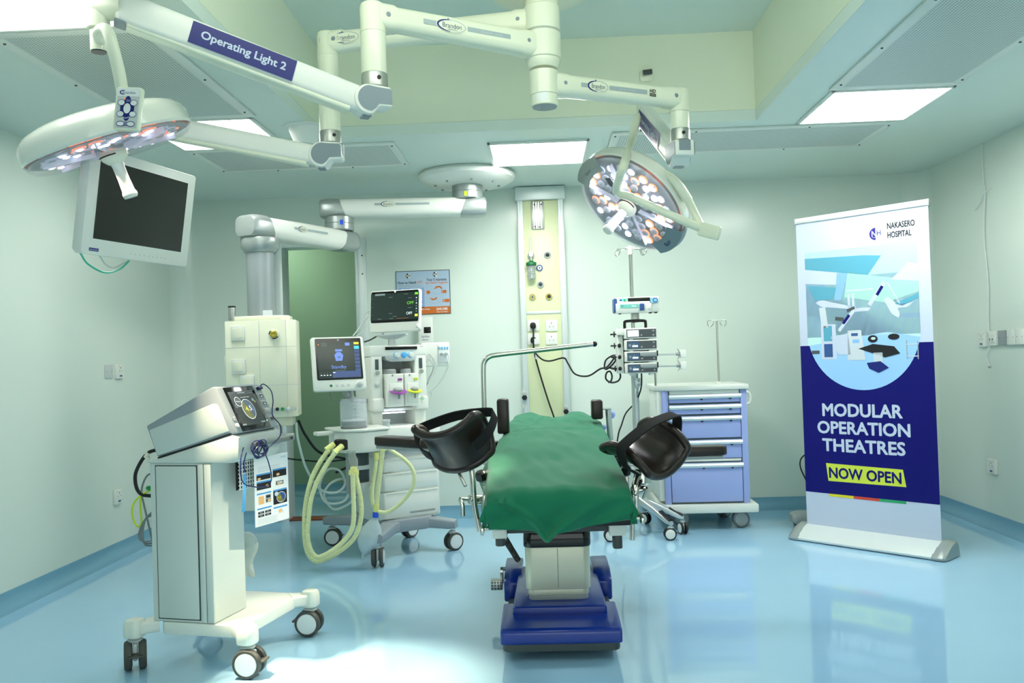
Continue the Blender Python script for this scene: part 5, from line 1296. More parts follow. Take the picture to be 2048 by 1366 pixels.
mb = MB(); side(mb, [(-.136, .848), (.192, .941), (.148, 1.040), (.138, 1.050), (.120, 1.050), (-.172, .950)], Lw0 - .004, Lw0 + .01, .004); mb.build('console_side_panel', 'cart_white', KT)
fo = V(.228, Lw0, .934); fu = V(0, 1, 0); fv = V(Dp[0] - Cp[0], 0, Dp[1] - Cp[1]); FH = fv.length; FW = Lw1 - Lw0; fn = fu.cross(fv).normalized()
FM_ = axes(fo + V(0, 0, 0) + fn * .0, fu, fv)
mb = MB(); mb.bb((FW * .12, .004, -.006), (FW * .79, FH - .003, .004), .003, 2, FM_); sb_ = mb.build('screen_bezel', 'black_gloss', con)
def conui(f):
    x0, x1, y0, y1 = FW * .155, FW * .715, FH * .12, FH * .875; w, h = x1 - x0, y1 - y0; X = lambda t: x0 + w * t; Y = lambda t: y0 + h * t
    f.rect('screen_grey', x0, y0, x1, y1, 1)
    f.rect('ui_grey', X(.03), Y(.925), X(.97), Y(.985), 2); f.rect('screen_grey', X(.035), Y(.93), X(.965), Y(.98), 3); f.text('ui_white', 'Connect sensor', X(.36), Y(.94), X(.66), Y(.972), 4)
    f.disc('ui_white', X(.24), Y(.70), w * .125, None, 2); f.disc('print_slate', X(.24), Y(.70), w * .112, None, 3); f.line('ui_white', [(X(.16), Y(.72)), (X(.32), Y(.69))], .002, 4)
    f.poly('ui_white', [(X(.33), Y(.66)), (X(.42), Y(.66)), (X(.42), Y(.56)), (X(.30), Y(.61))], 2)
    f.disc('ui_white', X(.53), Y(.46), w * .245, h * .30, 3); f.disc('ui_dark_yellow', X(.53), Y(.46), w * .23, h * .283, 4); f.disc('ui_slate', X(.53), Y(.46), w * .23, h * .283, 5, -65, 115)
    f.text('ui_yellow', '4', X(.40), Y(.40), X(.50), Y(.54), 7, bold=.01); f.text('ui_yellow', '.5', X(.51), Y(.40), X(.555), Y(.45), 7); f.text('ui_white', '5', X(.565), Y(.41), X(.645), Y(.55), 7, bold=.01); f.text('ui_blue', '.8', X(.66), Y(.40), X(.72), Y(.45), 7)
    f.disc('ui_grey', X(.11), Y(.58), w * .05, None, 2); f.disc('print_slate', X(.11), Y(.58), w * .04, None, 3)
    f.text('ui_white', 'Anaesthesia depth', X(.40), Y(.80), X(.76), Y(.83), 2); f.disc('ui_grey', X(.86), Y(.72), w * .04, None, 2); f.disc('ui_dark_yellow', X(.92), Y(.66), w * .035, None, 2)
    f.rect('ui_grey', X(.02), Y(.015), X(.17), Y(.055), 2); f.rect('ui_grey', X(.80), Y(.03), X(.97), Y(.07), 2)
    f.disc('ui_grey', FW * .75, FH * .24, .004, None, 1, n=10); f.disc('ui_white', FW * .75, FH * .17, .004, None, 1, n=10)
flat('screen', sb_, FM_ @ T(0, 0, .0042), conui, world=False)
for i, q in enumerate((.90, .73, .56, .39, .20)):
    mb = MB(); mb.bb((FW * .83, FH * (q - .065), -.004), (FW * .955, FH * (q + .065), .003), .004, 2, FM_); p_ = mb.build('sensor_port', 'mid_grey', con)
    if i != 3: MB().bb((FW * .848, FH * (q - .042), .001), (FW * .94, FH * (q + .042), .0036), .002, 1, FM_).build('port_opening', 'black', p_)
    if i in (1, 2): MB().bb((FW * .868, FH * (q - .03), .003), (FW * .91, FH * (q + .01), .0045), .001, 1, FM_).build('port_contact', 'light_grey', p_)
MB().lathe([(0, 0), (.010, 0), (.010, .004), (.007, .005), (0, .004)], FM_ @ T(FW * .06, FH * .30, 0), 18).build('power_button', 'steel', con)
MB().lathe([(0, 0), (.009, 0), (.009, .005), (0, .006)], FM_ @ T(FW * .06, FH * .16, 0), 18).build('dial', 'white_bright', con)
# rail, coiled cable, grid, strap, laminated sheet
mb = MB(); mb.bb((.238, -.16, .868), (.250, .165, .892), .002); rl = mb.build('accessory_rail', 'brushed', KT)
for l in (-.02, .11): MB().cyl((.238, l, .88), (.225, l, .88), .012).build('rail_spacer', 'dark_grey', rl)
MB().cyl((.250, .135, .88), (.254, .135, .88), .007).build('rail_screw', 'dark_grey', rl)
mb = MB(); rnd = random.Random(2); pts = []
for i in range(56):
    a = i * 2 * math.pi / 8; r_ = .028 + .010 * math.sin(i * .37) ; pts.append(V(.262 + .010 * math.sin(i * .9), -.135 + r_ * 1.3 * math.cos(a) + .006 * math.sin(i * .23), .862 + r_ * .95 * math.sin(a) + .005 * math.cos(i * .31)))
mb.tube(pts, .0023, n=6, k=4); mb.build('coiled_cable', 'cable_navy', KT)
mb = MB(); mb.bb((.252, -.175, .862), (.268, -.155, .892), .004); mb.bb((.252, -.115, .868), (.264, -.10, .885), .004); mb.build('cable_holder', 'dark_grey', KT)
mb = MB()
mb.tube([KM @ (FM_ @ V(FW * .90, FH * .90, .004)), KM @ (FM_ @ V(FW * .97, FH * .96, .02)), P(541, 780, 3.62), P(546, 800, 3.60), P(545, 830, 3.58), P(560, 850, 3.55), P(560, 872, 3.50), P(545, 888, 3.46), P(531, 903, 3.44), P(537, 925, 3.44), P(543, 950, 3.46), P(541, 965, 3.44), P(528, 974, 3.42), P(505, 973, 3.36), P(487, 966, 3.32), P(481, 945, 3.30), P(482, 915, 3.31), P(487, 895, 3.33)], .0024, n=6)
mb.tube([P(493, 905, 3.33), P(488, 925, 3.33), P(490, 945, 3.33)], .0024, n=6)
mb.build('sensor_cable', 'cable_navy', KT, world=True)
mb = MB(); mb.bb((FW * .86, FH * .87, .003), (FW * .97, FH * .935, .014), .004, 2, FM_); mb.build('cable_plug', 'cable_navy', con)
gq = axes(P(496, 945, 3.50), V(.38, .92, 0), V(0, 0, 1)); mb = MB()
for i in range(8): mb.bb((-.05 + i * .0145, -.062, -.002), (-.046 + i * .0145, .062, .002), 0, 1, gq)
for j in range(9): mb.bb((-.055, -.064 + j * .0155, -.002), (.06, -.060 + j * .0155, .002), 0, 1, gq)
mb.build('grid_panel', 'label_white', KT, world=True)
mb = MB(); mb.bb((-.056, -.066, -.016), (.062, .066, -.010), .001, 1, gq); mb.build('grid_backing', 'black', KT, world=True)
mb = MB(); mb.loft([[p + V(a, b, 0) for a, b in ((-.0055, -.002), (.0055, .002), (.0055, .004), (-.0055, -.0))] for p in (P(489, 948, 3.335), P(489, 980, 3.33), P(487, 1018, 3.33), P(486, 1024, 3.33))]); mb.build('blue_strap', 'strip_blue', KT, world=True)
PM_ = axes(P(543.5, 978, 3.60), V(.383, .923, .0), V(0, 0, 1)); pw, ph = .214, .285
mb = MB(); mb.box((0, 0, 0), (pw, ph, .003), .001, 1, PM_); sh_ = mb.build('instruction_sheet', 'print_paper', KT, world=True)
def sheet(f):
    X = lambda t: -pw / 2 + pw * t; Y = lambda t: ph / 2 - ph * t
    f.text('print_cyan', 'mindray', X(.78), Y(.07), X(.94), Y(.04), 1)
    for i in range(3): f.rect('print_palegrey', X(.10), Y(.15 + i * .028), X(.75), Y(.16 + i * .028), 1)
    def pic(x0, x1, y0, y1, c='print_black', top=True):
        f.rect(c, X(x0), Y(y1), X(x1), Y(y0), 1)
        if top: f.rect('print_cyan', X(x0), Y(y0), X(x1), Y(y0 - .022), 1)
    pic(.06, .47, .265, .335); pic(.53, .94, .235, .335); pic(.06, .47, .375, .475); pic(.06, .47, .545, .685, 'print_paper'); pic(.53, .94, .545, .74); pic(.06, .47, .76, .76); pic(.53, .94, .80, .80)
    f.rect('print_skin', X(.10), Y(.685), X(.26), Y(.57), 2); f.rect('print_grey', X(.30), Y(.68), X(.46), Y(.56), 2); f.rect('print_black', X(.32), Y(.61), X(.44), Y(.575), 3); f.rect('print_black', X(.32), Y(.665), X(.44), Y(.63), 3)
    for x, y in ((.13, .315), (.36, .43), (.68, .30), (.40, .65), (.70, .44)): f.disc('print_skin', X(x), Y(y), pw * .05, ph * .02, 4, n=12)
    f.rect('print_slate', X(.62), Y(.455), X(.84), Y(.40), 2); f.rect('print_palegrey', X(.65), Y(.445), X(.81), Y(.41), 3)
    f.ring('print_white', X(.76), Y(.645), pw * .13, ph * .075, .003, None, 3); f.disc('ui_dark_yellow', X(.76), Y(.645), pw * .12, ph * .07, 2); f.disc('ring_blue', X(.76), Y(.645), pw * .12, ph * .07, 3, -60, 110); f.text('print_yellow', '4.5', X(.66), Y(.66), X(.75), Y(.635), 5); f.disc('print_white', X(.62), Y(.585), pw * .06, ph * .032, 4, n=14)
    for a in (.08, .28):
        for b in (.79, .835): f.rect('print_black', X(a), Y(b + .032), X(a + .17), Y(b), 2); f.rect('print_grey', X(a + .04), Y(b + .022), X(a + .12), Y(b + .01), 3)
    f.disc('print_skin', X(.72), Y(.85), pw * .05, ph * .03, 2, n=12); f.line('print_grey', [(X(.76), Y(.82)), (X(.82), Y(.89))], .002, 2)
    for i in range(5): f.rect('print_palegrey', X(.06), Y(.895 + i * .018), X(.60 if i % 2 else .66), Y(.902 + i * .018), 1)
flat('sheet_print', sh_, PM_ @ T(0, 0, .0017), sheet)
mb = MB(); mb.tube([P(527, 892, 3.50), P(528, 905, 3.53), P(540, 910, 3.58), P(551, 900, 3.62), P(548, 884, 3.60)], .0012, n=6); mb.build('sheet_loop', 'cable_white', KT, world=True)
# plastic wrapped holder behind the cabinet
mb = MB(); c = P(497, 1108, 3.62)
mb.loft([[c + V(x * k + .02 * math.sin(z * 40), y * k, z) for x, y in rrect(.07, .05, .02, 4)] for z, k in ((.095, .5), (.085, .85), (.04, .8), (0, .95), (-.04, .85), (-.08, .7), (-.10, .3))]); mb.build('wrapped_holder', 'film', KT, world=True, sub=1)
# cables at the back
yk_ = 3.52
mb = MB(); mb.tube([P(312, 900, 3.5), P(298, 905, 3.5), P(284, 920, 3.5), P(271, 948, 3.5), P(273, 975, 3.5), P(284, 989, 3.5), P(304, 992, 3.5)], .0075, n=10); mb.build('power_hose', 'cable_black', KT, world=True)
mb = MB(); mb.cyl(P(297, 905, 3.5), P(291, 915, 3.5), .0095); mb.bb(P(291, 914, 3.49), P(301, 921, 3.5), .002); mb.build('cable_clip', 'cream', KT, world=True)
mb = MB(); mb.tube([P(305, 979, 3.52), P(290, 986, 3.5), P(272, 1000, 3.5), P(264, 1018, 3.5), P(267, 1040, 3.5), P(276, 1053, 3.5), P(283, 1046, 3.5), P(281, 1020, 3.5), P(281, 1000, 3.5), P(286, 985, 3.5)], .0038, n=8); mb.build('earth_cable', 'cable_lime', KT, world=True)
mb = MB(); mb.ell(P(298, 976, 3.5), (.013, .012, .010), None, 14, 8); mb.cyl(P(297, 976, 3.5), P(306, 978, 3.52), .006); mb.build('earth_plug', 'plug_green', KT, world=True)
mb = MB(); mb.tube([P(306, 948, 3.52), P(296, 950, 3.5), P(287, 965, 3.5), P(283, 985, 3.5), P(288, 1010, 3.5), P(294, 1035, 3.5), P(300, 1062, 3.5), P(304, 1078, 3.52)], .004, n=8)
for k in range(3): mb.tube([P(306, 1022 + k * 4, 3.53), P(292, 1036 + k, 3.5), P(281 + k * 3, 1055, 3.5), P(278 + k * 4, 1075 - k * 2, 3.5), P(288 + k, 1083 + k * 3, 3.5), P(306, 1080 + k * 6, 3.53)], .0034, n=8)
mb.build('grey_cables', 'cable_grey', KT, world=True)

# ================================================================ ANAESTHESIA MACHINE
aa = R(33); AO = V(-.827, 5.33, 0)
AM = thing('anaesthesia_machine', 'white anaesthesia workstation with two screens, a bellows and yellow hoses left of the operating table', 'anaesthesia machine', AO, aa)
AMm = wmat(AM)
def A(x, y, z): return AMm @ V(x, y, z)
# drawer unit
mb = MB(); pl_ = [(-.19 + .10, 0), (.185, 0), (.20, .02), (.20, .44), (-.20, .44), (-.255, .20), (-.25, .10), (-.20, .03)]
mb.prism(pl_, .215, .60, None, bev=.012); du = mb.build('drawer_unit', 'white_bright', AM)
for za, zb in ((.512, .592), (.396, .504), (.226, .388)):
    mb = MB(); mb.prism([(-.185, -.006), (.178, -.006), (.188, .006), (.188, .10), (-.21, .10), (-.215, .03)], za, zb, None, bev=.008); dd = mb.build('drawer', 'white_bright', du)
    MB().prism([(-.175, -.0095), (.170, -.0095), (.176, .01), (-.18, .01)], zb - .012, zb - .002, None, bev=.003).build('drawer_lip', 'white', dd)
MB().bb((-.02, -.0085, .248), (.15, -.005, .262), .002, 1).build('vent_slot', 'mid_grey', du)
# worktop and fascia
mb = MB(); mb.prism([(-.27, -.03), (.16, -.03), (.21, .0), (.21, .45), (-.26, .45)], .655, .79, None, bev=.015); wt = mb.build('worktop', 'white_bright', AM)
MB().prism([(-.22, .02), (.19, .02), (.19, .43), (-.22, .43)], .595, .66, None, bev=.004).build('plinth', 'light_grey', wt)
mb = MB(); mb.cyl((.02, -.028, .73), (.02, -.036, .73), .014); mb.build('round_port', 'light_grey', wt)
# tower
tx0, tx1, ty0, ty1 = -.228, .155, .06, .38
px2x = lambda px: tx0 + (px - 733) / 117.0 * (tx1 - tx0)
TY = ty0
def tz(py): return 1.2 - (py - 710 - 9) / 1720.0 * 5.38
mb = MB(); mb.bb((tx0 + .02, ty1 - .1, .79), (tx1, ty1, tz(692)), .006); tw = mb.build('tower', 'white_bright', AM)
MB().bb((tx0, ty0, tz(712)), (tx1, ty1, tz(690)), .008, 3).build('header', 'white_bright', tw)
mb = MB(); mb.prism([(px2x(762), 0), (px2x(766), -.028), (px2x(775), -.04), (px2x(818), -.04), (px2x(828), -.028), (px2x(832), .0)], -.06, .01, T(0, ty0 + .01, tz(710)) @ RX90 @ T(0, 0, 0), bev=.004)
mb.build('control_chin', 'light_grey', tw)
MB().bb((px2x(764), ty0 - .006, tz(699)), (px2x(830), ty0 + .01, tz(693)), .002).build('display_strip', 'black_gloss', tw)
flat('lettering', tw, T(px2x(838), ty0 - .0006, tz(693)) @ RX90, lambda f: f.text('print_slate', 'A7', -.008, -.006, .018, .003, 1), world=False)
for i, px in enumerate((780, 795, 809)):
    M = T(px2x(px), ty0 - .05, tz(710)) @ RX90
    o = MB(M).lathe([(0, 0), (.0205, 0), (.0205, .006), (.016, .008)], None, 24).build('knob_ring', 'sky_label', tw)
    MB(M).lathe([(.0, .004), (.017, .004), (.015, .024), (.0, .026)], None, 24).build('knob', ('white_bright', 'strip_blue', 'white_bright')[i], o)
for (a, b) in ((735, 757.5), (824.5, 849)):
    mb = MB(); mb.bb((px2x(a), ty0, tz(818)), (px2x(b), ty0 + .24, tz(711)), .008, 3); c_ = mb.build('side_column', 'white_bright', tw)
    m_ = (px2x(a) + px2x(b)) / 2
    MB().bb((m_ - .012, ty0 - .003, tz(738)), (m_ + .012, ty0 + .002, tz(717)), .003).build('flow_window', 'smoke_plastic', c_)
    MB().cyl((m_, ty0, tz(744)), (m_, ty0 - .018, tz(744)), .012).build('flow_knob', 'steel', c_)
    mb = MB(); mb.bb((px2x(a) - .002, ty0 - .012, tz(821)), (px2x(b) + .004, ty0 + .2, tz(794)), .012, 3); lp = mb.build('lower_cover', 'white_bright', c_)
    if a < 800:
        MB(T(m_, ty0, tz(767)) @ RX90).lathe([(0, 0), (.017, 0), (.017, .008), (.008, .012), (0, .012)], None, 20).build('gauge', 'light_grey', c_)
    else:
        flat('power_symbol', lp, T(m_ - .004, ty0 - .0125, tz(799)) @ RX90, lambda f: (f.ring('plug_green', 0, .002, .012, .012, .003, None, 1), f.disc('plug_green', 0, .002, .005, None, 1, n=12), f.disc('mid_grey', 0, -.022, .004, None, 1, n=10)), world=False)
    mb = MB(); mb.bb((px2x(a) + (.006 if a < 800 else 0), ty0 + .02, .79), (px2x(b) - (0 if a < 800 else .004), ty0 + .22, tz(818)), .004); mb.build('bay_side', 'white', tw)
MB().bb((px2x(757), ty0 + .2, .79), (px2x(826), ty0 + .22, tz(711)), .0).build('bay_back', 'light_grey', tw)
MB().bb((px2x(757), ty0 + .05, tz(822)), (px2x(826), ty0 + .2, tz(816)), .003).build('bay_shelf', 'white', tw)
MB().bb((px2x(752), ty0 + .03, tz(826)), (px2x(806), ty0 + .045, tz(823.6)), .001, 1).build('work_light', 'work_light', tw)
for (a, b, tagc, dial) in ((760, 796, 'purple', 'purple'), (797, 828, 'yellow_green', 'yellow_green')):
    za, zb = tz(813), tz(747); xm = (px2x(a) + px2x(b)) / 2; ww = px2x(b) - px2x(a) - .004
    mb = MB(); mb.bb((xm - ww / 2, ty0 - .035, za), (xm + ww / 2, ty0 + .16, zb), .007, 3); v_ = mb.build('vaporiser', 'white_bright', AM)
    MB().bb((xm - ww * .34, ty0 - .0385, tz(806)), (xm + ww * .42, ty0 - .03, tz(766)), .004).build('vaporiser_face', 'white', v_)
    MB().lathe([(0, 0), (ww * .40, 0), (ww * .40, .022), (ww * .34, .03), (0, .03)], T(xm - .005, ty0 + .05, zb), 28).build('top_cap', 'mid_grey', v_)
    dl = MB(T(xm + .012, ty0 - .045, tz(782)) @ Matrix.Rotation(R(18), 4, 'X')).lathe([(0, 0), (ww * .48, 0), (ww * .48, .004), (0, .005)], None, 28).build('dial_plate', dial, v_)
    MB(T(xm + .012, ty0 - .045, tz(782)) @ Matrix.Rotation(R(18), 4, 'X')).lathe([(0, .004), (ww * .25, .004), (ww * .24, .020), (ww * .18, .024), (0, .024)], None, 20).build('dial_knob', 'mid_grey', dl)
    MB().bb((xm + ww * .16, ty0 - .0395, tz(760.5)), (xm + ww * .40, ty0 - .034, tz(756)), .001, 1).build('agent_tag', tagc, v_)
    MB().bb((xm + ww * .12, ty0 - .041, tz(797)), (xm + ww * .24, ty0 - .037, tz(788)), .001, 1).build('level_window', 'mid_grey', v_)
    MB().cyl((xm - ww * .15, ty0 - .03, tz(750)), (xm - ww * .15, ty0 - .038, tz(750)), .006).build('lock', 'mid_grey', v_)
MB().lathe([(.0, .0), (.022, .0), (.022, .03), (.026, .034), (.026, .045), (.0, .047)], T(-.16, -.0, .79), 24).build('waste_port', 'light_grey', wt)
# monitors
def display(px, py, Y, u, v, w, h, name, ui, scr, th=.035):
    M = axes(P(px, py, Y), V(*u), V(*v)); mb = MB(); mb.prism(rrect(w, h, .014, 5), -th, 0, M, bev=.006)
    o = mb.build(name, 'white_bright', AM, world=True)
    x0, y0, x1, y1 = scr; mb = MB(); mb.prism([(p * 1 + (x0 + x1) / 2 * w, q + (y0 + y1) / 2 * h) for p, q in rrect((x1 - x0) * w, (y1 - y0) * h, .008, 4)], -.001, .0015, M); b = mb.build('screen_bezel', 'black_gloss', o, world=True)
    mb = MB(); mb.prism(rrect(w * .7, h * .6, .02, 4), -th - .035, -th, M, bev=.01); mb.build('rear_housing', 'light_grey', o, world=True)
    flat('screen', b, M @ T(0, 0, .0017), ui)
    return o, M
def ui_standby(f):
    w, h = .30, .305; X = lambda t: -.40 * w + .82 * w * t; Y = lambda t: -.285 * h + .70 * h * t
    f.rect('screen_dark', X(.0), Y(.0), X(1), Y(1), 1)
    f.disc('ui_grey', X(.5), Y(1.06), .006, None, 1, n=12)
    f.poly('ui_blue', [(X(.42), Y(.48)), (X(.57), Y(.48)), (X(.60), Y(.64)), (X(.54), Y(.72)), (X(.45), Y(.72)), (X(.39), Y(.64))], 2); f.line('screen_dark', [(X(.47), Y(.60)), (X(.50), Y(.56)), (X(.53), Y(.60))], .004, 3); f.rect('ui_blue', X(.42), Y(.74), X(.58), Y(.80), 2)
    f.text('ui_blue', 'Standby', X(.30), Y(.24), X(.66), Y(.36), 2)
    for i in range(7): f.rect('ui_blue_dark' if i < 6 else 'ui_cyan', X(.87), Y(.17 + i * .105), X(.99), Y(.255 + i * .105), 2)
    f.rect('ui_yellow', X(.87), Y(.93), X(.99), Y(.99), 3); f.rect('ui_blue', X(.66), Y(.90), X(.77), Y(.98), 2); f.disc('ui_orange', X(.03), Y(.94), .004, None, 2, n=8)
    for i in range(3): f.rect('ui_grey', X(.10), Y(.90 + i * .035), X(.23), Y(.905 + i * .035), 2)
    f.rect('ui_blue_dark', X(.32), Y(.02), X(.99), Y(.19), 2); f.rect('ui_white', X(.33), Y(.15), X(.39), Y(.17), 3); f.rect('ui_grey', X(.40), Y(.205), X(.62), Y(.212), 2)
    for i in range(4): f.rect('ui_white', X(.04 + i * .07), Y(.08), X(.075 + i * .07), Y(.105), 2); f.rect('ui_grey', X(.05 + i * .07), Y(.15), X(.065 + i * .07), Y(.165), 2)
sbu = V(.9, .43, 0).normalized(); sbv = V(-.43 * .21, .9 * .21, 1)
o1, M1_ = display(678, 727, 4.95, sbu, sbv, .305, .318, 'ventilator_screen', ui_standby, (-.43, -.30, .445, .47))
for i in range(4):
    MB(M1_).bb((-.055 + i * .034 - .007, -.136, 0), (-.055 + i * .034 + .007, -.122, .002), .001, 1).build('soft_key', ('cap_green' if i == 0 else 'light_grey'), o1, world=False)
for c_ in list(o1.children):
    if c_.name.startswith('soft_key'): c_.data.transform(AMm.inverted())
mb = MB(); mb.lathe([(0, 0), (.017, 0), (.016, .014), (.012, .016), (0, .016)], M1_ @ T(.115, -.127, 0), 24); mb.build('rotary_knob', 'light_grey', o1, world=True)
def ui_off(f):
    w, h = .37, .262; X = lambda t: -.45 * w + .90 * w * t; Y = lambda t: -.215 * h + .64 * h * t
    f.rect('screen_dark', X(0), Y(0), X(1), Y(1), 1); f.disc('ui_white', X(.51), Y(1.05), .006, None, 1, n=12)
    f.rect('ui_grey', X(.09), Y(.93), X(.30), Y(1.0), 2)
    f.text('ui_green', 'OFF', X(.76), Y(.55), X(.90), Y(.66), 2); f.text('ui_white', 'OFF', X(.75), Y(.17), X(.87), Y(.27), 2)
    f.rect('ui_green', X(.92), Y(.90), X(.985), Y(.985), 2); f.rect('ui_yellow', X(.925), Y(.09), X(.985), Y(.18), 2)
    for i in range(6): f.disc('ui_white' if i % 2 else 'ui_grey', X(.955), Y(.28 + i * .10), .004, None, 2, n=8)
    for a, b in ((.38, .84), (.78, .78), (.38, .23), (.78, .42), (.15, .04), (.40, .04), (.47, .12), (.70, .93)): f.rect('ui_grey', X(a), Y(b), X(a + .08), Y(b + .012), 2)
    for i in range(3): f.rect('ui_grey', X(.01), Y(.2 + i * .3), X(.04), Y(.206 + i * .3), 2)
    f.rect('ui_orange', X(.55), Y(.04), X(.80), Y(.045), 2)
ofu = V(.92, -.30, 0).normalized()
o2, M2_ = display(789, 621.5, 5.32, ofu, V(.0, .10, .99), .345, .262, 'patient_monitor', ui_off, (-.475, -.275, .475, .475))
mb = MB(); mb.lathe([(0, 0), (.016, 0), (.015, .018), (0, .018)], M2_ @ T(.160, -.10, -.005) @ Matrix.Rotation(R(60), 4, 'Y'), 20); mb.build('rotary_knob', 'white_bright', o2, world=True)
q = P(783, 672, 5.38); mb = MB(); mb.loft([[V(q.x + x * k, q.y + y * k, z) for x, y in rrect(.20, .10, .02, 4)] for z, k in ((q.z + .012, 1), (q.z + .004, 1.0), (q.z - .01, .7), (q.z - .02, .35))]); mb.lathe([(0, q.z - .01), (.022, q.z - .01), (.022, q.z - .075), (0, q.z - .075)], T(q.x, q.y, 0), 20); mb.build('monitor_mount', 'light_grey', AM, world=True)
# bellows on the breathing block
bc = P(708, 857, 5.05); bl = AMm.inverted() @ bc; ZB = bl.z
mb = MB(); mb.prism([(-.50, -.05), (-.47, -.14), (-.38, -.20), (-.20, -.17), (-.17, .14), (-.48, .14)], .665, ZB - .012, None, bev=.015); bb_ = mb.build('breathing_block', 'white_bright', AM)
MB().prism([(-.51, -.06), (-.48, -.16), (-.38, -.215), (-.21, -.185), (-.17, .15), (-.50, .15)], ZB - .012, ZB + .002, None, bev=.005).build('block_top', 'white_bright', bb_)
MB().bb((-.60, -.02, ZB - .035), (-.48, .06, ZB - .012), .006).build('side_bracket', 'white', bb_)
cyl = MB().lathe([(.079, 0), (.079, .160), (.072, .176), (.0, .180), (.0, .177), (.070, .172), (.0765, .158), (.0765, 0)], T(bl.x, bl.y, ZB + .002), 40).build('bellows_dome', 'clear_plastic', AM)
MB().lathe([(0, .0), (.077, 0), (.077, .012), (.07, .012), (.07, .02), (.074, .024), (.07, .028), (.074, .032), (.07, .036), (.074, .040), (.0, .042)], T(bl.x, bl.y, ZB + .003), 36).build('bellows', 'dark_grey', cyl)
MB().lathe([(0, .042), (.07, .042), (.07, .048), (.0, .05)], T(bl.x, bl.y, ZB + .003), 36).build('bellows_disc', 'label_white', cyl)
fl = MB()
for i, s in enumerate(('300', '600', '900', '1200', '1500')):
    a = 1.5 * math.pi - aa + .0; Mx = axes(V(bl.x - .002, bl.y - .0795, ZB + .150 - i * .022), V(1, 0, 0), V(0, 0, 1)); fl.text('label_white', s, -.012, -.005, .012, .004, 1, M=Mx); fl.rect('label_white', -.036, -.001, -.018, .001, 1, M=Mx)
fl.build('lettering', None, cyl, recalc=False)
mb = MB(); mb.tube([P(690, 786, 5.0), P(697, 792, 5.08), P(712, 800, 5.2), P(735, 802, 5.35)], .016, n=10); mb.cyl(P(700, 776, 5.05), P(702, 800, 5.1), .018); mb.build('screen_arm', 'mid_grey', AM, world=True)
mb = MB(); mb.tube([P(660, 782, 4.98), P(662, 796, 5.0), P(675, 802, 5.02), P(684, 800, 5.04)], .003, n=6); mb.tube([P(684, 780, 5.02), P(690, 790, 5.05), P(696, 784, 5.05)], .003, n=6); mb.build('screen_cables', 'cable_grey', AM, world=True)
# absorber canister
ab = AMm.inverted() @ P(717, 905, 5.06)
cn = MB().lathe([(0, .66), (.060, .66), (.060, .50), (.055, .47), (0, .47)], T(ab.x, ab.y, 0), 32).build('absorber_canister', 'smoke_plastic', AM)
MB().lathe([(0, .655), (.05, .655), (.05, .50), (0, .50)], T(ab.x, ab.y, 0), 24).build('absorbent', 'dark_grey', cn)
for z in (.575, .475): MB().lathe([(.061, z - .012), (.065, z - .012), (.065, z + .012), (.061, z + .012)], T(ab.x, ab.y, 0), 32).build('canister_band', 'light_grey', cn)
MB().lathe([(0, .47), (.056, .47), (.052, .43), (0, .425)], T(ab.x, ab.y, 0), 28).build('canister_foot', 'light_grey', cn)
mb = MB(); mb.bb((ab.x - .075, ab.y - .02, .42), (ab.x - .06, ab.y + .02, .66), .004); mb.build('canister_bracket', 'mid_grey', cn)
# hoses
HY = 4.93
mb = MB(); mb.box(P(684, 889, 4.98), (.085, .05, .062), .010, 3); mb.build('hose_manifold', 'black', AM, world=True)
def zp(z6, Y): return [P(560 + a / 4.14, 820 + b / 4.14, Y if not callable(Y) else Y(i)) for i, (a, b) in enumerate(z6)]
h1_ = zp([(405, 330), (370, 375), (320, 450), (262, 570), (222, 720), (203, 880), (205, 1060), (228, 1180), (285, 1248), (350, 1245), (470, 1185), (590, 1090), (650, 985), (675, 850), (665, 720), (635, 570), (628, 520)], HY)
h2_ = zp([(465, 345), (430, 390), (375, 470), (305, 600), (258, 740), (238, 890), (228, 1030), (250, 1150), (300, 1215), (360, 1205), (460, 1145), (550, 1060), (600, 970), (612, 850), (607, 700), (602, 560), (600, 520)], HY - .045)
for h in (h1_, h2_):
    mb = MB(); mb.tube(h, .0125, n=12, corr=(.0075, .0018)); mb.build('breathing_hose', 'hose_yellow', AM, world=True)
mb = MB(); mb.cyl(P(652, 900, HY), P(668, 888, 4.96), .0165, .0175, 18); mb.build('hose_cuff', 'hose_cap', AM, world=True)
mb = MB(); mb.cyl(P(668, 906, HY - .04), P(684, 892, 4.94), .0165, .0175, 18); mb.build('hose_cuff', 'hose_cap', AM, world=True)
mb = MB(); mb.bb(P(700, 948, HY - .05), P(715, 931, HY + .02), .008); mb.cyl(P(703, 950, HY - .03), P(703, 940, HY - .03), .0165); mb.cyl(P(712, 950, HY), P(712, 940, HY), .0165); mb.build('y_piece', 'hose_cap', AM, world=True)
mb = MB(); mb.loft([[P(x, y, HY - .02) + V(a * k, b * k, 0) for a, b in rrect(.055, .04, .012, 3)] for x, y, k in ((708, 932, .8), (706, 920, 1.0), (704, 910, .7), (703, 902, .9))]); mb.build('wrapping_film', 'film', AM, world=True)
HZ = 5.0
mb = MB(); mb.tube(zp([(850, 330), (840, 420), (825, 560), (808, 700), (798, 790)], HZ), .0125, n=12, corr=(.0075, .0016)); mb.build('bag_hose', 'hose_yellow', AM, world=True)
mb = MB(); mb.tube(zp([(798, 400), (790, 470), (768, 610), (760, 720), (775, 790), (792, 815)], HZ + .04), .0115, n=12, corr=(.0075, .0016)); mb.build('bag_hose', 'hose_yellow', AM, world=True)
mb = MB(); mb.tube(zp([(905, 325), (960, 360), (1030, 410), (1085, 470), (1113, 550), (1098, 640), (1040, 730), (960, 805), (880, 848), (815, 842)], HZ - .02), .0115, n=12); mb.build('bag_hose', 'hose_yellow', AM, world=True)
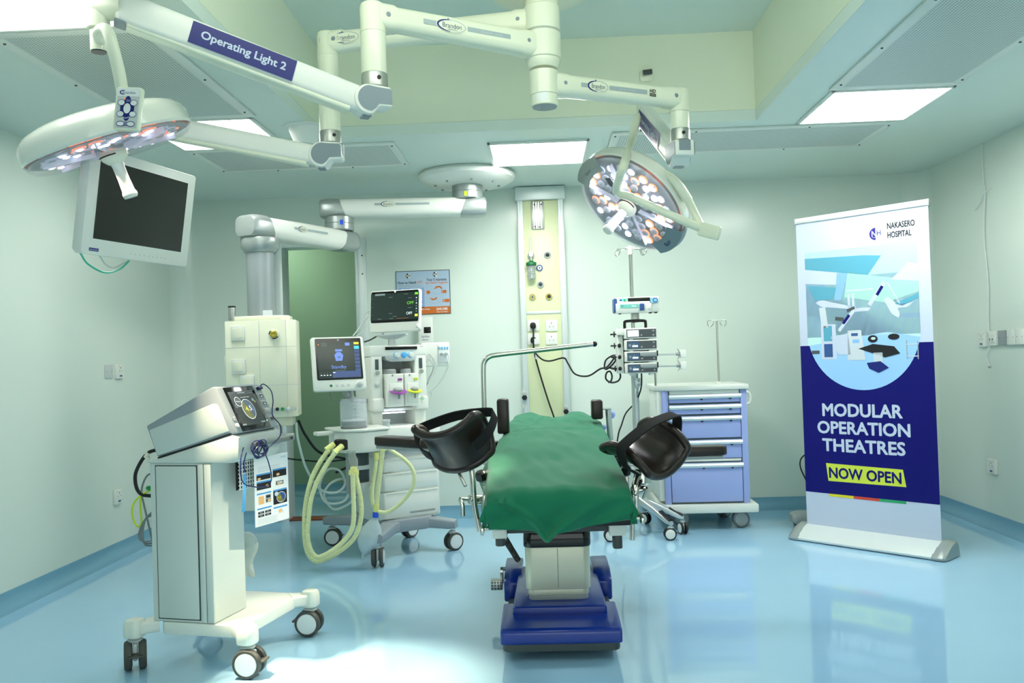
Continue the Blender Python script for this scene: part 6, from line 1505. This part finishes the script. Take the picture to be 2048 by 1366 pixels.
mb = MB(); a, b = zp([(797, 350), (799, 410)], HZ + .04); mb.cyl(a, b, .0165, n=18); mb.build('hose_cuff', 'hose_cap', AM, world=True)
mb = MB(); a, b = zp([(852, 280), (850, 335)], HZ); mb.cyl(a, b, .0165, n=18); mb.build('hose_cuff', 'hose_cap', AM, world=True)
mb = MB(); a, b = zp([(798, 780), (795, 845)], HZ); mb.cyl(a, b, .017, n=18); mb.build('hose_cuff', 'hose_cap', AM, world=True)
mb = MB(); a, b = zp([(793, 843), (790, 888)], HZ); mb.cyl(a, b, .018, n=18); mb.build('bag_clip', 'blue_clip', AM, world=True)
bp_ = zp([(790, 885), (784, 905), (768, 960), (748, 1030), (728, 1100), (706, 1160), (694, 1190), (688, 1215), (682, 1245)], HZ)
rr_ = [.014, .020, .048, .068, .066, .040, .014, .007, .0035]
mb = MB(); rings = []
ps_ = smooth_path(bp_, 4); 
for i, p in enumerate(ps_):
    t = i / (len(ps_) - 1) * (len(rr_) - 1); k = min(int(t), len(rr_) - 2); q_r = rr_[k] + (rr_[k + 1] - rr_[k]) * (t - k); d = (ps_[min(i + 1, len(ps_) - 1)] - ps_[max(i - 1, 0)]).normalized(); fr__ = frame(p, d, V(0, 1, 0)); rings.append([fr__ @ V(q_r * (1 + .06 * math.sin(5 * j * 2 * math.pi / 20)) * math.cos(2 * math.pi * j / 20) * .75, q_r * (1 + .06 * math.sin(5 * j * 2 * math.pi / 20)) * math.sin(2 * math.pi * j / 20), 0) for j in range(20)])
mb.loft(rings); mb.build('breathing_bag', 'bag', AM, world=True)
# module on the right and its leads
mq = P(866, 709, 5.62); mM = T(mq.x, mq.y, mq.z) @ rz(R(22))
mb = MB(mM); mb.box((0, .0, 0), (.19, .14, .155), .008, 3); mo = mb.build('gas_module', 'white_bright', AM, world=True)
mb = MB(mM); mb.bb((.015, -.076, -.055), (.088, -.066, .06), .004); mf = mb.build('module_face', 'label_white', mo, world=True)
for i in range(4): mb = MB(mM); mb.bb((.018 + i * .018, -.080, .030), (.030 + i * .018, -.074, .048), .002, 1); mb.build('module_key', 'sky_label', mf, world=True)
for i in range(2): mb = MB(mM); mb.cyl((.035 + i * .03, -.07, -.0), (.035 + i * .03, -.095, -.002), .010); mb.build('connector', 'alu', mf, world=True)
mb = MB(mM); mb.bb((-.10, -.02, -.05), (-.18, .02, .0), .004); mb.build('module_bracket', 'light_grey', mo, world=True)
rnd = random.Random(11); mb = MB()
for k in range(5): mb.tube([P(848, 716 + 4 * k, 5.50), P(858 + rnd.uniform(-2, 6), 708 + 3 * k, 5.50), P(866 + 4 * (k % 3), 722 + 6 * k, 5.5), P(865 - 3 * k, 745 + 4 * k, 5.5), P(856 - k, 765 + 2 * k, 5.5), P(849, 770 + 3 * k, 5.5)], .0028, n=6)
for k in range(2): mb.tube([P(893 + 4 * k, 710, 5.52), P(896 + 3 * k, 728, 5.5), P(886 + 3 * k, 752, 5.5), P(868 + 3 * k, 775, 5.5), P(848, 786 + 4 * k, 5.5)], .0028, n=6)
for k in range(3): mb.tube([P(852 + k, 785, 5.5), P(850 + 2 * k, 800, 5.5), P(852 + 2 * k, 813 - k, 5.5), P(860, 808 - k, 5.5), P(865 - k, 790, 5.5), P(863 - k, 783, 5.5), P(855, 786, 5.5), P(852 + k, 796, 5.5)], .003, n=6)
mb.build('patient_leads', 'cable_white', AM, world=True)
mb = MB(); mb.tube([P(738, 622, 5.35), P(730, 630, 5.4), P(722, 650, 5.4), P(706, 672, 5.35)], .0035, n=6); mb.tube([P(738, 632, 5.35), P(728, 645, 5.4), P(727, 662, 5.4), P(712, 672, 5.35)], .0035, n=6); mb.build('monitor_leads', 'cable_white', AM, world=True)
mb = MB(); mb.tube([P(768, 668, 5.38), P(755, 672, 5.38), P(740, 680, 5.4), P(728, 684, 5.4)], .0045, n=8); mb.build('power_lead', 'cable_black', AM, world=True)
# wheeled base
bq = AMm.inverted() @ V(-.92, 5.42, 0)
ctrs = [(-1.406, 5.61), (-.988, 5.01), (-.59, 5.38), (-.93, 5.80)]
mb = MB(); mb.prism([(bq.x + p, bq.y + q) for p, q in rrect(.34, .34, .08, 5)], .145, .22, None, bev=.01); hubp = mb.build('base_hub', 'cart_grey', AM)
for i, (x, y) in enumerate(ctrs):
    e = AMm.inverted() @ V(x, y, 0); d = (e - V(bq.x, bq.y, 0)); d.z = 0; L = d.length; d.normalize(); s = V(-d.y, d.x, 0); c0 = V(bq.x, bq.y, 0)
    mb = MB(); mb.loft([[c0 + d * (L * t) + s * a + V(0, 0, z + b) for a, b in rrect(w_, h_, .014, 4)] for t, z, w_, h_ in ((.1, .185, .16, .07), (.55, .18, .10, .066), (.95, .165, .085, .058), (1.08, .163, .08, .05))]); mb.build('base_leg', 'cart_grey', hubp)
    caster(AM, (e.x, e.y, 0), (R(150), R(60), R(185), R(200))[i], .056, .024, .02, .012, 'caster_grey', 'label_white', 'light_grey', brake=(i == 0))
# ================================================================ OPERATING TABLE
from mathutils import noise
OT = thing('operating_table', 'operating table with blue wheeled base, steel column and black leather leg rests', 'operating table', (.04, 4.0, 0))
def W(mb, name, m, parent=None, **k): return mb.build(name, m, parent or OT, world=True, **k)
# base
cxb = .043
def hull(sections, m=6):        # sections: (y, z0, z1, halfwidth, r)
    return [[V(cxb + x, y, (z0 + z1) / 2 + z) for x, z in rrect(2 * hw, z1 - z0, r, m)] for y, z0, z1, hw, r in sections]
mb = MB(); mb.prism([(cxb + x, 3.86 + y) for x, y in rrect(.462, .94, .03, 5)], .035, .078, None, bev=.008); sk = W(mb, 'base_skirt', 'skirt_grey')
mb = MB()
prof = [(3.372, .070), (3.370, .085), (3.372, .118), (3.384, .130), (3.45, .136), (3.55, .140), (3.70, .142), (3.70, .07)]
mb.loft([[V(cxb + x, y, z) for y, z in prof] for x in (-.238, .238)]); bm_ = W(mb, 'base_nose', 'base_blue')
md = bm_.modifiers.new('bevel', 'BEVEL'); md.width = .012; md.segments = 3; md.limit_method = 'ANGLE'; md.angle_limit = R(35)
mb = MB(); mb.prism([(cxb - .193, 3.535), (cxb + .193, 3.535), (cxb + .185, 4.22), (cxb - .185, 4.22)], .125, .172, None, bev=.010, seg=3); W(mb, 'base_deck', 'base_blue')
mb = MB(); mb.bb((cxb - .195, 3.70, .07), (cxb + .195, 4.3, .13), .006); W(mb, 'base_body', 'base_blue')
for s in (-1, 1):
    mb = MB(); mb.prism([(4.0, .06), (4.33, .06), (4.33, .19), (4.10, .19), (4.02, .165), (4.0, .15)], -.0, .085, Matrix(((0, 0, s, cxb + s * .165), (1, 0, 0, 0), (0, 1, 0, 0), (0, 0, 0, 1))), bev=.010); W(mb, 'rear_foot', 'base_blue')
for x, y in ((-.165, 3.62), (.17, 3.62), (-.19, 4.2), (.20, 4.2)):
    mb = MB(); mb.lathe([(.0, -.02), (.020, -.02), (.024, -.012), (.024, .012), (.020, .02), (0, .02)], T(cxb + x, y, .0242) @ Matrix.Rotation(R(90), 4, 'Y'), 24); c_ = W(mb, 'caster', 'dark_grey')
    mb = MB(); mb.bb((cxb + x - .027, y - .02, .018), (cxb + x - .021, y + .02, .052), .002); W(mb, 'fork', 'black', c_)
    mb = MB(); mb.bb((cxb + x + .021, y - .02, .018), (cxb + x + .027, y + .02, .052), .002); W(mb, 'fork', 'black', c_)
# pedal
q = P(994, 1169, 4.02); mb = MB(); mb.bb(q + V(-.028, -.02, -.022), q + V(.026, .03, .022), .004); pd = W(mb, 'foot_pedal', 'brushed')
mb = MB()
for i in range(4):
    for j in range(3): mb.box(q + V(-.021 + i * .0135, -.021, -.014 + j * .014), (.007, .003, .008), .001, 1)
W(mb, 'pedal_grip', 'dark_grey', pd)
mb = MB(); mb.tube([q + V(.02, .01, .0), P(1004, 1160, 4.03), P(1004, 1140, 4.05), P(1010, 1138, 4.06)], .008, n=8, k=3); mb.cyl(P(1001, 1142, 4.05), P(1006, 1142, 4.05), .02); W(mb, 'pedal_arm', 'steel')
mb = MB(); mb.tube([P(1206, 1168, 4.25), P(1216, 1166, 4.25), P(1221, 1173, 4.22), P(1214, 1181, 4.2), P(1206, 1180, 4.2)], .004, n=8); W(mb, 'floor_cable', 'cable_black')
# column
mb = MB(); mb.prism([(cxb - .002 + x, 3.76 + y) for x, y in rrect(.272, .28, .03, 5)], .215, .395, None, bev=.006); co_ = W(mb, 'column_sleeve', 'satin_case')
mb = MB(); mb.prism([(cxb - .002 + x, 3.76 + y) for x, y in rrect(.256, .264, .028, 5)], .190, .222, None, bev=.004); W(mb, 'inner_sleeve', 'satin_case')
mb = MB(); mb.prism([(cxb - .002 + x, 3.76 + y) for x, y in rrect(.25, .258, .026, 5)], .170, .192, None, bev=.003); W(mb, 'column_foot', 'mid_grey')
mb = MB(); mb.bb((cxb - .003, 3.6188, .225), (cxb - .001, 3.62, .39), 0); W(mb, 'sleeve_seam', 'seam', co_)
mb = MB(); mb.loft([[V(cxb - .002 + x * k, 3.76 + y * k, z) for x, y in rrect(.285, .292, .035, 5)] for z, k in ((.394, .985), (.402, 1), (.45, .99), (.46, .96), (.52, .97), (.565, .95))]); W(mb, 'column_bellows', 'black_gloss')
# table top structure
plate_z = .553
mb = MB(); mb.bb((-.222, 3.235, plate_z), (.315, 3.86, plate_z + .026), .004); W(mb, 'leg_plate', 'black')
mb = MB(); mb.bb((-.20, 3.30, .520), (.295, 4.55, plate_z), .006); W(mb, 'top_frame', 'dark_grey')
mb = MB(); mb.prism([(3.86, .566), (4.42, .63), (5.0, .70), (5.0, .73), (4.42, .66), (3.86, .592)], -.215, .305, Matrix(((0, 0, 1, 0), (1, 0, 0, 0), (0, 1, 0, 0), (0, 0, 0, 1))), bev=.003); W(mb, 'back_plate', 'black')
for (a, b) in ((-.207, -.152), (.236, .30)):
    mb = MB(); mb.bb((a, 3.27, .508), (b, 3.36, .551), .003); bk_ = W(mb, 'plate_bracket', 'white')
    mb = MB(); c = (a + b) / 2; mb.prism([(c + x, 3.31 + y) for x, y in rrect(.036, .05, .012, 4)], .455 if a > 0 else .475, .510, None, bev=.004); W(mb, 'latch_grip', 'dark_grey', bk_)
for x, z in ((-.240, .552), (.355, .575)):
    s = -1 if x < 0 else 1
    mb = MB(); mb.bb((x - .006, 3.19, z - .014), (x + .006, 4.9, z + .014), .003); rl = W(mb, 'side_rail', 'steel')
    for y in (3.25, 3.5, 3.9, 4.3, 4.7): mb = MB(); mb.cyl((x, y, z), (x - s * .07, y, z), .008, n=12); W(mb, 'rail_spacer', 'steel', rl)
# coiled hand-control cable
a, b = P(1009, 1076, 3.45), P(1036, 1120, 3.95); pts = []; d = (b - a); L = d.length; fr__ = frame(a, d)
for i in range(240):
    t = i / 239; th = t * 2 * math.pi * 20; pts.append(fr__ @ V(.0115 * math.cos(th), .0115 * math.sin(th), t * L))
mb = MB(); mb.tube(pts, .0024, n=6, smooth=False); W(mb, 'coiled_cable', 'cable_black')
# cushions
ST = [(3.262, .047, .258, .672), (3.6, .041, .262, .705), (3.86, .031, .266, .735), (4.2, .05, .262, .775), (4.7, .058, .238, .815), (5.06, .056, .20, .826)]
def stat(y):
    for (a, b) in zip(ST, ST[1:]):
        if y <= b[0] or b is ST[-1]:
            t = min(1.0, max(0.0, (y - a[0]) / (b[0] - a[0]))); return [p + (q - p) * t for p, q in zip(a[1:], b[1:])]
def cushion(y0, y1, name):
    rg = []
    for y, k in ((y0, .9), (y0 + .012, .99), (y0 + .04, 1), ((y0 + y1) / 2, 1), (y1 - .04, 1), (y1 - .012, .99), (y1, .9)):
        c, h, z = stat(y); rg.append([V(c + x, y, z - .045 + q * k) for x, q in rrect(2 * (h - .02) * (.96 + .04 * k), .086, .03, 5)])
    W(MB().loft(rg), name, 'leather')
cushion(3.265, 3.84, 'leg_cushion'); cushion(3.87, 4.42, 'seat_cushion'); cushion(4.45, 5.05, 'back_cushion')

# green sheet lying over the cushions (a thing of its own)
DRP = MB(); NU, NV = 96, 130; y0, y1 = 3.236, 5.075
rows = []
def drape_pt(u, v):
    # v < 0: front hang ; v in 0..1 along the table
    if v < 0: y = y0; dz = -v
    else: y = y0 + .012 + (y1 - y0 - .012) * v; dz = 0
    c, h, z = stat(y); h += .016 + .006 * math.sin(v * 9) ; zt = z + .024
    f = max(0.0, min(1.0, v / .025)) if v >= 0 else 0
    zt -= (1 - f) ** 2 * .020
    top = .80; au = abs(u); s = 1 if u > 0 else -1
    drop = .105 if v < .35 else .105 + .02 * math.sin(v * 12)
    if v > .82: drop = .105 - .05 * (v - .82) / .18
    if au <= top:
        x = c + s * h * (au / top) * .985; zz = zt - .018 * (au / top) ** 6; out = 0
    else:
        t = (au - top) / (1 - top); x = c + s * (h * .985 + .012 * math.sin(t * math.pi * .5) + .012 * t * math.sin(v * 22 + s)); zz = zt - .018 - drop * t
        if s < 0: x -= .035 * t * math.exp(-((v - .31) / .10) ** 2)
    if v < 0:
        t = dz; dip = .035 * math.exp(-((x + .005) / .028) ** 2); side = .012 * math.exp(-((x - .24) / .05) ** 2)
        base = .115 + dip + .010 * math.sin(x * 14 + .6) - .022 * (x > .0) * min(1, (x) / .25)
        if au > top: base *= .45; zz = zt - .018 - drop * (au - top) / (1 - top) * (1 - t)
        zz = min(zz, zt - .018) - base * t * (1 if au <= top else .75)
        y = y0 - .004 - .010 * t - .014 * t * math.sin(x * 34 + 1.1 + 5 * t) - .020 * math.exp(-((x - .015 + .18 * (1 - t)) / .022) ** 2) - .018 * math.exp(-((x - .015 - .22 * (1 - t)) / .025) ** 2) * t
        return V(x, y, zz)
    n = noise.noise(V(x * 6, y * 4.5, 1.3)) * .010 + noise.noise(V(x * 16 + y * 5, y * 3 - x * 6, 4.1)) * .011
    n += .0045 * math.exp(-((x + .12 - (y - 4.4) * .25) / .012) ** 2) * (v > .3) + .004 * math.exp(-((x - .20 + (y - 4.1) * .5) / .015) ** 2) + .005 * math.exp(-((y - 4.43) / .02) ** 2) * -1
    if v > .80:
        t = (v - .80) / .20
        zz += t * (.020 * math.exp(-((x + .09) / .07) ** 2) + .026 * math.exp(-((x - .20) / .065) ** 2) - .012 * math.exp(-((x - .06) / .08) ** 2))
    if v > .97: zz -= ((v - .97) / .03) ** 2 * .04
    return V(x, y, zz + n)
vs, fs = [], []
vv = [-1 + i / 16 for i in range(16)] + [i / NV for i in range(NV + 1)]
for v in vv:
    for i in range(NU + 1): vs.append(drape_pt(-1 + 2 * i / NU, v))
n_ = NU + 1
for j in range(len(vv) - 1):
    for i in range(NU): fs.append((j * n_ + i, j * n_ + i + 1, (j + 1) * n_ + i + 1, (j + 1) * n_ + i))
DRP.add(vs, fs); DR = DRP.build('surgical_drape', 'green_cloth', None, ang=75)
md = DR.modifiers.new('solid', 'SOLIDIFY'); md.thickness = .002; md.offset = 1
tag(DR, 'green cloth sheet draped over the operating table', 'sheet')

# arm boards
def board(a, b, w, name, tilt=0):
    a, b = V(*a), V(*b); d = (b - a).normalized(); s = d.cross(V(0, 0, 1)).normalized(); u = s.cross(d).normalized(); L = (b - a).length
    M = Matrix((d, s, u)).transposed().to_4x4(); M.translation = a
    mb = MB(); mb.prism([(0, -w / 2), (L - .02, -w / 2), (L, -w / 2 + .02), (L, w / 2 - .02), (L - .02, w / 2), (0, w / 2)], -.022, .022, M, bev=.007, seg=3); o = W(mb, name, 'leather')
    mb = MB(); mb.prism([(0, -w / 2 + .008), (L - .02, -w / 2 + .008), (L - .02, w / 2 - .008), (0, w / 2 - .008)], -.040, -.023, M, bev=.004); W(mb, 'board_plate', 'mid_grey', o)
    mb = MB(); mb.bb((.02, -.015, -.056), (L * .6, .015, -.040), .004, 2, M); W(mb, 'board_bar', 'steel', o)
    mb = MB(); mb.tube([M @ V(.02, .02, -.05), M @ V(L * .35, .03, -.075), M @ V(L * .62, .02, -.060)], .003, n=8); W(mb, 'release_lever', 'steel', o)
q = P(760, 880, 4.62); board((-.235, 4.2, .760), q, .125, 'arm_board')
q = P(1451, 899, 4.2); board((.33, 4.2, q.z), q, .11, 'arm_board')

# leg rests
def trough(name, c, a, u, L, r, tall=1.0, phi0=1.45):
    a = V(*a).normalized(); u = V(*u); u = (u - a * u.dot(a)).normalized(); s = a.cross(u); c = V(*c)
    rings = []; N = 22
    for i in range(19):
        t = i / 18; e = abs(2 * t - 1); rr = r * (1 + .16 * e ** 2.5); ph = phi0 * (1.0 - .30 * e ** 2.2); th = .034 * (1 - .55 * e ** 7); mid = .5 * .034
        ring = []
        for j in range(N + 1):
            f = -ph + 2 * ph * j / N; k = abs(2 * j / N - 1); tk = th * (1 - .5 * k ** 8); R_ = rr + tk / 2 + mid * 0; ring.append(c + a * ((t - .5) * L) + (s * math.sin(f) - u * math.cos(f) * tall) * R_)
        for j in range(N, -1, -1):
            f = -ph + 2 * ph * j / N; k = abs(2 * j / N - 1); tk = th * (1 - .5 * k ** 8); R_ = rr - tk / 2; ring.append(c + a * ((t - .5) * L) + (s * math.sin(f) - u * math.cos(f) * tall) * R_)
        rings.append(ring)
    mb = MB().loft(rings, cap=False); n = 2 * (N + 1); k = (len(rings) - 1) * n
    for b0 in (0, k):
        for j in range(N): mb.f.append((b0 + j, b0 + j + 1, b0 + n - 2 - j, b0 + n - 1 - j)); mb.fm.append(0)
    o = W(mb, name, 'leather', sub=1, ang=80)
    def mid(i, j): return (rings[i][j] + rings[i][2 * N + 1 - j]) / 2
    loop = [mid(18, j) for j in range(0, N + 1, 2)] + [mid(i, N) for i in range(16, 1, -3)] + [mid(0, j) for j in range(N, -1, -2)] + [mid(i, 0) for i in range(3, 18, 3)]
    W(MB().tube(loop, .0165, n=12, k=4, closed=True), 'padded_rim', 'leather', o)
    return o, a, u, s, c
def strap(o, a, u, s, c, r, ph, w, t0=0.0, tall=1.0, tail=None, off=0.0):
    path = []
    for f in [ph * (-.35 - .65 * q / 6) for q in range(7)]: path.append((math.sin(f) * (r + .043), -math.cos(f) * (r + .043) * tall))
    p0, p1 = path[-1], None
    right = [(math.sin(f) * (r + .043), -math.cos(f) * (r + .043) * tall) for f in [ph * (1.0 - .65 * q / 6) for q in range(7)]]
    top = [(p0[0] + (right[0][0] - p0[0]) * k, p0[1] + (right[0][1] - p0[1]) * k + .030 * math.sin(math.pi * k) + .012) for k in (.03, .2, .5, .8, .97)]
    path = path + top + right
    pts = smooth_path([c + s * x + u * y + a * t0 for x, y in path], 3); rings = []
    for i, p in enumerate(pts):
        d = (pts[min(i + 1, len(pts) - 1)] - pts[max(i - 1, 0)]).normalized(); nn = d.cross(a).normalized(); sk_ = a * (off * (i / len(pts) - .5))
        rings.append([p + sk_ + a * (w / 2 * q) + nn * (.003 * k) for q, k in ((-1, -1), (1, -1), (1, 1), (-1, 1))])
    W(MB().loft(rings), 'strap', 'black_fabric', o)
    if tail:
        q0, q1 = tail; d = (q1 - q0).normalized(); nn = d.cross(a).normalized()
        W(MB().loft([[p + a * (w * .5 * q) + nn * (.003 * k + .006) for q, k in ((-1, -1), (1, -1), (1, 1), (-1, 1))] for p in (q0, q0.lerp(q1, .5) + nn * .004, q1)]), 'strap_tail', 'black_fabric', o)
cL = P(910, 856, 3.36)
oL, aL, uL, sL, _ = trough('leg_rest', cL + V(0, .02, .010), (-.30, -.62, .70), (.02, .70, .70), .20, .122, 1.0, 1.42)
strap(oL, aL, uL, sL, cL + V(0, .02, .010), .122, 1.62, .048, .0, 1.0, None, .0)
cR = P(1287, 872, 3.42)
oR, aR, uR, sR, _ = trough('leg_rest', cR + V(0, .0, .012), (.60, -.70, -.32), (-.12, -.45, .88), .25, .112, 1.0, 1.45)
strap(oR, aR, uR, sR, cR + V(0, .0, .012), .112, 1.66, .048, .035, 1.0, None, .0)
# left post
mb = MB(); mb.lathe([(.0, .0), (.024, 0), (.026, .006), (.026, .034), (.020, .04), (0, .04)], frame(P(916, 944, 3.38), V(.1, .15, 1)), 24); mb.tube([P(917, 940, 3.38), P(920, 950, 3.36), P(931, 972, 3.34)], .0075, n=10, k=3); jl = W(mb, 'swivel_joint', 'steel')
mb = MB(); mb.tube([P(926, 920, 3.40), P(938, 930, 3.38), P(944, 945, 3.37), P(947, 985, 3.37), P(950, 1015, 3.37), P(959, 1062, 3.37)], .0115, n=14); W(mb, 'leg_rest_post', 'steel')
mb = MB(); a, b = P(938, 999, 3.37), P(985, 999, 3.42); mb.cyl(a, b, .018, n=20, bev=.003); mb.cyl(P(922, 998, 3.355), a, .007, n=12); mb.tube([P(923, 997, 3.355), P(921, 1000, 3.35), P(925, 1010, 3.345), P(926, 1032, 3.345)], .0085, n=10, k=4); mb.bb(P(972, 1008, 3.40), P(985, 988, 3.46), .004); mb.bb((-.248, 3.36, .535), (-.225, 3.42, .66), .004); W(mb, 'rail_clamp', 'steel')
# right post
mb = MB(); mb.lathe([(.0, .0), (.030, 0), (.036, .006), (.036, .052), (.030, .058), (.014, .06), (.014, .068), (0, .068)], frame(P(1284, 968, 3.46), V(.12, .05, 1)), 24); W(mb, 'swivel_joint', 'steel')
mb = MB(); mb.tube([P(1277, 950, 3.44), P(1271, 962, 3.43), P(1267, 985, 3.41), P(1266, 1010, 3.41), P(1265, 1080, 3.41)], .0105, n=14); W(mb, 'leg_rest_post', 'steel')
mb = MB(); mb.tube([P(1282, 962, 3.40), P(1278, 972, 3.38), P(1270, 990, 3.36)], .0075, n=10, k=3); W(mb, 'lock_lever', 'steel')
mb = MB(); mb.cyl(P(1262, 982, 3.42), P(1290, 979, 3.42), .016, n=20, bev=.003); mb.tube([P(1290, 977, 3.40), P(1294, 978, 3.39), P(1291, 988, 3.385), P(1287, 998, 3.38)], .0075, n=10, k=4); mb.bb((.345, 3.40, .56), (.365, 3.46, .68), .004); W(mb, 'rail_clamp', 'steel')
# clamps with black knobs along the rails
for pts_, Y in (((960, 915), 3.75), ((962, 952), 3.62)):
    q = P(*pts_, Y); mb = MB(); mb.lathe([(0, -.022), (.016, -.022), (.024, -.014), (.024, .014), (.016, .022), (0, .022)], frame(q, V(-.2, -.3, 1)), 9); W(mb, 'clamp_knob', 'black')
for pts_, Y in (((1252, 941), 3.62), ((1238, 925), 3.9)):
    q = P(*pts_, Y); mb = MB(); mb.lathe([(0, -.022), (.013, -.022), (.021, -.014), (.021, .014), (.013, .022), (0, .022)], frame(q, V(.1, -.3, 1)), 9); W(mb, 'clamp_knob', 'black')
mb = MB(); mb.bb((-.262, 3.60, .535), (-.232, 3.68, .665), .004); mb.cyl(P(968, 948, 3.64), P(985, 942, 3.66), .011); mb.cyl((-.246, 3.64, .50), (-.246, 3.64, .64), .009); W(mb, 'accessory_clamp', 'steel')
mb = MB(); mb.bb((.345, 3.80, .56), (.368, 3.88, .68), .004); W(mb, 'accessory_clamp', 'steel')
# anaesthesia screen bar bent over the table
mb = MB(); mb.tube([P(972, 930, 4.25), P(970, 880, 4.25), P(968, 800, 4.25), P(967, 740, 4.25), P(969, 724, 4.25), P(978, 714, 4.25), P(1000, 709, 4.26), P(1080, 700, 4.28), P(1186, 688, 4.30)], .0125, n=14); sb2 = W(mb, 'screen_bar', 'steel')
mb = MB(); mb.ell(P(1189, 688, 4.30), (.014, .014, .014), None, 16, 10); W(mb, 'bar_cap', 'black', sb2)
mb = MB(); q = P(971, 905, 4.25); mb.bb(q + V(-.02, -.02, -.05), q + V(.02, .03, .03), .005); mb.cyl(q + V(-.04, 0, .01), q + V(0, 0, .01), .010); W(mb, 'bar_clamp', 'steel', sb2)
# side supports: black pads on posts
def pad(px0, py0, px1, py1, Y, th, name):
    a, b = P(px0, py1, Y), P(px1, py0, Y); mb = MB(); mb.bb(a + V(0, -th / 2, 0), b + V(0, th / 2, 0), .012, 3); return W(mb, name, 'leather')
p1_ = pad(996, 797, 1017, 867, 4.42, .10, 'side_support_pad')
mb = MB(); mb.tube([P(996, 834, 4.46), P(988, 834, 4.48), P(984, 845, 4.48), P(984, 930, 4.48)], .009, n=10, k=3); W(mb, 'support_post', 'steel')
p2_ = pad(1183, 799, 1204, 838, 4.62, .10, 'side_support_pad')
mb = MB(); mb.bb(P(1203, 820, 4.62), P(1222, 815, 4.66), .003); mb.cyl(P(1216, 815, 4.64), P(1224, 925, 4.64), .0155, n=18); W(mb, 'support_post', 'alu')
mb = MB(); mb.ell(P(1224, 829, 4.70), (.018, .018, .022), None, 14, 8); mb.ell(P(1206, 855, 4.72), (.02, .018, .016), None, 14, 8); W(mb, 'support_knob', 'lavender')
mb = MB(); mb.ell(P(962, 882, 4.3), (.020, .016, .016), None, 14, 8); W(mb, 'support_knob', 'lavender')
mb = MB(); mb.bb(P(953, 912, 4.35), P(972, 888, 4.40), .004); W(mb, 'arm_board_joint', 'black')
